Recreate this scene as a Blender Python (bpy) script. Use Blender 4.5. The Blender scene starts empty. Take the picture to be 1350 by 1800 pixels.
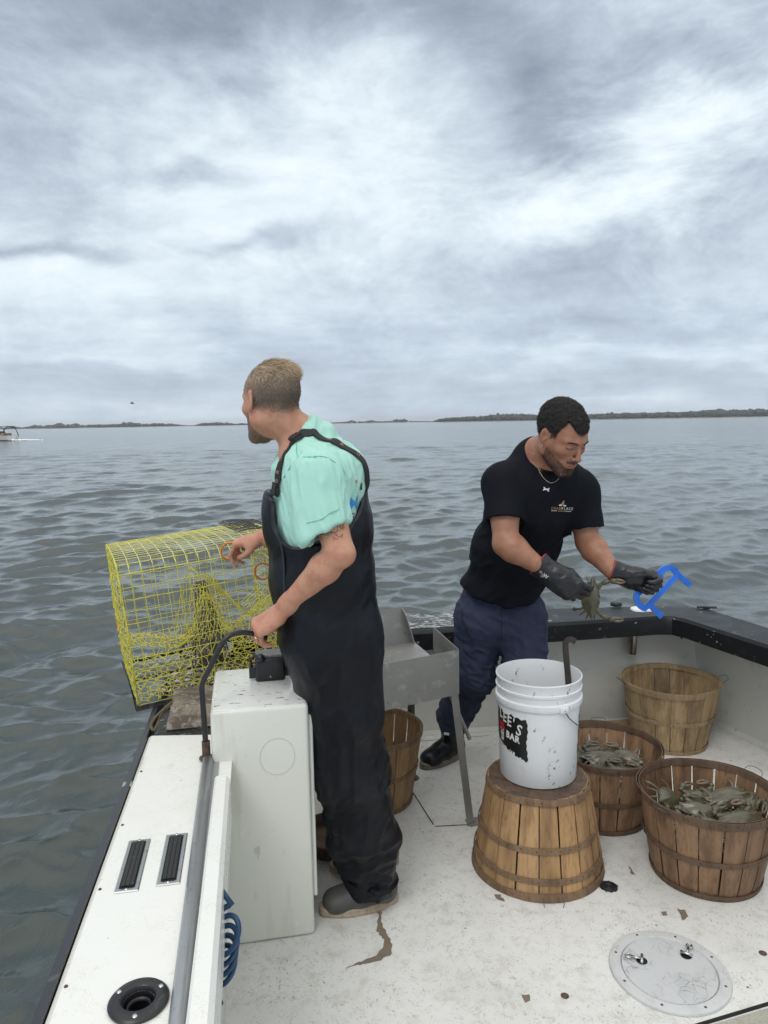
import bpy, bmesh, math, random
import numpy as np
from mathutils import Vector, Matrix
from mathutils.bvhtree import BVHTree
rad = math.radians
sc = bpy.context.scene
COL = sc.collection
random.seed(7)
RNG = np.random.default_rng(11)

# ------------------------------------------------------------------ camera
FPX, IW, IH = 1300.0, 1350, 1800
ROLL = math.atan(23 / 1350)
PITCH = math.atan((900 - 741.5) * math.cos(ROLL) / FPX)
CAMZ = 1.6
cF = np.array([0, math.cos(PITCH), -math.sin(PITCH)])
_U = np.array([0, math.sin(PITCH), math.cos(PITCH)])
_R = np.array([1.0, 0, 0])
cR = math.cos(ROLL) * _R - math.sin(ROLL) * _U
cU = math.sin(ROLL) * _R + math.cos(ROLL) * _U
CAM = np.array([0, 0, CAMZ])

cd = bpy.data.cameras.new("camera")
cam = bpy.data.objects.new("camera", cd)
COL.objects.link(cam)
cd.sensor_fit = 'HORIZONTAL'
cd.sensor_width = 36
cd.lens = 36 * FPX / IW
cd.clip_start = 0.05
cd.clip_end = 20000
m = Matrix([[cR[0], cU[0], -cF[0], 0], [cR[1], cU[1], -cF[1], 0], [cR[2], cU[2], -cF[2], CAMZ], [0, 0, 0, 1]])
cam.matrix_world = m
sc.camera = cam


def ray(px, py):
    return cF + cR * ((px - 675) / FPX) - cU * ((py - 900) / FPX)


def P(px, py, y):
    """point on the sight line at ground distance y"""
    r = ray(px, py)
    return CAM + r * (y / r[1])


def Z(px, py, z):
    """point of the sight line at height z"""
    r = ray(px, py)
    return CAM + r * ((z - CAMZ) / r[2])


# ------------------------------------------------------------------ exposure
sc.view_settings.view_transform = 'Standard'
sc.view_settings.look = 'None'
sc.view_settings.gamma = 1
sc.view_settings.exposure = 0.08
sc.render.film_transparent = False

# ------------------------------------------------------------------ node helper
class NT:
    def __init__(s, tree):
        s.t = tree; s.n = tree.nodes; s.l = tree.links

    def node(s, typ, **kw):
        n = s.n.new(typ)
        for k, v in kw.items():
            setattr(n, k, v)
        return n

    def put(s, sock, v):
        if isinstance(v, bpy.types.NodeSocket):
            s.l.new(v, sock)
        elif v is not None:
            if isinstance(v, (tuple, list)) and len(v) == 3 and sock.type == 'RGBA':
                v = (*v, 1)
            sock.default_value = v

    def math(s, op, a, b=None, c=None, clamp=False):
        n = s.node('ShaderNodeMath', operation=op, use_clamp=clamp)
        s.put(n.inputs[0], a)
        if b is not None: s.put(n.inputs[1], b)
        if c is not None: s.put(n.inputs[2], c)
        return n.outputs[0]

    def vmath(s, op, a, b=None):
        n = s.node('ShaderNodeVectorMath', operation=op)
        s.put(n.inputs[0], a)
        if b is not None: s.put(n.inputs[1], b)
        return n.outputs[0]

    def mix(s, f, a, b, mode='MIX'):
        n = s.node('ShaderNodeMix', data_type='RGBA', blend_type=mode)
        s.put(n.inputs[0], f); s.put(n.inputs[6], a); s.put(n.inputs[7], b)
        return n.outputs[2]

    def noise(s, vec, scale, detail=4, rough=.5, dist=0, w=None):
        n = s.node('ShaderNodeTexNoise')
        s.put(n.inputs['Vector'], vec)
        n.inputs['Scale'].default_value = scale
        n.inputs['Detail'].default_value = detail
        n.inputs['Roughness'].default_value = rough
        n.inputs['Distortion'].default_value = dist
        return n.outputs[0]

    def noisec(s, vec, scale, detail=3):
        n = s.node('ShaderNodeTexNoise')
        s.put(n.inputs['Vector'], vec)
        n.inputs['Scale'].default_value = scale
        n.inputs['Detail'].default_value = detail
        return n.outputs[1]

    def ramp(s, v, lo, hi, smooth=True):
        n = s.node('ShaderNodeMapRange', interpolation_type='SMOOTHSTEP' if smooth else 'LINEAR')
        s.put(n.inputs[0], v)
        s.put(n.inputs[1], lo); s.put(n.inputs[2], hi)
        return n.outputs[0]

    def scalev(s, vec, sc3):
        n = s.node('ShaderNodeMapping')
        s.put(n.inputs[0], vec); n.inputs['Scale'].default_value = sc3
        return n.outputs[0]


# ------------------------------------------------------------------ sky
SUN_EL, SUN_AZ = rad(52), rad(205)       # azimuth measured from +Y towards +X
wd = bpy.data.worlds.new("World"); sc.world = wd; wd.use_nodes = True
wn = NT(wd.node_tree); wn.n.clear()
tc = wn.node('ShaderNodeTexCoord').outputs['Generated']
sky = wn.node('ShaderNodeTexSky', sky_type='NISHITA', sun_disc=False)
sky.sun_elevation = SUN_EL; sky.sun_rotation = SUN_AZ
sep = wn.node('ShaderNodeSeparateXYZ'); wn.l.new(tc, sep.inputs[0])
dx, dy, dz = sep.outputs
az = wn.math('ARCTAN2', dx, dy)
el = wn.math('ARCSINE', dz)
elc = wn.math('MAXIMUM', el, 0.0)
# clouds on a flat layer overhead
den = wn.math('ADD', wn.math('MAXIMUM', dz, 0.0), 0.10)
cx = wn.math('DIVIDE', dx, den); cy = wn.math('DIVIDE', dy, den)
cmb = wn.node('ShaderNodeCombineXYZ'); wn.l.new(cx, cmb.inputs[0]); wn.l.new(cy, cmb.inputs[1])
cv = cmb.outputs[0]
warp = wn.noisec(cv, 0.8, 3)
cvw = wn.vmath('ADD', cv, wn.vmath('MULTIPLY', wn.vmath('SUBTRACT', warp, (.5, .5, .5)), (1.1, 1.1, 0)))
cmb2 = wn.node('ShaderNodeCombineXYZ'); wn.l.new(az, cmb2.inputs[0]); wn.l.new(el, cmb2.inputs[1])
nbig = wn.noise(cvw, 0.55, 6, .58, .1)
cq = wn.vmath('ADD', cmb2.outputs[0], wn.vmath('MULTIPLY', wn.vmath('SUBTRACT', wn.noisec(wn.scalev(cmb2.outputs[0], (2.2, 4, 1)), 1.0, 2), (.5, .5, .5)), (.25, .12, 0)))
nmed = wn.noise(wn.scalev(cq, (4.6, 9, 1)), 1.0, 11, .66, 0)
nfin = wn.noise(wn.scalev(cq, (15, 32, 1)), 1.0, 8, .66, .1)
wq = wn.vmath('MULTIPLY', wn.vmath('SUBTRACT', wn.noisec(wn.scalev(cmb2.outputs[0], (5, 9, 1)), 1.0, 9), (.5, .5, .5)), (.26, .17, 0))
wv = wn.vmath('ADD', cmb2.outputs[0], wq)
sp2 = wn.node('ShaderNodeSeparateXYZ'); wn.l.new(wv, sp2.inputs[0])
waz, wel = sp2.outputs[0], sp2.outputs[1]


def skyblob(px, py, rx, ry, amp, rot=0.0):
    a0 = math.atan((px - 675) / FPX); e0 = math.atan((742 - py) / FPX)
    c, s_ = math.cos(rot), math.sin(rot)
    X = wn.math('SUBTRACT', waz, a0); Y = wn.math('SUBTRACT', wel, e0)
    u = wn.math('ADD', wn.math('MULTIPLY', X, c * FPX / rx), wn.math('MULTIPLY', Y, s_ * FPX / rx))
    v = wn.math('ADD', wn.math('MULTIPLY', X, -s_ * FPX / ry), wn.math('MULTIPLY', Y, c * FPX / ry))
    q = wn.math('ADD', wn.math('MULTIPLY', u, u), wn.math('MULTIPLY', v, v))
    return wn.math('MULTIPLY', wn.math('EXPONENT', wn.math('MULTIPLY', q, -1.0)), amp)


blobs = [(570, 285, 250, 110, .36, .12), (330, 470, 330, 80, .20, .15), (640, 420, 420, 50, .16, .1), (250, 545, 420, 45, .22, 0),
         (1250, 270, 230, 60, .30, .4), (1000, 385, 260, 42, .20, .3), (1130, 70, 130, 45, .12, .2),
         (150, 100, 420, 85, -.22, 0), (870, 140, 240, 95, -.22, -.45), (650, 15, 900, 85, -.20, 0), (1130, 190, 200, 55, -.15, .1), (470, 70, 160, 50, -.14, 0), (950, 250, 110, 50, -.16, -.5),
         (60, 290, 200, 80, -.10, 0), (90, 472, 130, 18, -.42, .05), (450, 442, 110, 20, -.36, 0),
         (390, 330, 110, 18, -.26, .1), (1000, 490, 400, 45, -.10, 0), (1290, 330, 110, 40, -.10, .2),
         (300, 660, 520, 40, -.20, 0), (1150, 600, 420, 16, -.12, 0), (1200, 690, 420, 28, -.10, 0),
         (1150, 640, 340, 14, .18, 0), (220, 625, 240, 11, .16, 0)]
acc = None
for b in blobs:
    s_ = skyblob(*b); acc = s_ if acc is None else wn.math('ADD', acc, s_)
# thin stretched bands towards the horizon
nband = wn.noise(wn.scalev(cmb2.outputs[0], (3.2, 30, 1)), 1.0, 7, .62, .15)
bandm = wn.ramp(elc, .22, .03)
B = wn.math('ADD', .51, acc)
B = wn.math('ADD', B, wn.math('MULTIPLY', wn.math('SUBTRACT', nbig, .5), .16))
B = wn.math('ADD', B, wn.math('ADD', wn.math('MULTIPLY', wn.math('SUBTRACT', wn.ramp(nmed, .36, .62), .5), .12), wn.math('MULTIPLY', wn.math('SUBTRACT', nmed, .5), .35)))
B = wn.math('ADD', B, wn.math('MULTIPLY', wn.math('MULTIPLY', wn.math('SUBTRACT', nfin, .5), wn.math('ADD', 1.0, skyblob(1180, 300, 300, 130, 1.3, .3))), .42))
B = wn.math('ADD', B, wn.math('MULTIPLY', wn.math('MULTIPLY', wn.math('SUBTRACT', nband, .5), bandm), .85))
cr = wn.node('ShaderNodeValToRGB')
e = cr.color_ramp.elements
e[0].position = 0.0; e[0].color = (.215, .255, .315, 1)
e[1].position = 1.0; e[1].color = (.735, .80, .83, 1)
for p_, c_ in ((.25, (.305, .355, .42)), (.45, (.41, .475, .55)), (.62, (.525, .60, .665)), (.8, (.64, .72, .77))):
    k_ = e.new(p_); k_.color = (*c_, 1)
wn.l.new(wn.math('ADD', B, 0, clamp=True), cr.inputs[0])
# bluer near the horizon, brighter high overhead (boosted above the frame to light the deck)
hz = wn.ramp(elc, .22, .0)
colr = wn.mix(wn.math('MULTIPLY', hz, .36), cr.outputs[0], (.48, .575, .69))
colr = wn.mix(zen if False else wn.math('MULTIPLY', wn.ramp(el, rad(28), rad(45)), .8), colr, (.70, .685, .65))
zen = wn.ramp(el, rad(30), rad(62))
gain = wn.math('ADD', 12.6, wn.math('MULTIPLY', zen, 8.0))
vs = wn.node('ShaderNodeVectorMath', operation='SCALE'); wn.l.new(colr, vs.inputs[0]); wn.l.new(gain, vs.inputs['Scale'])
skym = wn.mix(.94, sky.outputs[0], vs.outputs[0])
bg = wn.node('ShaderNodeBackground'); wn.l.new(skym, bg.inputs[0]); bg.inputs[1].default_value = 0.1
wo = wn.node('ShaderNodeOutputWorld'); wn.l.new(bg.outputs[0], wo.inputs[0])

sd = bpy.data.lights.new("sun", 'SUN'); sd.energy = 0.9; sd.angle = rad(24); sd.color = (1, .97, .93)
so = bpy.data.objects.new("sun", sd); COL.objects.link(so)
sdir = Vector((math.sin(SUN_AZ) * math.cos(SUN_EL), math.cos(SUN_AZ) * math.cos(SUN_EL), math.sin(SUN_EL)))
so.rotation_euler = sdir.to_track_quat('Z', 'Y').to_euler(); so.location = (0, -5, 10)

# ------------------------------------------------------------------ materials
def mat(name, base, rough=.5, metal=0.0, layers=(), bump=(), attr=None, coord='Object', spec=None, coat=0, sss=0, alpha=None, roughvar=None):
    """layers: (kind, scale, lo, hi, colour, stretch, strength) ; bump: (kind, scale, strength, distance, stretch)"""
    M = bpy.data.materials.new(name); M.use_nodes = True
    t = NT(M.node_tree); b = t.n['Principled BSDF']
    vec = t.node('ShaderNodeTexCoord').outputs[coord]
    col = (*base, 1)
    if attr:
        a = t.node('ShaderNodeAttribute', attribute_name=attr).outputs[0]
        col = a if attr == 'Col' else t.mix(1.0, a, (*base, 1), 'MULTIPLY')

    def tex(kind, scale, st):
        v = t.scalev(vec, st) if st else vec
        if kind == 'noise': return t.noise(v, scale, 6, .6, .2)
        if kind == 'fine': return t.noise(v, scale, 2, .5, 0)
        if kind == 'warp': return t.noise(v, scale, 6, .65, 2.2)
        if kind in ('crack', 'cell'):
            w = t.vmath('ADD', v, t.vmath('MULTIPLY', t.vmath('SUBTRACT', t.noisec(v, scale * .7, 5), (.5, .5, .5)), (1.1 / scale,) * 3))
            n = t.node('ShaderNodeTexVoronoi', feature='DISTANCE_TO_EDGE'); n.inputs['Scale'].default_value = scale
            t.l.new(w, n.inputs['Vector'])
            return n.outputs[0] if kind == 'cell' else t.math('MULTIPLY', n.outputs[0], 1.0)
        if kind == 'vein': return t.math('ABSOLUTE', t.math('SUBTRACT', t.noise(v, scale, 5, .6, 1.2), .5))
        if kind == 'spot':
            n = t.node('ShaderNodeTexVoronoi', feature='F1'); n.inputs['Scale'].default_value = scale
            t.l.new(v, n.inputs['Vector']); return n.outputs[0]
        if kind == 'wave':
            n = t.node('ShaderNodeTexWave'); n.inputs['Scale'].default_value = scale
            n.inputs['Distortion'].default_value = 3; n.inputs['Detail'].default_value = 3
            t.l.new(v, n.inputs['Vector']); return n.outputs[1]

    masks = []
    for ly in layers:
        kind, scale, lo, hi, c, st, strength = ly[:7]
        f = t.ramp(tex(kind, scale, st), lo, hi)
        if len(ly) > 7:    # extra mask noise (scale, lo, hi)
            ms, ml, mh = ly[7]
            f = t.math('MULTIPLY', f, t.ramp(t.noise(vec, ms, 4, .6, .3), ml, mh))
        f = t.math('MULTIPLY', f, strength)
        col = t.mix(f, col, (*c, 1)) if len(ly) < 9 else t.mix(f, col, (*c, 1), ly[8])
    t.put(b.inputs['Base Color'], col)
    b.inputs['Roughness'].default_value = rough
    if roughvar:
        t.put(b.inputs['Roughness'], t.math('ADD', rough, t.math('MULTIPLY', t.math('SUBTRACT', t.noise(vec, roughvar[0], 4, .6), .5), roughvar[1]), clamp=True))
    b.inputs['Metallic'].default_value = metal
    if spec is not None: b.inputs['Specular IOR Level'].default_value = spec
    if coat: b.inputs['Coat Weight'].default_value = coat; b.inputs['Coat Roughness'].default_value = .15
    if sss:
        b.inputs['Subsurface Weight'].default_value = sss
        b.inputs['Subsurface Radius'].default_value = (1, .35, .18); b.inputs['Subsurface Scale'].default_value = .008
    prev = None
    for kind, scale, strength, dist, st in bump:
        bn = t.node('ShaderNodeBump'); bn.inputs['Strength'].default_value = strength; bn.inputs['Distance'].default_value = dist
        t.l.new(tex(kind, scale, st), bn.inputs['Height'])
        if prev: t.l.new(prev, bn.inputs['Normal'])
        prev = bn.outputs[0]
    if prev: t.l.new(prev, b.inputs['Normal'])
    return M


DIRT = (.16, .13, .09)
M = {}
M['deck'] = mat('deck_paint', (.70, .70, .675), .42,
    layers=[('noise', 3, .42, .75, (.56, .555, .52), None, .55),
            ('noise', 14, .50, .72, (.46, .44, .38), None, .5),
            ('vein', 26, .010, .0, (.17, .14, .10), None, .85, (38, .50, .60)),
            ('vein', 60, .016, .0, (.25, .22, .17), None, .75, (24, .50, .58)),
            ('vein', 9, .006, .0, (.22, .19, .15), None, .8, (20, .50, .60)),
            ('noise', 110, .60, .66, (.18, .15, .11), (1, .5, 1), .75, (5, .46, .62)),
            ('noise', 60, .58, .68, (.33, .30, .25), (1, 1, 1), .6, (2.2, .52, .66)),
            ('spot', 9, .045, .03, (.12, .10, .08), None, .9)],
    bump=[('noise', 40, .15, .004, None), ('crack', 60, .12, .002, None)], roughvar=(12, .3))
M['gel'] = mat('white_gelcoat', (.78, .785, .745), .28,
    layers=[('noise', 4, .45, .8, (.70, .69, .62), None, .4),
            ('noise', 80, .62, .66, (.25, .20, .15), (1, 1, 1), .7, (7, .54, .64)),
            ('vein', 22, .006, 0, (.36, .32, .26), None, .7, (16, .54, .60)),
            ('noise', 11, .56, .74, (.52, .49, .40), (1, .6, 1), .55, (2.5, .46, .6)),
            ('vein', 60, .014, 0, (.42, .38, .31), None, .55, (9, .52, .60)),
            ('crack', 45, .02, 0, (.33, .29, .24), None, .5, (7, .60, .70)),
            ('spot', 17, .03, .018, (.13, .10, .08), None, .85)],
    bump=[('noise', 25, .08, .003, None)], roughvar=(8, .3), coat=.2)
M['console'] = mat('console_gelcoat', (.71, .715, .645), .24,
    layers=[('noise', 2.5, .4, .8, (.64, .64, .56), (1, 1, .4), .5),
            ('noise', 9, .54, .72, (.50, .48, .40), (1.5, 1.5, .18), .5), ('noise', 30, .60, .66, (.40, .36, .28), (1, 1, .3), .5, (5, .5, .62)), ('vein', 14, .004, 0, (.45, .42, .35), None, .5, (12, .54, .6)),
            ('spot', 20, .026, .014, (.13, .10, .08), None, .9)],
    bump=[('noise', 20, .06, .003, None)], roughvar=(8, .25), coat=.25)
M['console_top'] = mat('console_top', (.74, .75, .73), .2,
    layers=[('noise', 5, .4, .7, (.64, .65, .62), None, .4),
            ('noise', 75, .60, .64, (.10, .09, .08), (.45, 1, 1), .9, (14, .38, .55)),
            ('spot', 40, .05, .03, (.12, .10, .08), None, .9)],
    bump=[('noise', 60, .15, .003, None)], coat=.4, roughvar=(20, .3))
M['bulwark'] = mat('bulwark_paint', (.60, .60, .555), .45,
    layers=[('noise', 2.2, .4, .75, (.50, .50, .45), None, .6),
            ('noise', 8, .55, .75, (.36, .34, .28), None, .45),
            ('noise', 45, .66, .70, (.25, .21, .16), (1, 1, .6), .7, (3, .45, .6)),
            ('crack', 24, .012, 0, (.30, .27, .22), None, .5, (4, .55, .68))],
    bump=[('noise', 18, .15, .006, None)], roughvar=(9, .3))
M['cap'] = mat('black_cap_paint', (.010, .011, .013), .40,
    layers=[('noise', 10, .5, .8, (.028, .029, .031), None, .6),
            ('noise', 38, .635, .66, (.42, .42, .40), (.5, 1, 1), .85, (6, .47, .58)),
            ('spot', 30, .10, .07, (.40, .39, .36), None, .7, (7, .52, .6))],
    bump=[('noise', 45, .3, .004, None)], roughvar=(10, .35), spec=.22)
M['capworn'] = mat('worn_cap_paint', (.018, .019, .021), .40,
    layers=[('warp', 26, .52, .56, (.44, .45, .44), (.4, 1, 1), .9)],
    bump=[('noise', 45, .4, .004, None)], roughvar=(10, .35))
M['rub'] = mat('black_rub_rail', (.028, .030, .036), .38, layers=[('noise', 30, .6, .7, (.12, .12, .12), None, .5)], bump=[('noise', 30, .2, .003, None)])
M['galv'] = mat('galvanised_pipe', (.42, .43, .44), .38, .75,
    layers=[('noise', 12, .45, .7, (.30, .31, .32), (1, .3, 1), .7), ('noise', 60, .62, .7, (.22, .20, .18), None, .6)],
    bump=[('noise', 60, .2, .002, None)], roughvar=(10, .3))
M['alu'] = mat('aluminium_sheet', (.31, .305, .285), .5, .5,
    layers=[('noise', 5, .42, .68, (.26, .26, .245), None, .7), ('noise', 22, .55, .72, (.52, .52, .50), None, .45),
            ('noise', 50, .62, .68, (.14, .12, .10), None, .7, (5, .5, .62)), ('spot', 16, .07, .045, (.18, .17, .15), None, .7)],
    bump=[('noise', 26, .3, .004, None)], roughvar=(9, .35))
M['steel'] = mat('stainless', (.55, .55, .54), .22, 1.0, layers=[('noise', 40, .55, .7, (.30, .27, .23), None, .5)])
M['rust'] = mat('rusty_steel', (.13, .075, .05), .7, .3, layers=[('noise', 60, .45, .65, (.05, .035, .03), None, .8)], bump=[('noise', 120, .5, .002, None)])
M['blk'] = mat('black_plastic', (.014, .014, .016), .35, layers=[('noise', 40, .62, .72, (.09, .09, .09), None, .5)], bump=[('noise', 90, .15, .002, None)])
M['blkrubber'] = mat('black_rubber', (.012, .012, .016), .42, layers=[('noise', 30, .6, .75, (.05, .05, .055), None, .6)], bump=[('noise', 60, .25, .002, None)])
M['hose'] = mat('teal_hose', (.010, .055, .13), .33)
M['white'] = mat('white_plastic', (.74, .74, .72), .35, layers=[('noise', 20, .6, .8, (.5, .48, .42), None, .5)])
M['lens'] = mat('black_pit', (.004, .004, .004), .7)
M['brown'] = mat('bare_deck', (.19, .15, .11), .8, layers=[('noise', 30, .5, .7, (.12, .10, .08), None, .7)], bump=[('noise', 90, .5, .004, None)])
M['beige'] = mat('beige_nonskid', (.40, .39, .33), .7, layers=[('noise', 160, .5, .6, (.30, .29, .24), None, .7)], bump=[('noise', 220, .8, .003, None)])


def wood(name, base, dark, stain=.5, grey=0.0):
    return mat(name, base, .62, attr='Var',
        layers=[('noise', 26, .38, .68, dark, (1, 1, .07), .75), ('noise', 7, .48, .74, tuple(c * .42 for c in dark), (1, 1, .5), stain),
                ('noise', 120, .5, .72, tuple(c * .5 for c in dark), (1, 1, .035), .55),
                ('noise', 70, .66, .72, (.035, .022, .014), (1, 1, .22), .8, (9, .45, .6))],
        bump=[('noise', 90, .35, .003, (1, 1, .05))], spec=.35, roughvar=(20, .25))


M['wood_gold'] = wood('basket_wood_golden', (.43, .262, .125), (.21, .118, .055), .5)
M['wood_hoop'] = wood('basket_hoop_grey_brown', (.235, .150, .090), (.12, .075, .045), .5)
M['wood_dark'] = wood('basket_wood_dark', (.30, .178, .100), (.12, .066, .038), .7)
M['wood_dkhoop'] = wood('basket_hoop_dark', (.15, .095, .062), (.08, .050, .033), .5)
M['wood_pale'] = wood('basket_wood_pale', (.42, .30, .165), (.22, .145, .075), .8)
M['wood_palehoop'] = wood('basket_hoop_pale', (.40, .29, .165), (.22, .15, .08), .55)
M['wood_base'] = wood('basket_base', (.135, .088, .060), (.06, .040, .03), .6)
M['wire'] = mat('thin_wire', (.12, .11, .10), .45, .8)
M['blockw'] = mat('weathered_block', (.24, .20, .155), .8, layers=[('noise', 16, .42, .6, (.085, .065, .045), (.3, 1, 1), .9), ('noise', 40, .54, .62, (.33, .30, .26), None, .7), ('vein', 18, .02, 0, (.05, .04, .03), None, .8)], bump=[('noise', 30, .7, .01, None)])

# ------------------------------------------------------------------ mesh helpers
class MB:
    """vertex / face collector building one mesh object"""
    def __init__(s): s.v = []; s.f = []; s.m = []; s.c = []

    def add(s, vs, fs, mi=0, col=None):
        o = len(s.v); s.v += [tuple(map(float, v)) for v in vs]
        s.f += [tuple(i + o for i in f) for f in fs]; s.m += [mi] * len(fs)
        s.c += [col if col is not None else (1, 1, 1)] * len(vs)

    def box(s, c, size, rz=0, mi=0, Mx=None, taper=None):
        hx, hy, hz = [v / 2 for v in size]
        vs = [Vector((x, y, z)) for z in (-hz, hz) for y in (-hy, hy) for x in (-hx, hx)]
        if Mx is None: Mx = Matrix.Rotation(rz, 3, 'Z')
        vs = [Mx @ v + Vector(c) for v in vs]
        s.add(vs, [(0, 2, 3, 1), (4, 5, 7, 6), (0, 1, 5, 4), (2, 6, 7, 3), (0, 4, 6, 2), (1, 3, 7, 5)], mi)

    def prism(s, poly, z0, z1, mi=0, top=None):
        """poly: list of (x,y) counter-clockwise; z0/z1 numbers"""
        n = len(poly); top = top or poly
        vs = [(x, y, z0) for x, y in poly] + [(x, y, z1) for x, y in top]
        fs = [tuple(range(n - 1, -1, -1)), tuple(range(n, 2 * n))] + [(i, (i + 1) % n, n + (i + 1) % n, n + i) for i in range(n)]
        s.add(vs, fs, mi)

    def tube(s, pts, r, n=8, mi=0, closed=False, col=None, caps=True, flat=None):
        pts = [Vector(p) for p in pts]; k = len(pts)
        rs = r if isinstance(r, (list, tuple)) else [r] * k
        vs = []; prev = None
        for i, p in enumerate(pts):
            if closed: d = pts[(i + 1) % k] - pts[i - 1]
            else: d = pts[min(i + 1, k - 1)] - pts[max(i - 1, 0)]
            if d.length < 1e-9: d = Vector((0, 0, 1))
            d.normalize()
            if prev is None:
                a = Vector((0, 0, 1)) if abs(d.z) < .9 else Vector((1, 0, 0))
                u = d.cross(a).normalized()
            else:
                u = (prev - d * prev.dot(d)).normalized()
            prev = u; w = d.cross(u)
            for j in range(n):
                a = 2 * math.pi * j / n
                vs.append(p + (u * math.cos(a) + w * math.sin(a) * (flat or 1)) * rs[i])
        fs = []
        for i in range(k if closed else k - 1):
            for j in range(n):
                a = i * n + j; b = i * n + (j + 1) % n; i2 = (i + 1) % k
                fs.append((a, b, i2 * n + (j + 1) % n, i2 * n + j))
        if caps and not closed:
            fs.append(tuple(range(n - 1, -1, -1))); fs.append(tuple((k - 1) * n + j for j in range(n)))
        s.add(vs, fs, mi, col)

    def lathe(s, prof, n=48, c=(0, 0, 0), mi=0, a0=0, a1=2 * math.pi):
        """prof: list of (r,z)"""
        full = abs(a1 - a0 - 2 * math.pi) < 1e-6; m_ = n if full else n + 1
        vs = []
        for i in range(m_):
            a = a0 + (a1 - a0) * i / n
            for r, z in prof: vs.append((c[0] + r * math.cos(a), c[1] + r * math.sin(a), c[2] + z))
        k = len(prof); fs = []
        for i in range(n):
            for j in range(k - 1):
                a = i * k + j; b = ((i + 1) % m_) * k + j
                fs.append((a, b, b + 1, a + 1))
        s.add(vs, fs, mi)

    def build(s, name, mats, parent=None, smooth=False, angle=None, bevel=0, bseg=2, loc=None):
        me = bpy.data.meshes.new(name); me.from_pydata(s.v, [], s.f)
        if not isinstance(mats, (list, tuple)): mats = [mats]
        for x in mats: me.materials.append(x)
        me.polygons.foreach_set('material_index', s.m)
        if any(c != (1, 1, 1) for c in s.c):
            pass
        ca = me.color_attributes.new('Var', 'FLOAT_COLOR', 'POINT')
        arr = np.ones((len(s.v), 4), np.float32); arr[:, :3] = np.array(s.c, np.float32).reshape(-1, 3)
        ca.data.foreach_set('color', arr.ravel())
        if bevel:
            bm = bmesh.new(); bm.from_mesh(me)
            bmesh.ops.remove_doubles(bm, verts=bm.verts, dist=1e-5)
            eds = [e_ for e_ in bm.edges if len(e_.link_faces) == 2 and e_.calc_face_angle() > rad(25)]
            bmesh.ops.bevel(bm, geom=eds, offset=bevel, segments=bseg, affect='EDGES', profile=.5, clamp_overlap=True)
            bm.to_mesh(me); bm.free()
        if smooth:
            me.polygons.foreach_set('use_smooth', [True] * len(me.polygons))
            if angle: me.set_sharp_from_angle(angle=rad(angle))
        me.update()
        o = bpy.data.objects.new(name, me); COL.objects.link(o)
        if parent: o.parent = parent
        if loc is not None: o.location = loc
        return o


def tag(o, label=None, cat=None, group=None, kind=None):
    if label: o['label'] = label
    if cat: o['category'] = cat
    if group: o['group'] = group
    if kind: o['kind'] = kind
    return o


def empty(name, loc=(0, 0, 0), rot=(0, 0, 0), label=None, cat=None, group=None):
    o = bpy.data.objects.new(name, None); COL.objects.link(o)
    o.location = loc; o.rotation_euler = rot; o.empty_display_size = .1
    return tag(o, label, cat, group)


def copy_tree(o, parent=None):
    c = o.copy(); COL.objects.link(c)
    if parent: c.parent = parent
    for ch in list(o.children): copy_tree(ch, c)
    return c


def arr_mesh(name, V, F, mats, parent=None, col=None, smooth=True):
    me = bpy.data.meshes.new(name)
    V = np.asarray(V, np.float32); F = np.asarray(F, np.int32)
    me.vertices.add(len(V)); me.vertices.foreach_set('co', V.ravel())
    k = F.shape[1]
    me.loops.add(F.size); me.loops.foreach_set('vertex_index', F.ravel())
    me.polygons.add(len(F)); me.polygons.foreach_set('loop_start', np.arange(0, F.size, k, dtype=np.int32))
    me.polygons.foreach_set('loop_total', np.full(len(F), k, np.int32))
    if not isinstance(mats, (list, tuple)): mats = [mats]
    for x in mats: me.materials.append(x)
    if smooth: me.polygons.foreach_set('use_smooth', np.ones(len(F), bool))
    if col is not None:
        ca = me.color_attributes.new('Col', 'FLOAT_COLOR', 'POINT')
        c4 = np.ones((len(V), 4), np.float32); c4[:, :3] = col
        ca.data.foreach_set('color', c4.ravel())
    me.update(calc_edges=True); me.validate()
    o = bpy.data.objects.new(name, me); COL.objects.link(o)
    if parent: o.parent = parent
    return o


def vnoise(Pn, scale, seed=0, octaves=1, rough=.5):
    """smooth value noise in -1..1 at points (n,3); scale scalar or 3-vector"""
    out = np.zeros(len(Pn)); amp = 1.0; tot = 0
    q0 = Pn * np.asarray(scale, float)
    for o_ in range(octaves):
        q = q0 * (2 ** o_) + seed * 17.31 + o_ * 5.7
        i = np.floor(q).astype(np.int64); f = q - i; f = f * f * (3 - 2 * f)
        r = np.zeros(len(Pn))
        for a in (0, 1):
            for b in (0, 1):
                for c in (0, 1):
                    h = ((i[:, 0] + a) * 374761393 + (i[:, 1] + b) * 668265263 + (i[:, 2] + c) * 2147483647 + seed * 974711) & 0x7fffffff
                    h = (h ^ (h >> 13)) * 1274126177 & 0x7fffffff
                    h = (h ^ (h >> 16)) & 0xffff
                    w = (f[:, 0] if a else 1 - f[:, 0]) * (f[:, 1] if b else 1 - f[:, 1]) * (f[:, 2] if c else 1 - f[:, 2])
                    r += w * (h / 32767.5 - 1)
        out += r * amp; tot += amp; amp *= rough
    return out / tot


# ------------------------------------------------------------------ SDF sculpting kit
def smin(a, b, k):
    if k <= 0: return np.minimum(a, b)
    h = np.clip(.5 + .5 * (b - a) / k, 0, 1)
    return b * (1 - h) + a * h - k * h * (1 - h)


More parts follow.
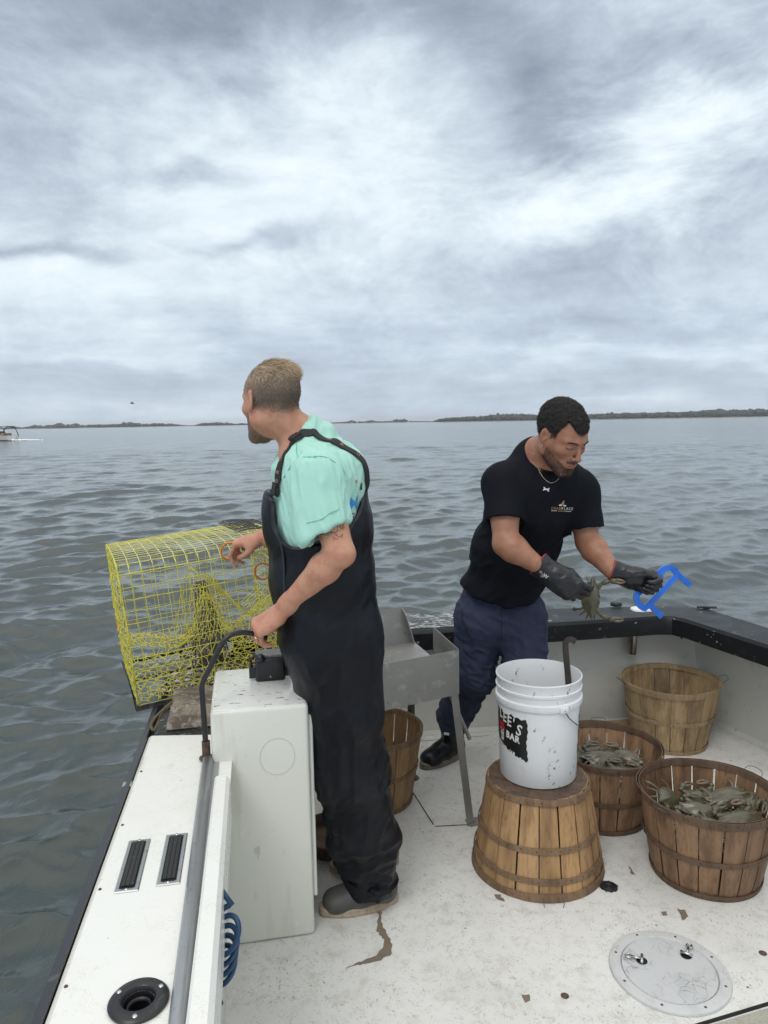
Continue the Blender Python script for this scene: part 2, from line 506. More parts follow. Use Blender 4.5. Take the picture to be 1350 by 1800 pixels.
def axis_steps(breaks):
    """breaks: [(start, step), ..., (end, None)]"""
    out = []
    for (a, s_), (b, _) in zip(breaks[:-1], breaks[1:]):
        n = max(1, int(round((b - a) / s_))); out += list(a + (b - a) * np.arange(n) / n)
    out.append(breaks[-1][0]); return np.array(out, np.float32)


class Vol:
    def __init__(s, xs, ys, zs):
        s.x, s.y, s.z = xs, ys, zs
        s.F = np.full((len(xs), len(ys), len(zs)), 1.0, np.float32)

    def op(s, fn, lo, hi, k, mode='add'):
        mg = k + .014
        sl = []
        for ax, a, b in zip((s.x, s.y, s.z), lo, hi):
            i0 = np.searchsorted(ax, a - mg); i1 = np.searchsorted(ax, b + mg)
            if i1 <= i0: return
            sl.append(slice(i0, i1))
        X = s.x[sl[0]][:, None, None]; Y = s.y[sl[1]][None, :, None]; Zc = s.z[sl[2]][None, None, :]
        d = fn(X, Y, Zc).astype(np.float32); sl = tuple(sl)
        if mode == 'add': s.F[sl] = smin(s.F[sl], d, k)
        else: s.F[sl] = -smin(-s.F[sl], d, k)

    def cone(s, a, b, ra, rb, k=.01, mode='add'):
        a = np.asarray(a, float); b = np.asarray(b, float); ba = b - a; bb = max(ba @ ba, 1e-12); r = max(ra, rb)
        def fn(X, Y, Zc):
            t = np.clip(((X - a[0]) * ba[0] + (Y - a[1]) * ba[1] + (Zc - a[2]) * ba[2]) / bb, 0, 1)
            return np.sqrt((X - a[0] - t * ba[0]) ** 2 + (Y - a[1] - t * ba[1]) ** 2 + (Zc - a[2] - t * ba[2]) ** 2) - (ra + (rb - ra) * t)
        s.op(fn, np.minimum(a, b) - r, np.maximum(a, b) + r, k, mode)

    def chain(s, pts, rs, k=.01, mode='add'):
        for i in range(len(pts) - 1): s.cone(pts[i], pts[i + 1], rs[i], rs[i + 1], k, mode)

    def seg(s, a, b, va, ra, rb, k=.02, mode='add'):
        """elliptic limb piece: va = sideways axis, ra/rb = (r along va, r across) at each end"""
        a = np.asarray(a, float); b = np.asarray(b, float); ba = b - a; L = np.linalg.norm(ba); u = ba / L
        v = np.asarray(va, float); v = v - u * (v @ u); v /= np.linalg.norm(v); w = np.cross(u, v)
        r = max(*ra, *rb)
        def fn(X, Y, Zc):
            dx_, dy_, dz_ = X - a[0], Y - a[1], Zc - a[2]
            pu = dx_ * u[0] + dy_ * u[1] + dz_ * u[2]; t = np.clip(pu / L, 0, 1)
            pv = dx_ * v[0] + dy_ * v[1] + dz_ * v[2]; pw = dx_ * w[0] + dy_ * w[1] + dz_ * w[2]
            rv = ra[0] + (rb[0] - ra[0]) * t; rw = ra[1] + (rb[1] - ra[1]) * t; rm = np.minimum(rv, rw)
            ex = pu - t * L
            return (np.sqrt((pv / rv) ** 2 + (pw / rw) ** 2 + (ex / rm) ** 2) - 1) * rm
        s.op(fn, np.minimum(a, b) - r, np.maximum(a, b) + r, k, mode)

    def ell(s, c, r, Mx=None, k=.01, mode='add'):
        c = np.asarray(c, float); r = np.asarray(r, float); Mx = np.eye(3) if Mx is None else np.asarray(Mx, float)
        rm = r.min(); R_ = r.max()
        def fn(X, Y, Zc):
            dx_, dy_, dz_ = X - c[0], Y - c[1], Zc - c[2]; q = 0; q2 = 0
            for i in range(3):
                p_ = dx_ * Mx[0, i] + dy_ * Mx[1, i] + dz_ * Mx[2, i]
                q = q + (p_ / r[i]) ** 2; q2 = q2 + (p_ / r[i] ** 2) ** 2
            q = np.sqrt(q); return q * (q - 1) / np.maximum(np.sqrt(q2), 1e-6)
        s.op(fn, c - R_, c + R_, k, mode)

    def cut(s, fn, k=.0):
        """remove where fn(X,Y,Z) > 0"""
        d = fn(s.x[:, None, None], s.y[None, :, None], s.z[None, None, :]).astype(np.float32)
        s.F = -smin(-s.F, -d + 0 * s.F, k)

    def mesh(s, relax=1):
        F = s.F; S = F < 0; nx, ny, nz = F.shape
        n = np.zeros((nx - 1, ny - 1, nz - 1), np.uint8)
        for a in (0, 1):
            for b in (0, 1):
                for c in (0, 1): n += S[a:nx - 1 + a, b:ny - 1 + b, c:nz - 1 + c]
        I, J, K = np.nonzero((n > 0) & (n < 8))
        idx = np.full((nx - 1, ny - 1, nz - 1), -1, np.int32); idx[I, J, K] = np.arange(len(I))
        V = np.zeros((len(I), 3)); W = np.zeros(len(I)); corners = [(a, b, c) for a in (0, 1) for b in (0, 1) for c in (0, 1)]
        for c0 in corners:
            for ax in range(3):
                if c0[ax]: continue
                c1 = list(c0); c1[ax] = 1
                f0 = F[I + c0[0], J + c0[1], K + c0[2]]; f1 = F[I + c1[0], J + c1[1], K + c1[2]]
                cr_ = (f0 < 0) != (f1 < 0)
                t = np.where(cr_, f0 / np.where(cr_, f0 - f1, 1), 0)
                for q in range(3):
                    V[:, q] += np.where(cr_, c0[q] + (t if q == ax else 0), 0)
                W += cr_
        V /= W[:, None]
        xs = [s.x, s.y, s.z]; out = np.zeros_like(V)
        for q, B_ in enumerate((I, J, K)):
            a0 = xs[q][B_]; a1 = xs[q][B_ + 1]; out[:, q] = a0 + (a1 - a0) * V[:, q]
        Q = []
        for ax in range(3):
            sl0 = [slice(None)] * 3; sl1 = [slice(None)] * 3; sl0[ax] = slice(0, -1); sl1[ax] = slice(1, None)
            A_, B_ = S[tuple(sl0)], S[tuple(sl1)]
            o1, o2 = (ax + 1) % 3, (ax + 2) % 3
            E = np.array(np.nonzero(A_ != B_)); ins = A_[tuple(E)]
            ok = (E[o1] > 0) & (E[o2] > 0) & (E[o1] < F.shape[o1] - 1) & (E[o2] < F.shape[o2] - 1)
            E = E[:, ok]; ins = ins[ok]
            def g(d1, d2):
                e_ = E.copy(); e_[o1] -= d1; e_[o2] -= d2; return idx[tuple(e_)]
            q = np.stack([g(0, 0), g(1, 0), g(1, 1), g(0, 1)], 1)
            q[~ins] = q[~ins][:, ::-1]; Q.append(q)
        Q = np.concatenate(Q)
        for _ in range(relax):
            sm = np.zeros_like(out); ct = np.zeros(len(out))
            for i in range(4):
                a = Q[:, i]; b = Q[:, (i + 1) % 4]
                for q in range(3):
                    sm[:, q] += np.bincount(a, out[b, q], len(out)); sm[:, q] += np.bincount(b, out[a, q], len(out))
                ct += np.bincount(a, minlength=len(out)) + np.bincount(b, minlength=len(out))
            out = out * .5 + .5 * sm / np.maximum(ct, 1)[:, None]
        return out, Q


def vnormals(V, Q):
    a = V[Q[:, 0]]; n = np.cross(V[Q[:, 2]] - a, V[Q[:, 3]] - V[Q[:, 1]])
    N = np.zeros_like(V)
    for i in range(4):
        for q in range(3): N[:, q] += np.bincount(Q[:, i], n[:, q], len(V))
    return N / np.maximum(np.linalg.norm(N, axis=1), 1e-12)[:, None]


def nrm(v): v = np.asarray(v, float); return v / np.linalg.norm(v)
# ================================================================== WATER
WZ = -0.42
def water_height(x, y, foot):
    """sum of wind waves; foot = local grid spacing, shorter waves than it are left out"""
    rg = np.random.default_rng(5)
    h = np.zeros_like(x); ox = np.zeros_like(x); oy = np.zeros_like(x)
    main = rad(-62)
    for i in range(130):
        L = 0.12 * (4.2 / .12) ** (rg.random() ** 1.15)
        th = main + rg.normal(0, .52)
        k = 2 * math.pi / L
        a = (.0054 * L ** .85 if L < 1.0 else .0044 * (L / 1.0) ** .25)
        ph = rg.random() * 6.283
        w = np.clip((L / foot - 2.2) / 2.5, 0, 1)
        arg = k * (x * math.cos(th) + y * math.sin(th)) + ph + .6 * np.sin(.21 * x * rg.random() + .17 * y + i)
        h += a * w * np.cos(arg)
        q = 1.5 * a * w * np.sin(arg)
        ox -= q * math.cos(th); oy -= q * math.sin(th)
    return h, ox, oy


def build_water():
    rows = [0.35]
    while rows[-1] < 4200: rows.append(rows[-1] * (1.0066 if rows[-1] < 60 else (1.013 if rows[-1] < 500 else 1.05)) + .0012)
    r = np.array(rows); nA = 820
    a = np.linspace(rad(-64), rad(64), nA)
    Rr, A = np.meshgrid(r, a, indexing='ij')
    x = Rr * np.sin(A); y = Rr * np.cos(A)
    foot = np.maximum(Rr * (a[1] - a[0]), np.gradient(r)[:, None])
    h, ox, oy = water_height(x, y, foot)
    # the churned patch beside the hull
    V = np.stack([x + ox, y + oy, WZ + h], -1).reshape(-1, 3)
    I, J = np.meshgrid(np.arange(len(r) - 1), np.arange(nA - 1), indexing='ij')
    q = (I * nA + J).ravel()
    F = np.stack([q, q + 1, q + nA + 1, q + nA], 1)[:, ::-1]
    m_ = bpy.data.materials.new('sea_water'); m_.use_nodes = True
    t = NT(m_.node_tree); b = t.n['Principled BSDF']
    v = t.node('ShaderNodeTexCoord').outputs['Object']
    b.inputs['Base Color'].default_value = (.028, .041, .036, 1)
    b.inputs['Roughness'].default_value = .07; b.inputs['IOR'].default_value = 1.60
    rot = t.node('ShaderNodeMapping'); t.l.new(v, rot.inputs[0]); rot.inputs['Rotation'].default_value = (0, 0, rad(62)); rot.inputs['Scale'].default_value = (1, .5, 1)
    rv = rot.outputs[0]
    n1 = t.noise(rv, 7, 7, .66, .6); n2 = t.noise(rv, 1.6, 5, .62, .4); n3 = t.noise(t.scalev(rv, (.16, .3, 1)), 1.0, 4, .6, .3)
    cdn = t.node('ShaderNodeCameraData').outputs['View Distance'] if False else None
    b1 = t.node('ShaderNodeBump'); b1.inputs['Strength'].default_value = .6; b1.inputs['Distance'].default_value = .02; t.l.new(n1, b1.inputs['Height'])
    b2 = t.node('ShaderNodeBump'); pos = t.node('ShaderNodeVectorMath', operation='LENGTH'); t.l.new(v, pos.inputs[0]); dist_ = pos.outputs['Value']
    t.put(b2.inputs['Strength'], t.math('ADD', .12, t.math('MULTIPLY', t.ramp(dist_, 6, 60), .85))); b2.inputs['Distance'].default_value = .15
    t.l.new(n2, b2.inputs['Height']); t.l.new(b1.outputs[0], b2.inputs['Normal'])
    b3 = t.node('ShaderNodeBump'); t.put(b3.inputs['Strength'], t.math('MULTIPLY', t.ramp(dist_, 15, 150), 1.0)); b3.inputs['Distance'].default_value = .9
    t.l.new(n3, b3.inputs['Height']); t.l.new(b2.outputs[0], b3.inputs['Normal'])
    t.l.new(b3.outputs[0], b.inputs['Normal']); t.put(b.inputs['Roughness'], t.math('ADD', .06, t.math('MULTIPLY', t.ramp(dist_, 4, 120), .05)))
    o = arr_mesh('water', V, F, m_)
    tag(o, kind='structure')


build_water()

# ================================================================== FAR SHORE, TREES, BIRD, FAR BOAT
def leafmat(name, c1, c2):
    return mat(name, c1, .9, layers=[('noise', .35, .35, .65, c2, None, .9)], spec=.1)


M['farwood'] = leafmat('far_foliage', (.060, .074, .064), (.036, .046, .042))
M['farland'] = mat('far_marsh', (.16, .16, .125), .9, layers=[('noise', .05, .4, .6, (.09, .10, .07), None, .8)])


def shore(name, prof, dist, depth, seed):
    """prof: [(px, tree_top_px_above_water)], far shore standing `dist` metres off"""
    rg = np.random.default_rng(seed)
    px0, px1 = prof[0][0], prof[-1][0]
    X = lambda p: (p - 675) / FPX * dist
    land = MB(); n = 60; vs = []
    for i in range(n + 1):
        p_ = px0 + (px1 - px0) * i / n; e_ = min(1, i / 2, (n - i) / 2 + .05)
        hgt = .9 * e_ + .25 * rg.random()
        for yy, zz in ((0, WZ - .3), (2, WZ + hgt * .7), (depth, WZ + hgt * 1.3), (depth + 60, WZ - .3)): vs.append((X(p_), dist + yy, zz))
    fs = [(i * 4 + j, (i + 1) * 4 + j, (i + 1) * 4 + j + 1, i * 4 + j + 1) for i in range(n) for j in range(3)]
    land.add(vs, fs); tag(land.build(name, M['farland'], smooth=True), kind='structure')
    return X


_ICO = bmesh.new(); bmesh.ops.create_icosphere(_ICO, subdivisions=2, radius=1)
_IV = np.array([v.co[:] for v in _ICO.verts]); _IF = np.array([[v.index for v in f.verts] for f in _ICO.faces]); _ICO.free()


def woodmass(name, prof, dist, depth, seed, dens, label=None):
    rg = np.random.default_rng(seed); Vs = []; Fs = []; off = 0
    px = np.array([p[0] for p in prof]); hp = np.array([p[1] for p in prof])
    n = int((px[-1] - px[0]) * dens)
    for i in range(n):
        p_ = px[0] + (px[-1] - px[0]) * rg.random(); hgt = np.interp(p_, px, hp) / FPX * dist
        if hgt < .25: continue
        hgt *= rg.uniform(.6, 1.0); w = rg.uniform(.35, .75) * hgt * rg.uniform(.8, 1.5)
        y = dist + 4 + rg.random() * depth; x = (p_ - 675) / FPX * y
        for k in range(3):
            c = np.array([x + rg.normal(0, w * .35), y + rg.normal(0, w * .4), WZ + .6 + hgt * rg.uniform(.3, .74)])
            s_ = np.array([w * rg.uniform(.45, .7), w * rg.uniform(.45, .7), hgt * rg.uniform(.2, .36)])
            v = _IV * (1 + .35 * rg.normal(0, 1, (len(_IV), 1)).clip(-1.3, 1.3)) * s_ + c
            Vs.append(v); Fs.append(_IF + off); off += len(v)
    o = arr_mesh(name, np.concatenate(Vs), np.concatenate(Fs), M['farwood'], smooth=False)
    return tag(o, label, 'trees', kind='stuff')


RP = [(762, 1), (775, 6), (800, 8), (850, 10), (880, 13), (915, 12), (960, 9), (1040, 10), (1090, 11), (1150, 10), (1200, 12), (1260, 14), (1300, 13), (1350, 15), (1480, 16), (1700, 15), (2100, 12)]
shore('far_shore', RP, 1150, 260, 3)
woodmass('far_wood', RP, 1150, 200, 4, 2.6, 'long dark wooded shore on the right horizon')
LP = [(-700, 5), (-200, 6), (10, 2), (22, 4), (28, 5), (40, 3), (60, 4), (68, 7), (80, 5), (100, 7), (112, 9), (122, 6), (136, 8), (150, 5), (170, 6), (190, 5), (214, 6), (224, 9), (242, 8), (252, 5), (272, 6), (290, 6), (312, 4), (335, 1), (350, 2), (360, 5), (385, 6), (405, 5), (420, 2), (428, 4), (438, 3), (445, .5)]
shore('low_far_island', LP, 1500, 120, 5)
woodmass('island_trees', LP, 1500, 60, 6, 1.6, 'low clumps of trees along the left horizon')
MP = [(560, 1), (590, 2), (610, 3), (618, 6), (626, 4), (645, 3), (655, 5), (668, 3), (690, 3), (702, 6), (718, 5), (726, 2), (745, 2), (765, 1)]
shore('low_middle_spit', MP, 1600, 100, 7)
woodmass('spit_trees', MP, 1600, 50, 8, 1.3, 'sparse tiny trees on the spit between the two men')

# bird
bd = MB(); bp = P(232, 709, 90)
for s_ in (-1, 1):
    w = [(0, 0, 0), (s_ * .28, .05, .13), (s_ * .62, .0, .02)]
    for (a, b), (ca, cb) in zip(zip(w[:-1], w[1:]), ((.12, .10), (.10, .02))):
        for t_ in (.012, -.012):
            bd.add([(a[0], a[1] - ca, a[2] + t_), (a[0], a[1] + ca, a[2] + t_), (b[0], b[1] + cb, b[2] + t_), (b[0], b[1] - cb, b[2] + t_)], [(0, 1, 2, 3)])
bd.tube([(0, -.26, 0), (0, -.15, .01), (0, 0, 0), (0, .2, -.02), (0, .3, 0)], [.01, .055, .07, .04, .015], 8)
ob = bd.build('flying_bird', mat('grey_feathers', (.12, .125, .14), .8), smooth=True, loc=bp)
ob.rotation_euler = (0, rad(12), rad(-60)); tag(ob, 'small grey bird flying low over the water at left', 'bird')

# distant motor boat at the left edge
fb = empty('motor_boat', Z(2, 775, WZ), (0, 0, rad(180 - 28)), 'white motor boat with dark arch underway at the far left', 'boat')
fb.location.z = WZ
hm = MB(); st = [(-3.0, 1.15, .85), (-1.5, 1.2, .85), (.5, 1.15, .95), (2.0, .8, 1.1), (3.3, .05, 1.3)]
vs = []
for x, hw, zt in st: vs += [(x, -hw, zt), (x, -hw * .86, .15), (x, 0, -.25), (x, hw * .86, .15), (x, hw, zt)]
fs = [(i * 5 + j, i * 5 + j + 1, (i + 1) * 5 + j + 1, (i + 1) * 5 + j) for i in range(4) for j in range(4)] + [(0, 1, 2, 3, 4)]
fs += [(i * 5, (i + 1) * 5, (i + 1) * 5 + 4, i * 5 + 4) for i in range(1, 4)]
hm.add(vs, fs); M['bwhite'] = mat('boat_white', (.7, .7, .68), .35); M['bdark'] = mat('boat_canvas', (.03, .032, .035), .7)
hm.build('hull', M['bwhite'], fb)
x = MB(); x.tube([(-2.9, -1.1, .85), (-2.2, -1.1, 2.1), (-.4, -1.05, 2.35), (.5, -1.0, 1.7)], .07, 6); x.tube([(-2.9, 1.1, .85), (-2.2, 1.1, 2.1), (-.4, 1.05, 2.35), (.5, 1.0, 1.7)], .07, 6)
x.box((-1.3, 0, 2.32), (1.9, 2.3, .08)); x.build('canopy', M['bdark'], fb)
x = MB(); x.box((.7, 0, 1.25), (1.4, 1.7, .6)); x.build('windscreen', mat('boat_glass', (.09, .1, .1), .1), fb, bevel=.06)
x = MB(); x.box((-3.25, 0, .75), (.5, .42, .95)); x.box((-3.3, 0, 0), (.22, .12, 1.0)); x.build('outboard_motor', M['bwhite'], fb, bevel=.08)
x = MB(); x.box((-1.6, 0, 1.0), (.6, 1.9, .5)); x.build('seat', mat('boat_seat', (.33, .25, .18), .6), fb, bevel=.05)
wk = MB()
rg = random.Random(3)
for i in range(45):
    d_ = rg.random() ** 1.4 * 6; wk_y = rg.gauss(0, .25 + d_ * .06); s_ = rg.uniform(.12, .3) * (1.2 - d_ / 12)
    lx = -3.4 - d_; c_, sn = math.cos(rad(152)), math.sin(rad(152))
    wx, wy = fb.location.x + lx * c_ - wk_y * sn, fb.location.y + lx * sn + wk_y * c_
    wk.add([(wx + s_ * 1.8 * math.cos(a), wy + s_ * math.sin(a), WZ + .10 + .05 * math.cos(a * 3)) for a in (0, 1.05, 2.1, 3.14, 4.2, 5.2)] + [(wx, wy, WZ + .10 + s_ * .6)], [(k, (k + 1) % 6, 6) for k in range(6)])
tag(wk.build('wake_foam', mat('foam', (.8, .82, .82), .9)), 'white foam trail behind the far motor boat', 'foam', kind='stuff')

# ================================================================== THE WORK BOAT
boat = empty('fishing_boat', (0, 0, 0), label='white open work boat with black cap rail, seen from aboard', cat='boat')
CZ = .60
outL = lambda y: -.586 - (y - 1.137) * .1604
pipX = lambda y: -.361 - (y - 1.132) * .183
coL = lambda y: -.339 - (y - 1.098) * .169
coR = lambda y: -.293 - (y - 1.097) * .173

# deck sheet with bare spots
dk = MB()
dpoly = [(coR(-2.2) - .05, -2.2), (2.35, -2.2), (2.35, 2.2), (2.02, 3.05), (1.70, 3.79), (1.19, 3.78), (.15, 3.65), (-.98, 3.52), (-.72, 2.2)]
dk.prism(dpoly, -.06, 0)
def sheet(mb, poly, z, mi): mb.add([(x_, y_, z) for x_, y_ in poly], [tuple(range(len(poly)))], mi)
def blot(pts, jag=.006, seed=1):
    r_ = random.Random(seed); out = []
    for i in range(len(pts)):
        a = Vector(pts[i]); b = Vector(pts[(i + 1) % len(pts)]); n_ = max(2, int((b - a).length / .008))
        for k in range(n_):
            p_ = a.lerp(b, k / n_); out.append((p_.x + r_.uniform(-jag, jag), p_.y + r_.uniform(-jag, jag)))
    return out
def zp(*pl): return [tuple(Z(a, b, 0)[:2]) for a, b in pl]
chips = [zp((657, 1597), (667, 1598), (671, 1606), (669, 1618), (674, 1632), (679, 1640), (686, 1652), (690, 1664), (687, 1680), (675, 1684), (668, 1689), (652, 1692), (628, 1697), (606, 1703), (630, 1692), (652, 1684), (666, 1676), (673, 1664), (676, 1652), (670, 1646), (663, 1638), (664, 1622), (665, 1608)),
         zp((918, 1750), (930, 1748), (933, 1758), (922, 1762)), zp((1190, 1598), (1203, 1600), (1210, 1612), (1200, 1618), (1196, 1607)),
         zp((1163, 1604), (1172, 1602), (1174, 1609), (1164, 1610)), zp((1180, 1402), (1196, 1400), (1205, 1406), (1190, 1408)),
         zp((868, 1573), (880, 1574), (886, 1584), (876, 1582)), zp((1195, 1310), (1215, 1312), (1222, 1320), (1200, 1318)), zp((1105, 1522), (1112, 1530), (1118, 1538), (1108, 1536))]
for i, c_ in enumerate(chips): sheet(dk, blot(c_, .003, i), .0015, 1)
# seams of the flush hatches
def seam(a, b, w=.005, mi=2, z=.0012):
    a = Vector(Z(*a, 0)[:2]); b = Vector(Z(*b, 0)[:2]); n_ = (b - a).normalized(); n_ = Vector((-n_.y, n_.x)) * w / 2
    dk.add([(*(a + n_), z), (*(a - n_), z), (*(b - n_), z), (*(b + n_), z)], [(0, 1, 2, 3)], mi)
seam((712, 1372), (762, 1450)); seam((765, 1453), (1000, 1440)); seam((738, 1303), (860, 1293), .003)
seam((1215, 1806), (1400, 1750), .012)
bp_ = [tuple(Z(a, b, 0)[:2]) for a, b in ((1225, 1810), (1420, 1752), (1500, 1900), (1225, 2000))]
dk.add([(x_, y_, .0022) for x_, y_ in bp_], [(0, 3, 2, 1)], 3)
dk.build('deck', [M['deck'], M['brown'], M['lens'], M['beige']], boat)

# hull shell
hl = MB()
ring = [(outL(-2.2), -2.2), (outL(0), 0), (outL(2.3), 2.3), (-1.0, 3.66), (-.4, 3.76), (.17, 3.80), (.9, 3.835), (1.49, 3.845), (1.675, 3.785), (1.81, 3.41), (2.17, 2.4), (2.52, 1.1), (2.52, -2.2)]
n = len(ring)
cxy = Vector((.7, 1.0))
def ins(p, d): v = (Vector(p) - cxy).normalized(); return tuple(Vector(p) - v * d)
lv = [(ring, CZ - .06), ([ins(p, -.07) for p in ring], .1), ([ins(p, -.02) for p in ring], WZ), ([ins(p, .3) for p in ring], WZ - .4)]
vs = [(x_, y_, z_) for rr, z_ in lv for x_, y_ in rr]
hl.add(vs, [(k * n + i, k * n + (i + 1) % n, (k + 1) * n + (i + 1) % n, (k + 1) * n + i) for k in range(3) for i in range(n - 1)])
hl.build('hull', M['gel'], boat)

# inner bulwark (transom and starboard side)
bw = MB()
wt = [(-.92, 3.56), (.15, 3.665), (1.15, 3.755), (1.60, 3.765), (1.63, 3.74), (1.93, 3.02), (2.22, 2.1), (2.3, -2.2)]
wb = [(-.98, 3.50), (.15, 3.633), (1.19, 3.752), (1.67, 3.765), (1.705, 3.735), (2.0, 3.02), (2.30, 2.1), (2.35, -2.2)]
k = len(wt)
bw.add([(*p, 0.0) for p in wb] + [(p[0] * .97 + q[0] * .03, p[1] * .97 + q[1] * .03 - .0, .03) for p, q in zip(wb, wt)] + [(*p, CZ - .05) for p in wt],
       [(r_ * k + i, r_ * k + i + 1, (r_ + 1) * k + i + 1, (r_ + 1) * k + i) for r_ in range(2) for i in range(k - 1)])
fl = [(p[0] - .016 * (1 if i > 3 else 0), p[1] - .018) for i, p in enumerate(wb)]
bw.add([(*p, .001) for p in fl] + [(p[0], p[1] - .002, .022) for p in wb], [(i, i + 1, k + i + 1, k + i) for i in range(k - 1)])
bw.build('inner_bulwark', M['bulwark'], boat, smooth=True, angle=30)

# black cap rail round the stern and the starboard side
co = [(-1.00, 3.66), (-.4, 3.76), (.17, 3.81), (.9, 3.845), (1.47, 3.858), (1.60, 3.845), (1.69, 3.775), (1.815, 3.42), (2.18, 2.4), (2.53, 1.1), (2.53, -2.2)]
ci = [(-.95, 3.30), (-.4, 3.385), (.155, 3.449), (.9, 3.562), (1.38, 3.645), (1.445, 3.638), (1.485, 3.58), (1.669, 3.136), (1.98, 2.25), (2.27, 1.05), (2.27, -2.2)]
k = len(co); cp = MB()
prof = lambda o_, i_: [(o_, CZ - .10), (o_, CZ - .012), (tuple(Vector(o_).lerp(Vector(i_), .04)), CZ), (tuple(Vector(i_).lerp(Vector(o_), .05)), CZ), (i_, CZ - .014), (i_, CZ - .095), (tuple(Vector(i_).lerp(Vector(o_), .1)), CZ - .1)]
vs = []
for o_, i_ in zip(co, ci): vs += [(*p, z_) for p, z_ in prof(o_, i_)]
pm = 7
cp.add(vs, [(i * pm + j, i * pm + j + 1, (i + 1) * pm + j + 1, (i + 1) * pm + j) for i in range(k - 1) for j in range(pm - 1)] + [(i * pm + 6, i * pm, (i + 1) * pm, (i + 1) * pm + 6) for i in range(k - 1)])
# worn-through part of the transom top, lighter paint
wn_ = [(-.35, 3.44), (.42, 3.53), (.40, 3.80), (-.35, 3.745)]
cp.add([(x_, y_, CZ + .002) for x_, y_ in wn_], [(0, 1, 2, 3)], 1)
cp.build('cap_rail', [M['cap'], M['capworn']], boat, smooth=True, angle=40)

# port side deck: white up to the hauling station, black cap beyond
wd_ = MB()
ys = np.linspace(-2.2, 2.30, 12)
vs = []
for y_ in ys: vs += [(outL(y_) - .006, y_, CZ - .05), (outL(y_) - .004, y_, CZ - .006), (outL(y_) + .006, y_, CZ), (coR(y_) + .0, y_, CZ), (coR(y_) - .03, y_, CZ - .06)]
wd_.add(vs, [(i * 5 + j, i * 5 + j + 1, (i + 1) * 5 + j + 1, (i + 1) * 5 + j) for i in range(11) for j in range(4)] + [(0, 1, 2, 3, 4), (59, 58, 57, 56, 55)])
sdo = wd_.build('side_deck', M['gel'], boat)
_c = MB(); _c.lathe([(.0001, -.2), (.027, -.2), (.027, .2), (.0001, .2)], 40, (-.443, 1.180, CZ)); _co = _c.build('cutter', M['gel'])
_bm = sdo.modifiers.new('b', 'BOOLEAN'); _bm.object = _co; _bm.operation = 'DIFFERENCE'
bpy.context.view_layer.update(); _dg = bpy.context.evaluated_depsgraph_get(); _me = bpy.data.meshes.new_from_object(sdo.evaluated_get(_dg)); sdo.modifiers.clear(); sdo.data = _me; bpy.data.objects.remove(_co)
wc = MB(); ys = [2.304, 2.7, 3.2, 3.66]; vs = []
for y_ in ys:
    xo = outL(y_) if y_ < 3 else (-.91 if y_ < 3.5 else -.99)
    vs += [(xo, y_, CZ - .12), (xo, y_, CZ - .01), (xo + .012, y_, CZ - .002), (xo + .22, y_, CZ - .002), (xo + .225, y_, CZ - .12)]
wc.add(vs, [(i * 5 + j, i * 5 + j + 1, (i + 1) * 5 + j + 1, (i + 1) * 5 + j) for i in range(3) for j in range(4)] + [(4, 3, 2, 1, 0)])
wc.build('port_cap_rail', mat('wet_black_cap', (.018, .019, .022), .15, layers=[('noise', 26, .62, .66, (.3, .3, .3), None, .6)], bump=[('noise', 40, .5, .006, None)]), boat)
# inner port bulwark under the deck edge
pb = MB(); ys = [-2.2, 0, 1.97, 2.3, 3.56]
xs = [coR(-2.2) - .035, coR(0) - .035, coR(1.97) - .035, -.56, -.80]
pb.add([(x_, y_, 0) for x_, y_ in zip(xs, ys)] + [(x_ + .01, y_, CZ - .002) for x_, y_ in zip(xs, ys)], [(i, i + 1, 5 + i + 1, 5 + i) for i in range(4)])
pb.build('port_inner_side', M['bulwark'], boat)
# coaming lip
cm = MB(); ys = np.linspace(-2.2, 1.955, 9); vs = []
for y_ in ys:
    a, b = coL(y_), coR(y_)
    vs += [(a, y_, CZ - .004), (a, y_, CZ + .024), (a + .006, y_, CZ + .030), (b - .010, y_, CZ + .030), (b, y_, CZ + .020), (b, y_, CZ - .10), (b - .012, y_, CZ - .10)]
cm.add(vs, [(i * 7 + j, i * 7 + j + 1, (i + 1) * 7 + j + 1, (i + 1) * 7 + j) for i in range(8) for j in range(6)] + [tuple(56 + j for j in range(6, -1, -1))])
cm.build('coaming', M['gel'], boat, smooth=True, angle=35)
# steel half pipe laid along the side deck
pp = MB(); pp.tube([(pipX(y_), y_, CZ + .004) for y_ in (-2.2, 0, 1.1, 2.11)], .0165, 20)
pp.add([(pipX(y_) + dx_, y_, CZ + .0025) for y_ in (-2.2, 2.10) for dx_ in (.012, .034)], [(0, 1, 3, 2)])
pp.build('pipe_rail', M['galv'], boat, smooth=True)
# rub rail
rr = MB(); ys = np.linspace(-2.2, 2.9, 14); vs = []
for y_ in ys:
    xo = outL(y_) - .007
    for dx_, dz_ in ((0, -.045), (-.020, -.040), (-.026, -.020), (-.020, -.002), (-.002, .003), (0, -.004)): vs.append((xo + dx_, y_, CZ + dz_))
rr.add(vs, [(i * 6 + j, (i + 1) * 6 + j, (i + 1) * 6 + j + 1, i * 6 + j + 1) for i in range(13) for j in range(5)])
rr.build('rub_rail', M['rub'], boat, smooth=True, angle=50)
x = MB(); x.box((outL(1.98) - .016, 1.98, CZ - .017), (.026, .026, .034), rz=rad(9)); x.build('rail_clip', M['galv'], boat, bevel=.003)

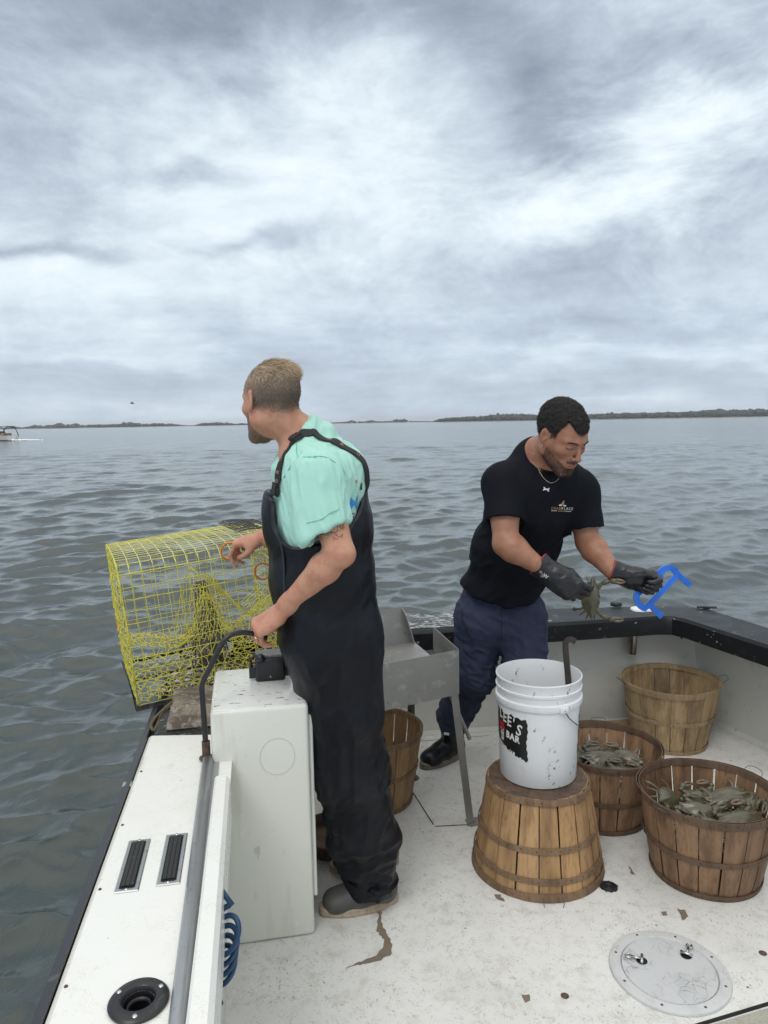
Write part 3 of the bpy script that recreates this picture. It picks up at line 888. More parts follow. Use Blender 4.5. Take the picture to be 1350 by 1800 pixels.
# louvred vents let into the side deck
def vent(c, rz):
    r_ = Matrix.Rotation(rz, 3, 'Z'); fr = MB(); w, l, b = .052, .205, .009
    fr.prism([tuple((r_ @ Vector((sx * w / 2, sy * l / 2, 0)) + Vector((*c[:2], 0))).xy) for sx, sy in ((-1, -1), (1, -1), (1, 1), (-1, 1))], CZ + .001, CZ + .0035,
             top=[tuple((r_ @ Vector((sx * (w / 2 - .002), sy * (l / 2 - .002), 0)) + Vector((*c[:2], 0))).xy) for sx, sy in ((-1, -1), (1, -1), (1, 1), (-1, 1))])
    f = fr.build('vent_frame', M['steel'], boat)
    lo = MB(); lo.box((*c, CZ + .0036), (w - .018, l - .024, .0016), Mx=r_, mi=0)
    for dx_ in (-.0095, 0, .0095):
        q = r_ @ Vector((dx_, 0, 0)); lo.box((c[0] + q.x, c[1] + q.y, CZ + .0062), (.0075 if dx_ else .0088, l - .030, .0035), Mx=r_ @ Matrix.Rotation(rad(8), 3, 'Y'), mi=1)
    lo.build('louvre', [M['lens'], M['blk']], f)
    for sy in (-1, 1):
        q = r_ @ Vector((0, sy * (l / 2 - .006), 0)); sc_ = MB(); sc_.lathe([(0.0001, .0032), (.003, .003), (.0042, 0)], 12, (c[0] + q.x, c[1] + q.y, CZ + .003)); sc_.build('screw', M['steel'], f, smooth=True)
vent((-.589, 1.588), rad(10)); vent((-.505, 1.611), rad(10))

# flush rod holder
rh = MB(); rh.lathe([(.051, 0), (.052, .004), (.048, .0085), (.032, .010), (.028, .007), (.026, -.010), (.025, -.05), (.0001, -.055)], 56, (0, 0, 0))
o = rh.build('rod_holder', M['blk'], boat, smooth=True, angle=50, loc=(-.443, 1.180, CZ + .001)); o.rotation_euler = (rad(0), 0, 0)
rg_ = MB(); rg_.lathe([(.017, -.012), (.0185, -.006), (.021, -.006), (.022, -.012)], 40); rg_.build('inner_ring', M['blkrubber'], o, smooth=True)
for a in (40, 160, 280):
    s2 = MB(); s2.lathe([(.0001, .0105), (.003, .011), (.0048, .0088)], 14, (.041 * math.cos(rad(a)), .041 * math.sin(rad(a)), 0)); s2.build('screw', M['steel'], o, smooth=True)

# round deck hatch
hc = (.806, 1.972)
h_ = MB(); h_.lathe([(.168, .0), (.166, .005), (.158, .007), (.136, .0075), (.1335, .004)], 72)
ho = h_.build('deck_hatch', mat('hatch_rim', (.56, .57, .57), .42, layers=[('noise', 14, .45, .7, (.40, .41, .41), None, .6), ('crack', 40, .03, 0, (.2, .18, .15), None, .6, (9, .5, .62))], bump=[('noise', 60, .2, .002, None)]), boat, smooth=True, angle=30, loc=(*hc, .001))
pl_ = MB(); pl_.lathe([(.1325, .003), (.131, .0062), (.0001, .0064)], 72)
hm_ = mat('hatch_tread', (.58, .59, .60), .36, layers=[('noise', 10, .45, .7, (.44, .46, .47), None, .6), ('crack', 30, .04, 0, (.22, .19, .15), None, .8, (9, .45, .6))])
t = NT(hm_.node_tree); v_ = t.node('ShaderNodeTexCoord').outputs['Object']; ck = t.node('ShaderNodeTexChecker'); ck.inputs['Scale'].default_value = 210
mp = t.node('ShaderNodeMapping'); mp.inputs['Rotation'].default_value = (0, 0, rad(40)); t.l.new(v_, mp.inputs[0]); t.l.new(mp.outputs[0], ck.inputs['Vector'])
bn = t.node('ShaderNodeBump'); bn.inputs['Strength'].default_value = .8; bn.inputs['Distance'].default_value = .003; t.l.new(ck.outputs[1], bn.inputs['Height']); t.l.new(bn.outputs[0], t.n['Principled BSDF'].inputs['Normal'])
pl_.build('hatch_lid', hm_, ho, smooth=True, angle=30)
for a in range(8):
    an = rad(a * 45 + 17); s2 = MB(); s2.lathe([(.0001, .0078), (.0035, .0078), (.0045, .0068)], 12, (.150 * math.cos(an), .150 * math.sin(an), 0)); s2.build('screw', M['rust'], ho, smooth=True)
def latch(px, py, rz):
    c_ = Z(px, py, 0); l0 = (c_[0] - hc[0], c_[1] - hc[1], .008)
    w = MB(); R3 = Matrix.Rotation(rz, 3, 'Z'); g = lambda x_, y_, z_=0: tuple(R3 @ Vector((x_, y_, z_)) + Vector(l0))
    w.lathe([(.0001, -.0005), (.016, -.0005)], 24, l0, mi=1)
    w.tube([g(-.017, 0, .006), g(.017, 0, .006)], .0045, 10)
    w.tube([g(0, 0, .004), g(0, .03, .006)], .004, 8)
    w.tube([g(.008 * math.cos(a), .038 + .009 * math.sin(a), .006) for a in np.linspace(0, 2 * math.pi, 13)[:-1]], .0028, 8, closed=True)
    w.build('latch', [M['steel'], M['lens']], ho, smooth=True)
latch(1128, 1693, rad(70)); latch(1206, 1684, rad(-35))

# small fastenings along the rub rail and the console foot
for y_ in (.95, 1.22, 1.50, 1.76, 2.05):
    fs_ = MB(); fs_.lathe([(.0001, .002), (.0028, .0018), (.0038, 0)], 12); fs_.build('screw', M['rust'], boat, smooth=True, loc=(outL(y_) + .012, y_, CZ + .0005))

# deck drain and bolts
d_ = MB(); d_.lathe([(.029, .0), (.027, .004), (.022, .0045), (.021, .0015), (.0001, .0015)], 32)
d_.add(*[[(math.cos(a) * (.031 + .003 * math.sin(a * 7 + 1) * math.sin(a * 13)), math.sin(a) * (.031 + .003 * math.sin(a * 11)), .0012) for a in np.linspace(0, 6.283, 40)[:-1]], [tuple(range(39))]])
for q in (.007, .014): d_.lathe([(q, .0015), (q + .001, .003), (q + .003, .003), (q + .004, .0015)], 24)
d_.build('deck_drain', M['blk'], boat, loc=(*Z(1070, 1559, 0)[:2], .001))
for (a, b) in ((993, 1751), (1341, 1676)):
    s2 = MB(); s2.lathe([(.0001, .005), (.006, .004), (.009, .001), (.0115, .0005)], 14); s2.build('deck_bolt', M['rust'], boat, smooth=True, loc=(*Z(a, b, 0)[:2], .001))

# console box
cs0 = Vector((-.525, 2.098, 0)); cdir = Vector((.2860, .0535, 0)); cdn_ = cdir.normalized(); cpn = Vector((-cdn_.y, cdn_.x, 0))
CH = .757; CD = .385
cR3 = Matrix((cdn_, cpn, Vector((0, 0, 1)))).transposed()
cons = MB(); ctr = cs0 + cdir / 2 + cpn * CD / 2 + Vector((0, 0, CH / 2)); cons.box(ctr, (cdir.length, CD, CH), Mx=cR3)
co_ = cons.build('console', [M['console'], M['console_top']], boat, bevel=.014, bseg=4, smooth=True, angle=60)
for p_ in co_.data.polygons:
    if p_.normal.z > .9: p_.material_index = 1
sp_ = MB(); q = cs0 + cdir + cdn_ * .007 + cpn * (CD / 2 + .005) + Vector((0, 0, .415)); sp_.box(q, (.013, CD - .035, .60), Mx=cR3); sp_.build('side_door', M['gel'], co_, bevel=.005, smooth=True, angle=50)
rc = cs0 + cdir * .665 - cpn * .0006 + Vector((0, 0, .60))
ri = MB(); ri.tube([rc + cdn_ * (.0525 * math.cos(a)) + Vector((0, 0, .0575 * math.sin(a))) for a in np.linspace(0, 6.283, 61)[:-1]], .0007, 5, closed=True)
ri.build('scribed_ring', mat('ring_mark', (.56, .555, .49), .5), co_)

# throttle box on the console
tb = MB(); tc_ = Z(476, 1198, CH); R3 = cR3
tb.box(Vector(tc_) + cpn * .048 + Vector((0, 0, .038)), (.098, .094, .076), Mx=R3)
tbo = tb.build('control_box', M['blk'], boat, bevel=.008, bseg=3, smooth=True, angle=50)
tp = MB(); tp.box(Vector(tc_) + cpn * .05 + Vector((0, 0, .080)), (.090, .074, .010), Mx=R3); tp.build('box_lid', mat('grey_lid', (.10, .10, .105), .3, layers=[('noise', 60, .5, .7, (.25, .25, .25), None, .6)]), tbo, bevel=.003)
for s_ in (-1, 1):
    kb = MB(); base = Vector(tc_) + cdn_ * (s_ * .058) + cpn * .03
    kb.box(base + Vector((0, 0, .028)), (.022, .030, .036), Mx=R3)
    if s_ < 0:
        kb.tube([base + Vector((0, 0, .035)), base + Vector((-.006, 0, .07)), base + Vector((.012, -.012, .088)), base + Vector((.030, -.022, .086))], .0048, 10)
    o = kb.build('lever_mount', M['blk'], tbo, smooth=True, angle=50)
kn = MB(); kn.lathe([(.0001, -.016), (.008, -.014), (.014, -.007), (.016, 0), (.014, .007), (.008, .014), (.0001, .016)], 20); kn.build('lever_knob', M['blk'], tbo, smooth=True, loc=Vector(tc_) + cdn_ * -.030 + cpn * .004 + Vector((0, 0, .080)))
for s_, zz in ((0, .018),):
    s2 = MB(); s2.box(Vector(tc_) - cpn * .002 + Vector((0, 0, zz)), (.004, .004, .004), Mx=R3); s2.build('screw', M['steel'], tbo)

# bent black grab bar standing on the side deck
BAR = [P(363, 1328, 2.118), P(361, 1300, 2.118), P(356, 1224, 2.12), P(355, 1208, 2.12), P(359, 1194, 2.122), P(366, 1180, 2.126), P(384, 1143, 2.142), P(391, 1130, 2.148), P(400, 1120, 2.155), P(412, 1114, 2.165), P(430, 1112, 2.18), P(452, 1116, 2.20), P(468, 1122, 2.215)]
def smoothpath(pts, n=6):
    pts = [Vector(p) for p in pts]; out = []
    for i in range(len(pts) - 1):
        p0, p1, p2, p3 = pts[max(i - 1, 0)], pts[i], pts[i + 1], pts[min(i + 2, len(pts) - 1)]
        for k in range(n):
            t_ = k / n; out.append(.5 * ((2 * p1) + (-p0 + p2) * t_ + (2 * p0 - 5 * p1 + 4 * p2 - p3) * t_ ** 2 + (-p0 + 3 * p1 - 3 * p2 + p3) * t_ ** 3))
    out.append(pts[-1]); return out
gb = MB(); gb.tube(smoothpath(BAR, 4), .0084, 14)
gbo = gb.build('grab_bar', M['blk'], boat, smooth=True)
sk = MB(); b0 = Vector(BAR[0]); sk.tube([b0 + Vector((0, 0, -.008)), b0 + Vector((0, 0, .045))], .0125, 16); sk.lathe([(.0001, .002), (.022, .002), (.022, -.002)], 20, tuple(b0 + Vector((0, 0, -.007)))); sk.build('bar_socket', M['rust'], gbo, smooth=True, angle=40)
hk = MB(); hk.box(b0 + Vector((.026, .01, .01)), (.012, .03, .032), rz=rad(10)); hk.box(b0 + Vector((.024, .03, .045)), (.014, .012, .06), rz=rad(10)); hk.build('bar_bracket', M['white'], gbo, bevel=.004)

# stern fittings
c1 = Z(1130, 1072, CZ); fp = MB()
ang = np.linspace(0, 2 * math.pi, 41)[:-1]
def sup(a, ra, rb, e_=.7): return (math.copysign(abs(math.cos(a)) ** e_, math.cos(a)) * ra, math.copysign(abs(math.sin(a)) ** e_, math.sin(a)) * rb)
o1 = [sup(a, .062, .048) for a in ang]; i1 = [(math.cos(a) * .026, math.sin(a) * .020) for a in ang]
fp.add([(x_, y_, 0) for x_, y_ in o1] + [(x_ * .95, y_ * .95, .008) for x_, y_ in o1] + [(x_, y_, .008) for x_, y_ in i1] + [(x_, y_, -.0) for x_, y_ in i1] + [(0, 0, 0)],
       [(r_ * 40 + i, r_ * 40 + (i + 1) % 40, (r_ + 1) * 40 + (i + 1) % 40, (r_ + 1) * 40 + i) for r_ in range(3) for i in range(40)])
fpo = fp.build('flush_fitting', M['white'], boat, smooth=True, angle=40, loc=(c1[0], c1[1], CZ + .001)); fpo.rotation_euler.z = rad(8)
ft = MB(); ft.lathe([(.0001, .002), (.022, .002), (.026, .002)], 24); ft.build('fitting_hole', M['lens'], fpo)
ct = MB(); c2 = Z(1085, 1066, CZ); ct.lathe([(.030, 0), (.031, .012), (.026, .020), (.0001, .022)], 24); ct.build('deck_fill_cap', M['blk'], boat, smooth=True, angle=40, loc=(c2[0], c2[1] + .02, CZ))
tt = MB(); c3 = P(1113, 1114, 3.60); tt.tube([Vector(P(1113, 1118, 3.70)) + Vector((0, 0, .03)), Vector(P(1111, 1149, 3.70))], .0225, 22, caps=False); tt.lathe([(.0001, 0), (.0222, 0)], 22, tuple(P(1111, 1147, 3.70)), mi=1)
tt.build('rod_tube', [mat('stainless_tube', (.42, .40, .36), .25, 1.0, layers=[('noise', 16, .45, .6, (.16, .14, .11), (2, 2, .3), .8)]), M['lens']], boat, smooth=True, angle=50)
# little cleat on the starboard cap and a dangling wire end
ck_ = MB(); c4 = Z(1240, 1069, CZ); ck_.tube([Vector(c4) + Vector((-.045, 0, .008)), Vector(c4) + Vector((.045, -.03, .010))], .006, 8); ck_.box(Vector(c4) + Vector((0, -.012, .005)), (.03, .02, .012)); ck_.build('cap_strap', M['blk'], boat, smooth=True, angle=40)
wq_ = MB(); wq_.tube([P(1191, 1108, 3.6), P(1192, 1114, 3.6), P(1196, 1119, 3.6)], .0014, 5); wq_.tube([P(1195, 1118, 3.6), P(1199, 1123, 3.6)], .004, 6); wq_.build('loose_wire_end', M['blk'], boat)
# timber kerb behind the middle basket
tk = MB(); a_, b_ = Vector(Z(1020, 1291, 0)), Vector(Z(1120, 1284, 0)); dd = (b_ - a_); md = (a_ + b_) / 2
tk.box((md.x, md.y + .02, .024), (dd.length + .12, .05, .046), rz=math.atan2(dd.y, dd.x)); tk.build('floor_batten', M['wood_palehoop'], boat, bevel=.006)
# ================================================================== BASKETS
def basket(name, loc, rot, label, cw, ch, r0=.172, r1=.228, H=.295, ns=18, seed=1, hoops=(.47,), gap=.028, tone=(.8, 1.15), base_m='wood_base', wires=True):
    root = empty(name, loc, rot, label, 'basket', 'slatted wooden bushel baskets on the deck')
    rg = random.Random(seed)
    prof = lambda t_: r0 + (r1 - r0) * (t_ ** .86)
    st = MB()
    for i in range(ns):
        a0 = 2 * math.pi * (i + gap * rg.uniform(.6, 1.8)) / ns; a1 = 2 * math.pi * (i + 1 - gap * rg.uniform(.6, 1.8)) / ns
        tv = rg.uniform(*tone); hue = rg.uniform(-.05, .05); c_ = (tv, tv * (1 + hue * .4), tv * (1 + hue)); off = rg.uniform(-.0015, .0018); zt = H - rg.uniform(.004, .010); zb = rg.uniform(-.001, .002)
        nz, na = 9, 5; vs = []
        for j in range(nz):
            t_ = j / (nz - 1); z_ = zb + (zt - zb) * t_
            for k in range(na):
                a = a0 + (a1 - a0) * k / (na - 1); u = (k / (na - 1) - .5) * 2
                r_ = prof(t_) + off - .0022 * u * u + .0012 * math.sin(5 * t_ + i)
                vs.append((r_ * math.cos(a), r_ * math.sin(a), z_))
        n1 = len(vs)
        for j in range(nz):
            for k in range(na):
                x_, y_, z_ = vs[j * na + k]; q = math.hypot(x_, y_); vs.append((x_ * (q - .0028) / q, y_ * (q - .0028) / q, z_))
        fs = []
        for j in range(nz - 1):
            for k in range(na - 1):
                a = j * na + k; fs.append((a, a + 1, a + na + 1, a + na)); fs.append((n1 + a + na, n1 + a + na + 1, n1 + a + 1, n1 + a))
            fs.append((j * na, (j + 1) * na, n1 + (j + 1) * na, n1 + j * na)); a = j * na + na - 1; fs.append((a + na, a, n1 + a, n1 + a + na))
        for k in range(na - 1): a = (nz - 1) * na + k; fs.append((a, a + 1, n1 + a + 1, n1 + a)); fs.append((k + 1, k, n1 + k, n1 + k + 1))
        st.add(vs, fs, 0, c_)
    st.build('staves', M[cw], root, smooth=True, angle=40)

    def hoop(nm, z0, z1, dr, th, sd, nails=True, inner=False, wav=.0015):
        h = MB(); n_ = 96; r2 = random.Random(sd); ph = r2.random() * 6
        vs = []
        for i in range(n_ + 1):
            a = 2 * math.pi * i / n_ + ph; wv = wav * math.sin(a * 2 + sd) + wav * .6 * math.sin(a * 5)
            lap = .0022 * (i / n_)
            for z_, e_ in ((z0, 0), (z0, 1), ((z0 + z1) / 2, 1.15), (z1, 1), (z1, 0)):
                t_ = min(1, max(0, z_ / H)); r_ = prof(t_) + dr + (e_ * th if not inner else -e_ * th) + lap
                vs.append((r_ * math.cos(a), r_ * math.sin(a), z_ + wv))
        fs = [(i * 5 + j, (i + 1) * 5 + j, (i + 1) * 5 + (j + 1) % 5, i * 5 + (j + 1) % 5) for i in range(n_) for j in range(5)]
        h.add(vs, fs, 0, (1, 1, 1))
        if nails:
            for i in range(int(ns * 1.7)):
                a = 2 * math.pi * (i + .9 * r2.random()) / (ns * 1.7); z_ = z0 + (z1 - z0) * r2.uniform(.35, .6); r_ = prof(z_ / H) + dr + th * 1.12 + .0015
                t1 = Vector((-math.sin(a), math.cos(a), 0)); n1 = Vector((math.cos(a), math.sin(a), 0)); c_ = n1 * r_ + Vector((0, 0, z_))
                h.add([c_ - t1 * .0050 + Vector((0, 0, .0022)), c_ + Vector((0, 0, .0020)), c_ + t1 * .0050 - Vector((0, 0, .0022)), c_ - Vector((0, 0, .0016)), c_ + n1 * .0006],
                      [(0, 4, 1), (1, 4, 2), (2, 4, 3), (3, 4, 0)], 1)
        return h.build(nm, [M[ch], M['nailstain']], root, smooth=True, angle=50)
    hoop('rim_hoop', H - .026, H + .001, .0012, .0030, seed)
    hoop('inner_rim_hoop', H - .024, H, -.0045, .0028, seed + 1, inner=True)
    for q, hz_ in enumerate(hoops): hoop('middle_hoop', H * hz_ - .010, H * hz_ + .010, .0012, .0028, seed + 2 + q)
    hoop('bottom_hoop', .0005, .020, .0012, .0028, seed + 5)
    bs = MB(); bs.lathe([(.0001, .013), (r0 - .006, .013), (r0 - .001, .011), (r0 - .001, .001), (.0001, .001)], 64); bs.build('base', M[base_m], root, smooth=True, angle=40)
    if wires:
        for s_ in (0, math.pi):
            w = MB(); a = s_ + .15; c_ = Vector((math.cos(a), math.sin(a), 0)); t1 = Vector((-math.sin(a), math.cos(a), 0)); rr_ = r1 + .004
            r3 = random.Random(seed + int(s_)); k_ = r3.uniform(.6, 1.1)
            pts = [c_ * (rr_ - .012) + t1 * .03 + Vector((0, 0, H - .02)), c_ * (rr_ + .004) + t1 * .034 + Vector((0, 0, H - .012)), c_ * (rr_ + .030 * k_) + t1 * .030 + Vector((0, 0, H + .004)),
                   c_ * (rr_ + .040 * k_) + t1 * .004 + Vector((0, 0, H + .010 * k_)), c_ * (rr_ + .034 * k_) - t1 * .026 + Vector((0, 0, H + .002)), c_ * (rr_ + .006) - t1 * .034 + Vector((0, 0, H - .014)), c_ * (rr_ - .012) - t1 * .03 + Vector((0, 0, H - .02))]
            w.tube(smoothpath(pts, 4), .0012, 6); w.build('wire_handle', M['wire'], root, smooth=True)
    return root


M['nailstain'] = mat('nail_stain', (.035, .022, .016), .6)
BU = (.535, 2.520)
basket('basket', (BU[0], BU[1], .331), (math.pi, 0, rad(100)), 'golden upturned basket standing under the white bucket', 'wood_gold', 'wood_hoop', H=.33, r0=.176, r1=.232, seed=5, hoops=(.50, .80), ns=18, base_m='wood_base')
basket('basket', (1.118, 2.455, .001), (0, 0, rad(20)), 'brown basket holding a pile of crabs, nearest the right edge', 'wood_dark', 'wood_dkhoop', H=.305, r0=.178, r1=.232, seed=9, hoops=(.46,), gap=.03, tone=(.75, 1.1))
basket('basket', (.872, 2.848, .001), (0, 0, rad(70)), 'half hidden basket with crabs between the bucket and the pale empty basket', 'wood_dark', 'wood_dkhoop', H=.295, r0=.17, r1=.225, seed=14, hoops=(.46,), gap=.03, tone=(.95, 1.5))
basket('basket', (1.400, 3.520, .001), (0, 0, rad(-10)), 'empty pale mildewed basket standing in the stern corner', 'wood_pale', 'wood_palehoop', H=.318, r0=.172, r1=.228, seed=22, hoops=(.5,), gap=.022, tone=(.85, 1.1))
basket('basket', (-.070, 3.000, .001), (0, 0, rad(40)), 'tall basket under the metal sorting table beside the overalls leg', 'wood_gold', 'wood_hoop', H=.32, r0=.165, r1=.215, seed=31, hoops=(.5,), gap=.035, tone=(.6, .85))
basket('basket', (-.215, 2.66, .001), (0, 0, rad(10)), 'low dark basket in the gap between the console and the overalls leg', 'wood_dkhoop', 'wood_base', H=.055, r0=.115, r1=.13, seed=33, hoops=(), tone=(.4, .6), wires=False)

# ================================================================== CRABS
M['crab'] = mat('crab_shell', (.070, .063, .034), .30, layers=[('noise', 38, .45, .7, (.115, .100, .052), None, .8), ('noise', 22, .55, .75, (.030, .034, .026), None, .8), ('noise', 90, .60, .68, (.30, .29, .24), None, .55, (30, .5, .62)), ('vein', 55, .020, 0, (.24, .24, .19), None, .55, (20, .44, .56))], bump=[('noise', 160, .5, .002, None)], coat=.3)
M['crableg'] = mat('crab_leg', (.098, .088, .052), .38, layers=[('noise', 60, .45, .7, (.055, .060, .045), None, .8), ('noise', 35, .55, .7, (.09, .11, .12), None, .4)], bump=[('noise', 160, .4, .002, None)], coat=.1)
M['crabtip'] = mat('crab_claw_tip', (.19, .115, .065), .45, layers=[('noise', 50, .40, .58, (.09, .085, .06), None, .95)], coat=.3)


def crab_parts(pose=0):
    """carapace in XY (X lateral, -Y front), Z up; returns list of (name, MB, material)"""
    out = []; cp_ = MB()
    nA, nR = 64, 7
    def outline(a):
        x_ = math.cos(a); y_ = math.sin(a)
        r_ = .052 * (1 if True else 0)
        X_ = .069 * math.copysign(abs(x_) ** .9, x_); Y_ = .045 * y_ if y_ > 0 else .031 * y_ * (1 + .1 * math.cos(a * 2))
        if abs(x_) > .965: X_ *= 1 + (abs(x_) - .965) / .035 * .30
        return X_, Y_
    vs = []
    for sgn in (1, -1):
        for j in range(nR):
            t_ = (j + 1) / nR
            for i in range(nA):
                a = 2 * math.pi * i / nA; X_, Y_ = outline(a)
                if t_ == 1 and math.sin(a) < -.05 and i % 2: X_ *= 1.07; Y_ *= 1.14
                hgt = (.019 if sgn == 1 else .014) * (1 - t_ ** 2.3) + (.0014 * math.sin(X_ * t_ * 190) * math.cos(Y_ * t_ * 230) * (1 - t_) if sgn == 1 else 0)
                vs.append((X_ * t_, Y_ * t_, sgn * hgt))
        vs.append((0, 0, sgn * (.019 if sgn == 1 else .014)))
    B0 = nA * nR + 1
    fs = []
    for s2, base in ((1, 0), (-1, B0)):
        for j in range(nR - 1):
            for i in range(nA):
                a, b = base + j * nA + i, base + j * nA + (i + 1) % nA; q = (a, a + nA, b + nA, b); fs.append(q if s2 == 1 else q[::-1])
        for i in range(nA): q = (base + nA * nR, base + i, base + (i + 1) % nA); fs.append(q if s2 == 1 else q[::-1])
    e1 = (nR - 1) * nA
    for i in range(nA): fs.append((e1 + i, B0 + e1 + i, B0 + e1 + (i + 1) % nA, e1 + (i + 1) % nA))
    cp_.add(vs, fs)
    for s_ in (-1, 1): cp_.tube([(s_ * .012, -.024, .004), (s_ * .015, -.031, .008)], [.0025, .0035], 8)
    out.append(('carapace', cp_, 'crab'))
    rg = random.Random(pose)
    for s_ in (-1, 1):
        cl = MB(); sp_ = rg.uniform(-.3, .4) if pose else 0
        if pose == 99: J = [(s_ * .034, -.016, -.004), (s_ * .066, -.034, .0), (s_ * .078, -.068, .004), (s_ * .080, -.095, .006), (s_ * .078, -.130, .006)]
        else: J = [(s_ * .034, -.018, -.004), (s_ * .066, -.030 - .01 * sp_, -.002), (s_ * .066, -.046, .0 + .01 * sp_), (s_ * .044, -.052, .002), (s_ * .008, -.054, .002)]
        J = [Vector(j) for j in J]
        cl.tube(smoothpath([J[0], J[1]], 4), [.006, .008, .0095, .009, .0065], 9)
        cl.tube(smoothpath([J[1], J[2]], 4), [.006, .0095, .011, .0095, .006], 9)
        cl.tube([J[2], J[2].lerp(J[3], .35), J[2].lerp(J[3], .75), J[3]], [.006, .0125, .0125, .010], 10, flat=.7)
        dv = (J[4] - J[3]).normalized(); up = Vector((0, 0, 1)); sd = dv.cross(up).normalized()
        for q in (-1, 1):
            cl.tube([J[3] + sd * q * .0055, J[3].lerp(J[4], .45) + sd * q * .0066, J[3].lerp(J[4], .85) + sd * q * .0035, J[4] + sd * q * .001], [.0068, .0052, .0034, .0008], 8, mi=1)
        out.append(('claw', cl, ('crableg', 'crabtip')))
        for k in range(4):
            lg = MB(); a = rad([-8, 14, 36, 60][k]) + rg.uniform(-.12, .12); L = [.043, .045, .043, .044][k]; dz_ = rg.uniform(-.01, .012)
            b = Vector((s_ * .036, [-.006, .006, .015, .024][k], -.005)); d1 = Vector((s_ * math.cos(a), math.sin(a), .12)).normalized(); d2 = Vector((s_ * math.cos(a + .25), math.sin(a + .25), -.45 + dz_ * 8)).normalized()
            p1 = b + d1 * L * .55; p2 = p1 + d2 * L * .45; p3 = p2 + (d2 + Vector((0, 0, -.25))).normalized() * L * .55
            if k < 3: lg.tube([b, p1, p2, p3], [.0045, .0045, .0035, .0008], 7, flat=.6)
            else: lg.tube([b, p1, p2, p2.lerp(p3, .5), p3], [.0055, .0052, .0050, .0095, .003], 9, flat=.35)
            out.append(('leg', lg, 'crableg'))
    return out


def make_crab(loc, Mx, label, pose=0, scale=1.0, group=None):
    root = empty('blue_crab', loc, (0, 0, 0), label, 'crab', group)
    for nm, mb, mm in crab_parts(pose):
        mb.build(nm, [M[q] for q in mm] if isinstance(mm, tuple) else M[mm], root, smooth=True, angle=60)
    root.matrix_world = Matrix.Translation(loc) @ Mx.to_4x4() @ Matrix.Scale(scale, 4)
    return root


def eul(x_, y_, z_): return Matrix.Rotation(rad(x_), 3, 'X') @ Matrix.Rotation(rad(y_), 3, 'Y') @ Matrix.Rotation(rad(z_), 3, 'Z')
CG = 'crabs lying in the baskets'
RC = (1.118, 2.455)
protoA = None
cl_ = [((-.110, .050, .240), (30, 42, 25), 'pale green crab climbing the left wall of the right basket', 1, 1.08),
       ((.000, .020, .215), (24, 6, 165), 'crab lying flat in the middle of the right basket pile', 2, 1.0),
       ((.100, .055, .232), (30, -8, 12), 'dark crab with pale shell markings at the back right of the pile', 3, 1.1),
       ((.088, -.055, .222), (26, 4, 195), 'broad smooth grey green crab at the front right of the pile', 4, 1.12),
       ((.000, -.085, .205), (24, 10, -20), 'small crab at the very front of the right basket pile', 5, .9),
       ((-.070, -.045, .195), (22, 14, 150), 'crab half under the climbing one in the right basket', 6, 1.0),
       ((.150, .010, .215), (24, -20, 50), 'crab pressed to the right wall of the right basket', 7, .95),
       ((.030, .115, .215), (34, 6, 190), 'crab tucked against the far wall behind the right basket pile', 8, 1.0),
       ((-.125, -.010, .185), (20, 25, 40), 'low crab at the left edge of the right basket pile', 9, .9)]
for (o_, r_, lb, ps, s_) in cl_: make_crab((RC[0] + o_[0], RC[1] + o_[1], o_[2]), eul(*r_), lb, ps, s_ * .95, CG)
for k_ in range(6):   # lower layer of the pile
    a = k_ * 1.05; make_crab((RC[0] + .095 * math.cos(a), RC[1] + .095 * math.sin(a), .150), eul(8, 10, 57 * k_), 'buried crab low at the %s side of the right basket pile' % ('right', 'far right', 'far left', 'left', 'near left', 'near right')[k_], 8 + k_ % 2, 1.1, CG)
MC = (.872, 2.848)
ml = [((.015, .035, .222), (30, 4, 178), 'large dark crab on top in the half hidden middle basket', 3, 1.15),
      ((-.085, .050, .205), (26, 22, 30), 'crab against the left wall of the half hidden middle basket', 4, 1.0),
      ((-.055, -.060, .200), (26, 8, 15), 'crab at the front left of the half hidden middle basket', 5, .95),
      ((.060, -.060, .200), (28, -8, 160), 'crab with pale tipped claws at the front of the middle basket', 6, .95),
      ((.085, .045, .215), (26, -18, -30), 'crab against the right wall of the half hidden middle basket', 7, 1.0),
      ((-.02, .115, .205), (36, 0, 10), 'crab at the far wall of the half hidden middle basket', 8, .95)]
for (o_, r_, lb, ps, s_) in ml: make_crab((MC[0] + o_[0], MC[1] + o_[1], o_[2]), eul(*r_), lb, ps, s_, CG)
for k_ in range(4):
    a = k_ * 1.57 + .5; make_crab((MC[0] + .08 * math.cos(a), MC[1] + .08 * math.sin(a), .145), eul(8, 10, 80 * k_), 'buried crab low at the %s of the half hidden middle basket' % ('far right', 'far left', 'near left', 'near right')[k_], 8, 1.1, CG)

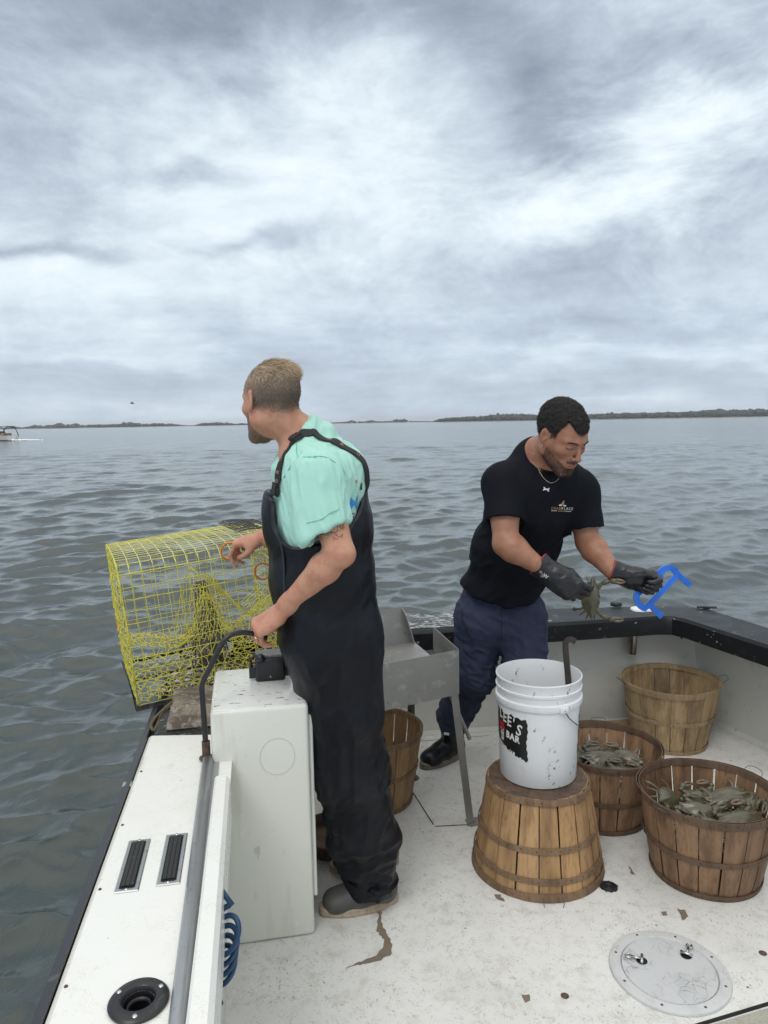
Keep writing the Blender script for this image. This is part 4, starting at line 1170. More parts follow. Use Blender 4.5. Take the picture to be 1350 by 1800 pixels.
# ================================================================== BUCKET
BK = (.541, 2.545, .3335)
M['bucket'] = mat('bucket_plastic', (.74, .755, .77), .38, layers=[('noise', 7, .5, .8, (.64, .65, .65), None, .5), ('noise', 70, .60, .64, (.11, .075, .05), (1, 1, .6), .8, (10, .52, .60)), ('noise', 30, .58, .68, (.50, .46, .40), None, .45, (7, .5, .65)), ('spot', 15, .05, .03, (.06, .05, .05), (1, 1, .5), .9)],
                  bump=[('noise', 40, .1, .003, None)], sss=0)
bk = empty('bucket', BK, (0, 0, 0), 'white plastic bucket with torn black sticker standing on the upturned basket', 'bucket')
HB = .372
b_ = MB()
b_.lathe([(.0001, .010), (.118, .010), (.130, .012), (.1315, .004), (.133, .001), (.1345, .004), (.1345, .012), (.1355, .014), (.1435, .262), (.1435, .276), (.151, .279), (.1535, .288), (.1525, .300), (.1465, .303), (.1455, .305), (.1475, .326), (.151, .328), (.1515, .336), (.148, .338), (.1485, .360), (.1505, .364), (.1515, .369), (.1505, HB), (.1478, .3725), (.1462, .369), (.1435, .30), (.1310, .016), (.0001, .016)], 96)
b_.build('shell', M['bucket'], bk, smooth=True, angle=28)
bs_ = MB(); bs_.lathe([(.0001, .15), (.1365, .15)], 60); bs_.build('bait_mush', mat('bait', (.17, .13, .09), .6, layers=[('noise', 40, .45, .6, (.33, .30, .24), None, .8)], bump=[('noise', 40, 1, .02, None)]), bk)
def cyl(a, z_, off=.0008):   # a: angle (0 = towards the camera, + to the right)
    r_ = .1355 + (.1435 - .1355) * (z_ - .014) / .248 + off
    return Vector((r_ * math.sin(a), -r_ * math.cos(a), z_))
ear = MB(); ea = rad(22)
for q in (0,):
    ear.box(cyl(ea, .287, .009), (.032, .012, .020), rz=ea)
ear.build('handle_ear', M['bucket'], bk, bevel=.003, smooth=True, angle=40)
hw = MB(); hp = [cyl(ea, .285, .016)] + [Vector((0, 0, 0))] * 0
n0 = 20
for i in range(n0 + 1):
    t_ = i / n0; a = ea + math.pi * t_; r_ = .1545 - .004 * math.sin(math.pi * t_) ** .4
    hp.append(Vector((r_ * math.sin(a), -r_ * math.cos(a), .285 - .120 * math.sin(math.pi * t_) ** .7 if t_ > 0 else .285)))
hw.tube(hp, .0018, 8); hw.build('wire_handle', M['wire'], bk, smooth=True)
# torn sticker wrapped on the wall
def wrap(a0, pts, off): return [cyl(a0 + u / .140, v, off) for u, v in pts]
rg = random.Random(4); lab = MB()
nU, nV = 60, 40
aL, aR = rad(-97), rad(-27)
top = lambda u: .258 - .002 * math.sin(u * 9) + (-.006 if .35 < u < .6 else 0) * 1 - .012 * u + .0025 * math.sin(u * 41)
bot = lambda u: .148 - .052 * max(0, u) ** .9 + .0022 * math.sin(u * 31) + .0022 * math.sin(u * 83) + .0015 * math.sin(u * 140)
vs = []
for i in range(nU + 1):
    u = i / nU
    for j in range(nV + 1):
        v_ = j / nV; zz = bot(u) + (top(u) - bot(u)) * v_; a = aL + (aR - aL) * u + (.010 * math.sin(v_ * 37) + .016 * math.sin(v_ * 9 + 1) if i == nU else 0)
        vs.append(cyl(a, zz, .0006))
lab.add(vs, [(i * (nV + 1) + j, (i + 1) * (nV + 1) + j, (i + 1) * (nV + 1) + j + 1, i * (nV + 1) + j + 1) for i in range(nU) for j in range(nV)])
stk = lab.build('sticker', mat('black_sticker', (.010, .010, .011), .4, layers=[('noise', 90, .66, .70, (.30, .30, .30), None, .7, (10, .5, .62))]), bk, smooth=True)
lab2 = MB(); vs = []
for i in range(11):
    u = i / 10
    for j in range(nV + 1):
        v_ = j / nV; vs.append(cyl(rad(66) + rad(50) * u + (.04 * math.sin(v_ * 19) + .02 * math.sin(v_ * 37) if i == 0 else 0), .075 + .165 * v_ , .0006))
lab2.add(vs, [(i * (nV + 1) + j, (i + 1) * (nV + 1) + j, (i + 1) * (nV + 1) + j + 1, i * (nV + 1) + j + 1) for i in range(10) for j in range(nV)])
lab2.build('sticker', M['blk'], bk, smooth=True)


def text_polys(s, size, bold=0, font=None, shear=0, space=1.0):
    """outline text as a triangulated flat mesh: (verts2d, faces)"""
    cu = bpy.data.curves.new('t', 'FONT'); cu.body = s; cu.size = size; cu.align_x = 'CENTER'; cu.align_y = 'CENTER'; cu.resolution_u = 3; cu.offset = bold; cu.shear = shear; cu.space_character = space
    o = bpy.data.objects.new('t', cu); COL.objects.link(o)
    dg = bpy.context.evaluated_depsgraph_get(); me = bpy.data.meshes.new_from_object(o.evaluated_get(dg))
    bm = bmesh.new(); bm.from_mesh(me); bmesh.ops.triangulate(bm, faces=bm.faces)
    for _ in range(2):
        le = [e_ for e_ in bm.edges if e_.calc_length() > size * .22]
        if le: bmesh.ops.subdivide_edges(bm, edges=le, cuts=1); bmesh.ops.triangulate(bm, faces=bm.faces)
    v = [tuple(x_.co.xy) for x_ in bm.verts]; f = [tuple(x_.index for x_ in fc.verts) for fc in bm.faces]
    bm.free(); bpy.data.objects.remove(o); bpy.data.curves.remove(cu); bpy.data.meshes.remove(me)
    return v, f


def serif_letters(s): return s
M['ink_white'] = mat('white_ink', (.72, .72, .70), .5, layers=[('noise', 140, .60, .66, (.02, .02, .02), None, .85, (30, .45, .6))])
M['ink_red'] = mat('red_ink', (.42, .012, .015), .5)
def sticktext(s, size, a, z_, tilt=0, mats='ink_white', sx=1.0, arc=0, name='lettering', bold=0, serif=False):
    size *= 1.12; bold += .0009
    v, f = text_polys(s, size, bold)
    mb = MB(); c_, sn = math.cos(tilt), math.sin(tilt); o = []
    for x_, y_ in v:
        x_ *= sx; o.append((x_ * c_ - y_ * sn, x_ * sn + y_ * c_ - arc * x_ * x_))
    mb.add([cyl(a + u / .140, z_ + w, .0011) for u, w in o], f)
    if serif:
        pass
    mb.build(name, M[mats], stk)
# arched line, each letter set on its own arc position
for ch_, ad, zz, sz, tl in (('T', -88, .250, .040, 0), ('L', -75, .240, .046, .0), ('E', -65, .232, .046, -.05), ('E', -55.5, .224, .046, -.08), ("'", -47.5, .222, .046, -.1), ('S', -39, .203, .050, -.25)):
    sticktext(ch_, sz, rad(ad), zz, tl, sx=.82)
def serif_bar(ad, zz, w, h=.0022):
    mb = MB(); mb.add([cyl(rad(ad) + u / .14, zz + v_, .0011) for u, v_ in ((-w, -h), (w, -h), (w, h), (-w, h))], [(0, 1, 2, 3)]); return mb
for ad, zz, w in ((-77.5, .2555, .005), (-77.5, .2245, .005), (-67.5, .2475, .005), (-67.5, .2165, .005), (-58, .2395, .005), (-58, .2085, .005)): serif_bar(ad, zz, w, .0012).build('lettering', M['ink_white'], stk)
for i_, ch_ in enumerate('BAR'): sticktext(ch_, .030, rad(-59 + i_ * 8.5), .1740 - i_ * .003, -.06, sx=.9, bold=.0006)
for i_, ch_ in enumerate('BUILT'): sticktext(ch_, .015, rad(-86 + i_ * 5.2), .134 - i_ * .0035, -.25, sx=.9)
for i_, ch_ in enumerate('UP'): sticktext(ch_, .017, rad(-54 + i_ * 5.5), .1140 - i_ * .003, -.25, sx=.9)
# little emblem: white tumbler with a red top
em = MB()
def ep(u, w): return cyl(rad(-73) + u / .14, .190 + w, .0011)
em.add([ep(-.012, -.004), ep(.012, -.006), ep(.008, -.048), ep(-.007, -.046)], [(0, 3, 2, 1)]); 
em.build('emblem', M['ink_white'], stk)
em = MB()
for cu_, cw_, r_ in ((-.005, .010, .010), (.006, .012, .010), (.012, .003, .008), (-.011, .002, .007), (.001, .002, .010)):
    em.add([ep(cu_ + r_ * math.cos(a), cw_ + r_ * math.sin(a)) + (cyl(rad(-73) + cu_ / .14, .17) - Vector((0, 0, .17))).normalized() * (.0003 + cu_ * .01 + .0002) for a in np.linspace(0, 6.28, 19)[:-1]], [tuple(range(18))])
em.build('emblem', M['ink_red'], stk)
em = MB()
for u0, w0, w, h in ((-.006, -.012, .004, .004), (.005, -.013, .004, .004), (-.001, -.024, .002, .002), (0, -.030, .007, .0012), (0, -.036, .006, .0012)):
    em.add([ep(u0 - w, w0 - h) + Vector((-.0004, -.0003, 0)), ep(u0 + w, w0 - h) + Vector((-.0004, -.0003, 0)), ep(u0 + w * .8, w0 + h) + Vector((-.0004, -.0003, 0)), ep(u0 - w * .8, w0 + h) + Vector((-.0004, -.0003, 0))], [(0, 1, 2, 3)])
em.build('emblem', M['blk'], stk)
rl = MB(); rl.add([cyl(rad(-92) + u / .14, .112 + v_ - u * .16, .0008) for u, v_ in ((0, 0), (.045, 0), (.045, .0015), (0, .0015))], [(0, 1, 2, 3)]); rl.build('red_line', M['ink_red'], bk)

# pry tool standing in the bucket
pt = MB()
def flatbar(mb, pts, wx, th, side, mi=0):
    pts = [Vector(p) for p in pts]; side = Vector(side).normalized(); vs = []
    for i, p in enumerate(pts):
        d = (pts[min(i + 1, len(pts) - 1)] - pts[max(i - 1, 0)]).normalized(); nn = d.cross(side).normalized(); w = wx[i] if isinstance(wx, list) else wx
        vs += [p + side * w / 2 + nn * th / 2, p - side * w / 2 + nn * th / 2, p - side * w / 2 - nn * th / 2, p + side * w / 2 - nn * th / 2]
    k_ = len(pts); fs = [(i * 4 + j, i * 4 + (j + 1) % 4, (i + 1) * 4 + (j + 1) % 4, (i + 1) * 4 + j) for i in range(k_ - 1) for j in range(4)] + [(3, 2, 1, 0), tuple((k_ - 1) * 4 + j for j in range(4))]
    mb.add(vs, fs, mi)
pk = [P(1003, 1260, 2.58), P(998, 1186, 2.60), P(994, 1140, 2.605), P(994, 1130, 2.605), P(998, 1125, 2.605), P(1004, 1124, 2.605), P(1012, 1128, 2.605)]
flatbar(pt, pk, [.010, .010, .010, .010, .010, .010, .006], .021, (.0, 1, .0))
tag(pt.build('pry_hook', mat('dark_bar', (.055, .046, .042), .55, .5, layers=[('noise', 60, .5, .65, (.11, .075, .055), None, .7)], bump=[('noise', 90, .5, .003, None)]), bevel=.0015), 'dark steel hook tool standing in the white bucket', 'hook tool')
pt2 = MB()

# ================================================================== SORTING TABLE
tb_ = empty('sorting_table', (.277, 2.75, 0), label='bare metal sorting table with raised back plate behind the overalls', cat='table')
def rel(v): return (v[0] - .277, v[1] - 2.75, v[2])
TR = Vector((.277, 2.75, 0)); TL = Vector((-.245, 2.475, 0)); td = (TL - TR).normalized(); tn = Vector((td.y, -td.x, 0)) * 1
if tn.y < 0: tn = -tn
def plate(mb, pts, th, mi=0):
    p_ = [Vector(q) for q in pts]; nn = (p_[1] - p_[0]).cross(p_[2] - p_[0]).normalized() * th
    k_ = len(p_); vs = p_ + [q + nn for q in p_]
    mb.add([rel(v) for v in vs], [tuple(range(k_ - 1, -1, -1)), tuple(range(k_, 2 * k_))] + [(i, (i + 1) % k_, k_ + (i + 1) % k_, k_ + i) for i in range(k_)], mi)
zt = .728; zb = .552
lz = lambda v, z_: (v.x, v.y, z_)
mb = MB(); plate(mb, [lz(TR, zb), lz(TR, zt), lz(TL, zt), lz(TL, zb)], .003)
mb.build('front_panel', M['alu'], tb_)
mb = MB(); r0_ = Vector((.199, 3.05, 0)); s0 = Vector((.275, 2.757, 0))
plate(mb, [lz(s0, .56), lz(r0_, .615), lz(r0_, .735), lz(s0, zt)], .003); mb.build('side_panel', M['alu'], tb_)
mb = MB(); f0 = TR + td * .10 + tn * .006; f1 = TR + td * .56 + tn * .006; g0 = Vector((.118, 3.04, 0)); g1 = g0 + td * .42
plate(mb, [lz(f0, .700), lz(g0, .672), lz(g1, .672), lz(f1, .700)], .003)
mb.add([rel(v) for v in (lz(f0 - td * .1, .698), lz(s0 + tn * .01, .60), lz(f0, .60), lz(f0, .699))], [(0, 1, 2, 3)])
mb.build('tray_floor', M['alu'], tb_)
mb = MB(); k0 = Vector((.110, 3.045, 0))
plate(mb, [lz(k0, .665), (.070, 3.08, .815), (*(Vector((.070, 3.08)) + td.xy * .42), .822), lz(k0 + td * .42, .665)], .003)
plate(mb, [lz(k0, .665), (.125, 2.99, .665), (.088, 3.03, .79), (.070, 3.08, .815)], .003)
for q in range(9):
    p_ = Vector((.108 - q * .004, 3.043 + q * .0035, .67 + q * .016)); mb.add([rel(p_ + Vector((a * .004, -.004, b * .003))) for a, b in ((-1, -1), (1, -1), (1.2, 1), (-.8, 1))], [(0, 1, 2, 3)])
mb.build('back_plate', M['alu'], tb_)
mb = MB(); lt = Vector((.272, 2.752, .556)); lb = Vector(Z(833, 1449, 0))
for dv_, w in ((Vector((-1, -.35, 0)).normalized(), .030), (Vector((-.1, 1, 0)).normalized(), .030)):
    vs = [lt + Vector((0, -.001, .01)), lt + dv_ * w + Vector((0, -.001, .01)), lb + dv_ * w, lb]; nn = Vector((-dv_.y, dv_.x, 0)) * .003
    mb.add([rel(v) for v in vs] + [rel(v + nn) for v in vs], [(0, 1, 2, 3), (7, 6, 5, 4), (0, 4, 5, 1), (1, 5, 6, 2), (2, 6, 7, 3), (3, 7, 4, 0)])
mb.box(rel(lb + Vector((.002, .012, .004))), (.055, .05, .006), rz=rad(20))
mb.build('leg', M['alu'], tb_)
mb = MB(); a_, b_2 = Vector(P(792, 1222, 2.80)), Vector(P(826, 1300, 2.80))
mb.tube([rel(a_ + (a_ - b_2) * .12), rel(b_2)], .008, 4); mb.build('brace', M['alu'], tb_)
mb = MB(); rl0 = Vector((.108, 3.17, 0)); mb.tube([rel(rl0 + Vector((0, 0, .001))), rel(rl0 + Vector((-.004, -.01, .66)))], .0165, 14); mb.lathe([(.0001, .004), (.03, .004), (.03, 0)], 20, rel(rl0)); mb.build('leg', mat('dark_alu_leg', (.13, .12, .11), .45, .6, layers=[('noise', 14, .4, .6, (.2, .19, .17), (1, 1, .2), .6)]), tb_, smooth=True, angle=50)
mb = MB(); rl1 = TL + tn * .1; mb.tube([rel((rl1.x, rl1.y, .60)), rel((rl1.x, rl1.y, .001))], .0165, 14); mb.build('leg', M['galv'], tb_, smooth=True)
mb = MB()
for (u, v_) in ((.28, .42), (.42, .55), (.36, .72), (.32, .62)):
    p_ = TR.lerp(TL, u) - tn * .0005; c_ = Vector((p_.x, p_.y, zt - .17 * v_)); mb.lathe([(.0001, .0), (.006, 0)], 12, (0, 0, 0)) if False else None
    mb.tube([rel(c_), rel(c_ - tn * .0022)], .005, 12)
mb.build('rivet', mat('rivet', (.33, .33, .32), .5, .6), tb_)
# ================================================================== CRAB POT
PM = Matrix.Rotation(rad(23.8), 3, 'Z') @ Matrix.Rotation(rad(-5.0), 3, 'Y') @ Matrix.Rotation(rad(-1.2), 3, 'X')
PO = Vector((-.885, 2.53, .612)); PD = (.60, .592, .511)
pot = empty('crab_pot', PO, label='yellow wire crab pot with orange rings balanced on the rail over the water', cat='crab pot')
pot.matrix_world = Matrix.Translation(PO) @ PM.to_4x4()
M['ywire'] = mat('yellow_coated_wire', (.62, .56, .065), .4, layers=[('noise', 9, .5, .75, (.33, .29, .04), None, .7), ('noise', 60, .66, .74, (.05, .05, .03), None, .6)])
M['kwire'] = mat('black_coated_wire', (.025, .025, .027), .45, layers=[('noise', 12, .5, .7, (.09, .085, .07), None, .6)])
rgp = np.random.default_rng(9)
W_, D_, H_ = PD
def pw(mb, pts, r_=.0014, jit=.0015, n=5, mi=0):
    q = [Vector(p) + Vector(rgp.normal(0, jit, 3)) for p in pts]; mb.tube(q, r_, n, mi=mi)
def grid_face(mb, fn, nu, nv, ju=.0016, skip=None, rr=.0014, sub=2):
    """fn(u,v) -> point, lines of constant u and constant v"""
    for i in range(nu + 1):
        if skip and skip('u', i): continue
        pw(mb, [fn(i / nu, j / (nv * sub)) for j in range(nv * sub + 1)], rr, ju)
    for j in range(nv + 1):
        if skip and skip('v', j): continue
        pw(mb, [fn(i / (nu * sub), j / nv) for i in range(nu * sub + 1)], rr, ju)
bulge = lambda u, v: math.sin(math.pi * u) * math.sin(math.pi * v)
mb = MB(); grid_face(mb, lambda u, v: (u * W_, -.010 * bulge(u, v) + (.012 * v * v * 0), v * H_), 15, 12, .0010, rr=.0012); mb.build('front_mesh', M['ywire'], pot)
mb = MB(); grid_face(mb, lambda u, v: (u * W_, D_ + .01 * bulge(u, v), v * H_), 15, 12, .0010, rr=.0011); mb.build('back_mesh', M['ywire'], pot)
mb = MB(); grid_face(mb, lambda u, v: (-.014 * bulge(u, v), u * D_, v * H_), 15, 13, .003, rr=.0012); mb.build('side_mesh', M['ywire'], pot)
mb = MB(); grid_face(mb, lambda u, v: (W_ + .012 * bulge(u, v), u * D_, v * H_), 18, 13, .004, rr=.0012); mb.build('side_mesh', M['ywire'], pot)
# domed top: rounded over the near edge
def topf(u, v):
    a = v; y_ = -.002 + a * D_; z_ = H_ - .035 * max(0, 1 - a / .13) ** 2 + .012 * math.sin(math.pi * a); return (u * W_, y_, z_)
mb = MB(); grid_face(mb, topf, 15, 15, .0008, rr=.0014); mb.build('top_mesh', mat('bright_wire', (.74, .70, .22), .35, layers=[('noise', 9, .5, .75, (.5, .46, .10), None, .7)]), pot)
mb = MB(); grid_face(mb, lambda u, v: (W_ * (.80 + .26 * u), D_ * (.38 + .66 * v), H_ + .014 + .006 * math.sin(u * 5)), 9, 16, .0008, rr=.0014); mb.build('black_mesh_door', M['kwire'], pot)
# hex netting: bottom and inner partition
def hexnet(mb, fn, nu, nv, r_=.0014, jit=.003):
    def nd(i, j, k): return Vector(fn((i + (.5 if j % 2 else 0)) / nu, (j + (.22 if k else -.22)) / nv)) + Vector(hj[(i % 97) * 31 % 199, (j * 2 + k) % 199])
    hj = rgp.normal(0, jit, (199, 199, 3))
    for j in range(nv + 1):
        for i in range(nu + 1):
            if (i + (.5 if j % 2 else 0)) / nu > 1.001: continue
            a, b = nd(i, j, 0), nd(i, j, 1); mb.tube([a, b], r_, 4, caps=False)
            if j < nv:
                for di in ((-1, 0) if j % 2 == 0 else (0, 1)):
                    q = i + di
                    if q < 0 or (q + (.5 if (j + 1) % 2 else 0)) / nu > 1.001: continue
                    mb.tube([b, nd(q, j + 1, 0)], r_, 4, caps=False)
mb = MB(); hexnet(mb, lambda u, v: (u * W_, v * D_, .006 + .006 * math.sin(u * 14)), 16, 14); hexnet(mb, lambda u, v: (u * W_, .002 - .006 * v, .01 + .16 * v), 17, 5, jit=.006); mb.build('bottom_netting', M['ywire'], pot)
def part(u, v):   # partition sags left and right, drawn up to a peak in the middle
    x_ = u * W_; pk_ = math.exp(-((u - .50) / .10) ** 2); zz = .20 + .035 * math.cos(u * 6) + .215 * pk_ + (.06 * max(0, u - .78) / .22)
    y_ = D_ * (.06 + .88 * v); zz += -.10 * v * (1 - pk_) + .03 * math.sin(v * 5 + u * 7) - .02
    return (x_, y_ * (1 - .2 * pk_), zz)
mb = MB(); hexnet(mb, part, 23, 14, .0012, .005)
hexnet(mb, lambda u, v: (W_ * (.30 + .32 * u) , D_ * .10 + .02 * v, .17 + (.03 + .22 * math.exp(-((u - .75) / .3) ** 2)) * v), 13, 8, .0012, .003)
for k_ in range(9): pw(mb, [(W_ * .51, D_ * (.06 + .03 * k_), .415 - k_ * .003), (W_ * .60, D_ * (.08 + .03 * k_), .34 - k_ * .003), (W_ * .70, D_ * (.05 + .05 * k_), .255), (W_ * .82, D_ * (.1 + .08 * k_), .19), (W_ * .97, D_ * (.1 + .08 * k_), .25)], .0014, .004)
mb.build('inner_partition', M['ywire'], pot)
# bait well: black mesh cone with bait
bw_ = MB(); bc = (W_ * .52, D_ * .42)
def well(u, v): a = u * 2 * math.pi; r_ = .078 - .062 * v ** 1.15; return (bc[0] + r_ * math.cos(a), bc[1] + r_ * math.sin(a), .005 + .345 * v)
for i in range(16): pw(bw_, [well(i / 16, j / 10) for j in range(11)], .0016, .001)
for j in range(21): bw_.tube([Vector(well(i / 20, j / 20)) for i in range(20)], .0014, 4, closed=True)
bwo = bw_.build('bait_well', M['kwire'], pot)
bt = MB(); bt.tube([(bc[0], bc[1], .01), (bc[0], bc[1], .1), (bc[0], bc[1], .19), (bc[0] - .005, bc[1], .24)], [.052, .046, .032, .012], 12); bt.build('bait', mat('bait_fish', (.12, .105, .09), .5, layers=[('noise', 50, .5, .62, (.36, .33, .30), (1, 1, .4), .8)], bump=[('noise', 60, .8, .01, None)]), bwo, smooth=True)
# frame
mb = MB()
c8 = lambda a, b, c: Vector((a * W_, b * D_, c * H_))
for a, b in (((0, 0), (0, 1)), ((1, 0), (1, 1))):
    for q in (a, b): mb.tube([c8(q[0], q[1], 0), c8(q[0], q[1], .5) + Vector((.004, 0, 0)), c8(q[0], q[1], 1)], .0028, 6)
mb.tube([Vector(topf(0, v)) for v in np.linspace(0, 1, 9)], .0026, 6); mb.tube([Vector(topf(1, v)) for v in np.linspace(0, 1, 9)], .0026, 6)
mb.tube([Vector(topf(u, 0)) for u in np.linspace(0, 1, 9)], .0020, 6); mb.tube([Vector(topf(u, 1)) for u in np.linspace(0, 1, 9)], .0026, 6)
mb.build('corner_wires', M['ywire'], pot, smooth=True)
mb = MB(); o_ = .006
mb.tube([(-o_, -o_, -.008), (W_ + o_, -o_, -.008), (W_ + o_, D_ + o_, -.008), (-o_, D_ + o_, -.008)], .0095, 10, closed=True)
mb.tube([(0, D_ * .55, -.006), (W_, D_ * .5, -.006)], .006, 8); mb.tube([(W_ * .5, 0, -.006), (W_ * .5, D_, -.006)], .006, 8)
mb.build('base_frame', mat('black_pot_frame', (.022, .021, .020), .55, layers=[('noise', 30, .5, .65, (.09, .07, .05), None, .7)], bump=[('noise', 90, .6, .004, None)]), pot, smooth=True)
PMi = PM.inverted()
def potl(px, py, y_): return PMi @ (Vector(P(px, py, y_)) - PO)
def onface(px, py):   # pixel -> pot-local point on front face y=-.012
    a = potl(px, py, 2.2); b = potl(px, py, 3.2); t_ = (-.014 - a.y) / (b.y - a.y); return a.lerp(b, t_)
M['orange'] = mat('orange_plastic', (.66, .165, .028), .4, layers=[('noise', 40, .6, .75, (.4, .09, .02), None, .6)])
for (px, py) in ((403, 969), (462, 1004)):
    c_ = onface(px, py); r_ = MB(); n_ = 40
    pass
    r_.tube([c_ + Vector((.0305 * math.cos(a), 0, .0305 * math.sin(a))) for a in np.linspace(0, 6.283, n_ + 1)[:-1]], .0042, 8, closed=True, flat=.8)
    r_.build('cull_ring', M['orange'], pot, smooth=True)
r_ = MB(); r_.tube([(-.012, D_ * .62 + .030 * math.cos(a), H_ * .42 + .030 * math.sin(a)) for a in np.linspace(0, 6.283, 31)[:-1]], .004, 6, closed=True); r_.build('cull_ring', M['orange'], pot, smooth=True)
# shells and scraps lying in the bottom
rs = random.Random(8); sh = MB()
for i in range(34):
    x_, y_ = rs.uniform(.12, .5) * W_ * 1.3, rs.uniform(.05, .75) * D_; s_ = rs.uniform(.008, .022); h = rs.uniform(.003, .008); a0 = rs.random() * 6
    sh.add([(x_ + s_ * math.cos(a0 + a) * (1 if k % 2 else .8), y_ + s_ * .7 * math.sin(a0 + a), .006) for k, a in enumerate(np.linspace(0, 6.28, 8)[:-1])] + [(x_, y_, .008 + h)], [(k, (k + 1) % 7, 7) for k in range(7)])
tag(sh.build('shell_scraps', mat('shells', (.50, .48, .44), .6, layers=[('noise', 60, .5, .6, (.2, .17, .14), None, .8)]), loc=PO), 'pale broken shells scattered in the bottom of the crab pot', 'shells', kind='stuff')
sh_o = bpy.data.objects['shell_scraps']; sh_o.matrix_world = Matrix.Translation(PO) @ PM.to_4x4()

# weathered timber pad and rope on the rail under the pot
bl = MB(); q0 = [Vector(Z(302, 1292, CZ - .002)), Vector(Z(378, 1276, CZ - .002)), Vector(Z(384, 1205, CZ + .06)), Vector(Z(304, 1232, CZ + .045))]
base = [(-.735, 2.335), (-.565, 2.37), (-.60, 2.62), (-.775, 2.585)]
bl.prism(base, CZ - .001, CZ + .062, top=[(x_ + .01 * (1 if i in (0, 3) else -1), y_ + (.045 if i < 2 else -.02)) for i, (x_, y_) in enumerate(base)])
o = bl.build('timber_pad', M['blockw'], bevel=.008, bseg=3, smooth=True, angle=40); tag(o, 'worn grey brown timber block wedged on the rail beneath the crab pot', 'block')
rp = MB(); rp.tube(smoothpath([P(312, 1228, 2.5), P(300, 1236, 2.42), P(292, 1243, 2.40), P(282, 1252, 2.38), P(272, 1262, 2.36), P(266, 1275, 2.34), P(270, 1284, 2.32), P(278, 1270, 2.36), P(284, 1255, 2.40), P(300, 1242, 2.44), P(350, 1224, 2.52), P(384, 1212, 2.56)], 5), .0045, 8)
tag(rp.build('rope', mat('old_rope', (.20, .16, .085), .8, layers=[('wave', 60, .3, .7, (.10, .085, .05), None, .8)], bump=[('wave', 90, .8, .003, None)]), smooth=True), 'thin tan rope looped round the rail below the crab pot', 'rope')

# coiled hose hanging inside the coaming, and its white reel
hs = MB(); pts = []
for i in range(150):
    t_ = i / 149; a = t_ * 2 * math.pi * 4.3 + 1.2; c_ = P(397 - 9 * t_, 1630 + 76 * t_, 1.46)
    pts.append((c_[0] + .030 * math.cos(a), c_[1] + .022 * math.sin(a), c_[2] + .036 * math.sin(a + .3)))
hs.tube([(coR(1.5) - .01, 1.50, pts[0][2] + .03)] + pts + [(coR(1.4) - .01, 1.40, pts[-1][2] - .02)], .0058, 10)
tag(hs.build('coiled_hose', M['hose'], smooth=True), 'dark teal coiled hose hanging inside the white coaming', 'hose')
wr = MB(); wc_ = Vector(Z(386, 1580, .36)); wr.lathe([(.0001, .012), (.038, .012), (.044, .006), (.044, -.006), (.038, -.012), (.0001, -.012)], 40)
o = wr.build('hose_reel', M['white'], smooth=True, angle=40); o.matrix_world = Matrix.Translation((coR(1.60) + .003, 1.60, .40)) @ Matrix.Rotation(rad(90), 4, 'Y') @ Matrix.Rotation(rad(8), 4, 'X')
tag(o, 'white round disc mounted on the inner side behind the coiled hose', 'disc')

# ================================================================== CRAB GAUGE (held) and HELD CRAB
def gp(x_, y_): return P(920 + x_ / 4.219, 950 + y_ / 4.218, 2.74 + (x_ - 1000) * .00012)
M['blue'] = mat('blue_plastic', (.016, .150, .66), .32, layers=[('noise', 60, .6, .75, (.03, .20, .68), None, .4)])
gg = MB()
vw = (.15, 1, -.1)
def gst(pts, w):
    q = [gp(*p) for p in pts]
    flatbar(gg, smoothpath(q, 4) if len(pts) > 4 else q, .014, w * 1.95, vw)
G1 = [(905, 500), (1020, 382), (1138, 258)]
G2 = [(1150, 270), (1128, 228), (1095, 205), (1060, 205), (1030, 222), (1008, 246), (1018, 282)]
G3 = [(1120, 228), (1180, 282), (1238, 332)]
G4 = [(915, 505), (880, 495), (852, 465), (838, 425), (848, 390), (875, 372)]
G5 = [(925, 465), (975, 515), (1028, 565)]
gst(G1, .0105); gst(G2, .0115); gst(G3, .0105); gst(G4, .0115); gst(G5, .0115)
go = gg.build('crab_gauge', M['blue'], bevel=.0012, bseg=2); tag(go, 'bright blue plastic crab measuring gauge in the gloved left hand', 'gauge')
# held crab: lateral axis upright, back to the camera
hc_ = P(1041, 1052, 2.73)
zax = Vector((-.35, -.90, .10)).normalized(); xax = Vector((.05, .12, 1)); xax = (xax - zax * xax.dot(zax)).normalized(); yax = zax.cross(xax)
# front (-Y) must point right: -yax.x > 0
if -yax.x < 0: xax = -xax; yax = zax.cross(xax)
make_crab(hc_, Matrix((xax, yax, zax)).transposed(), 'olive crab held sideways between the black gloves', 99, .90)
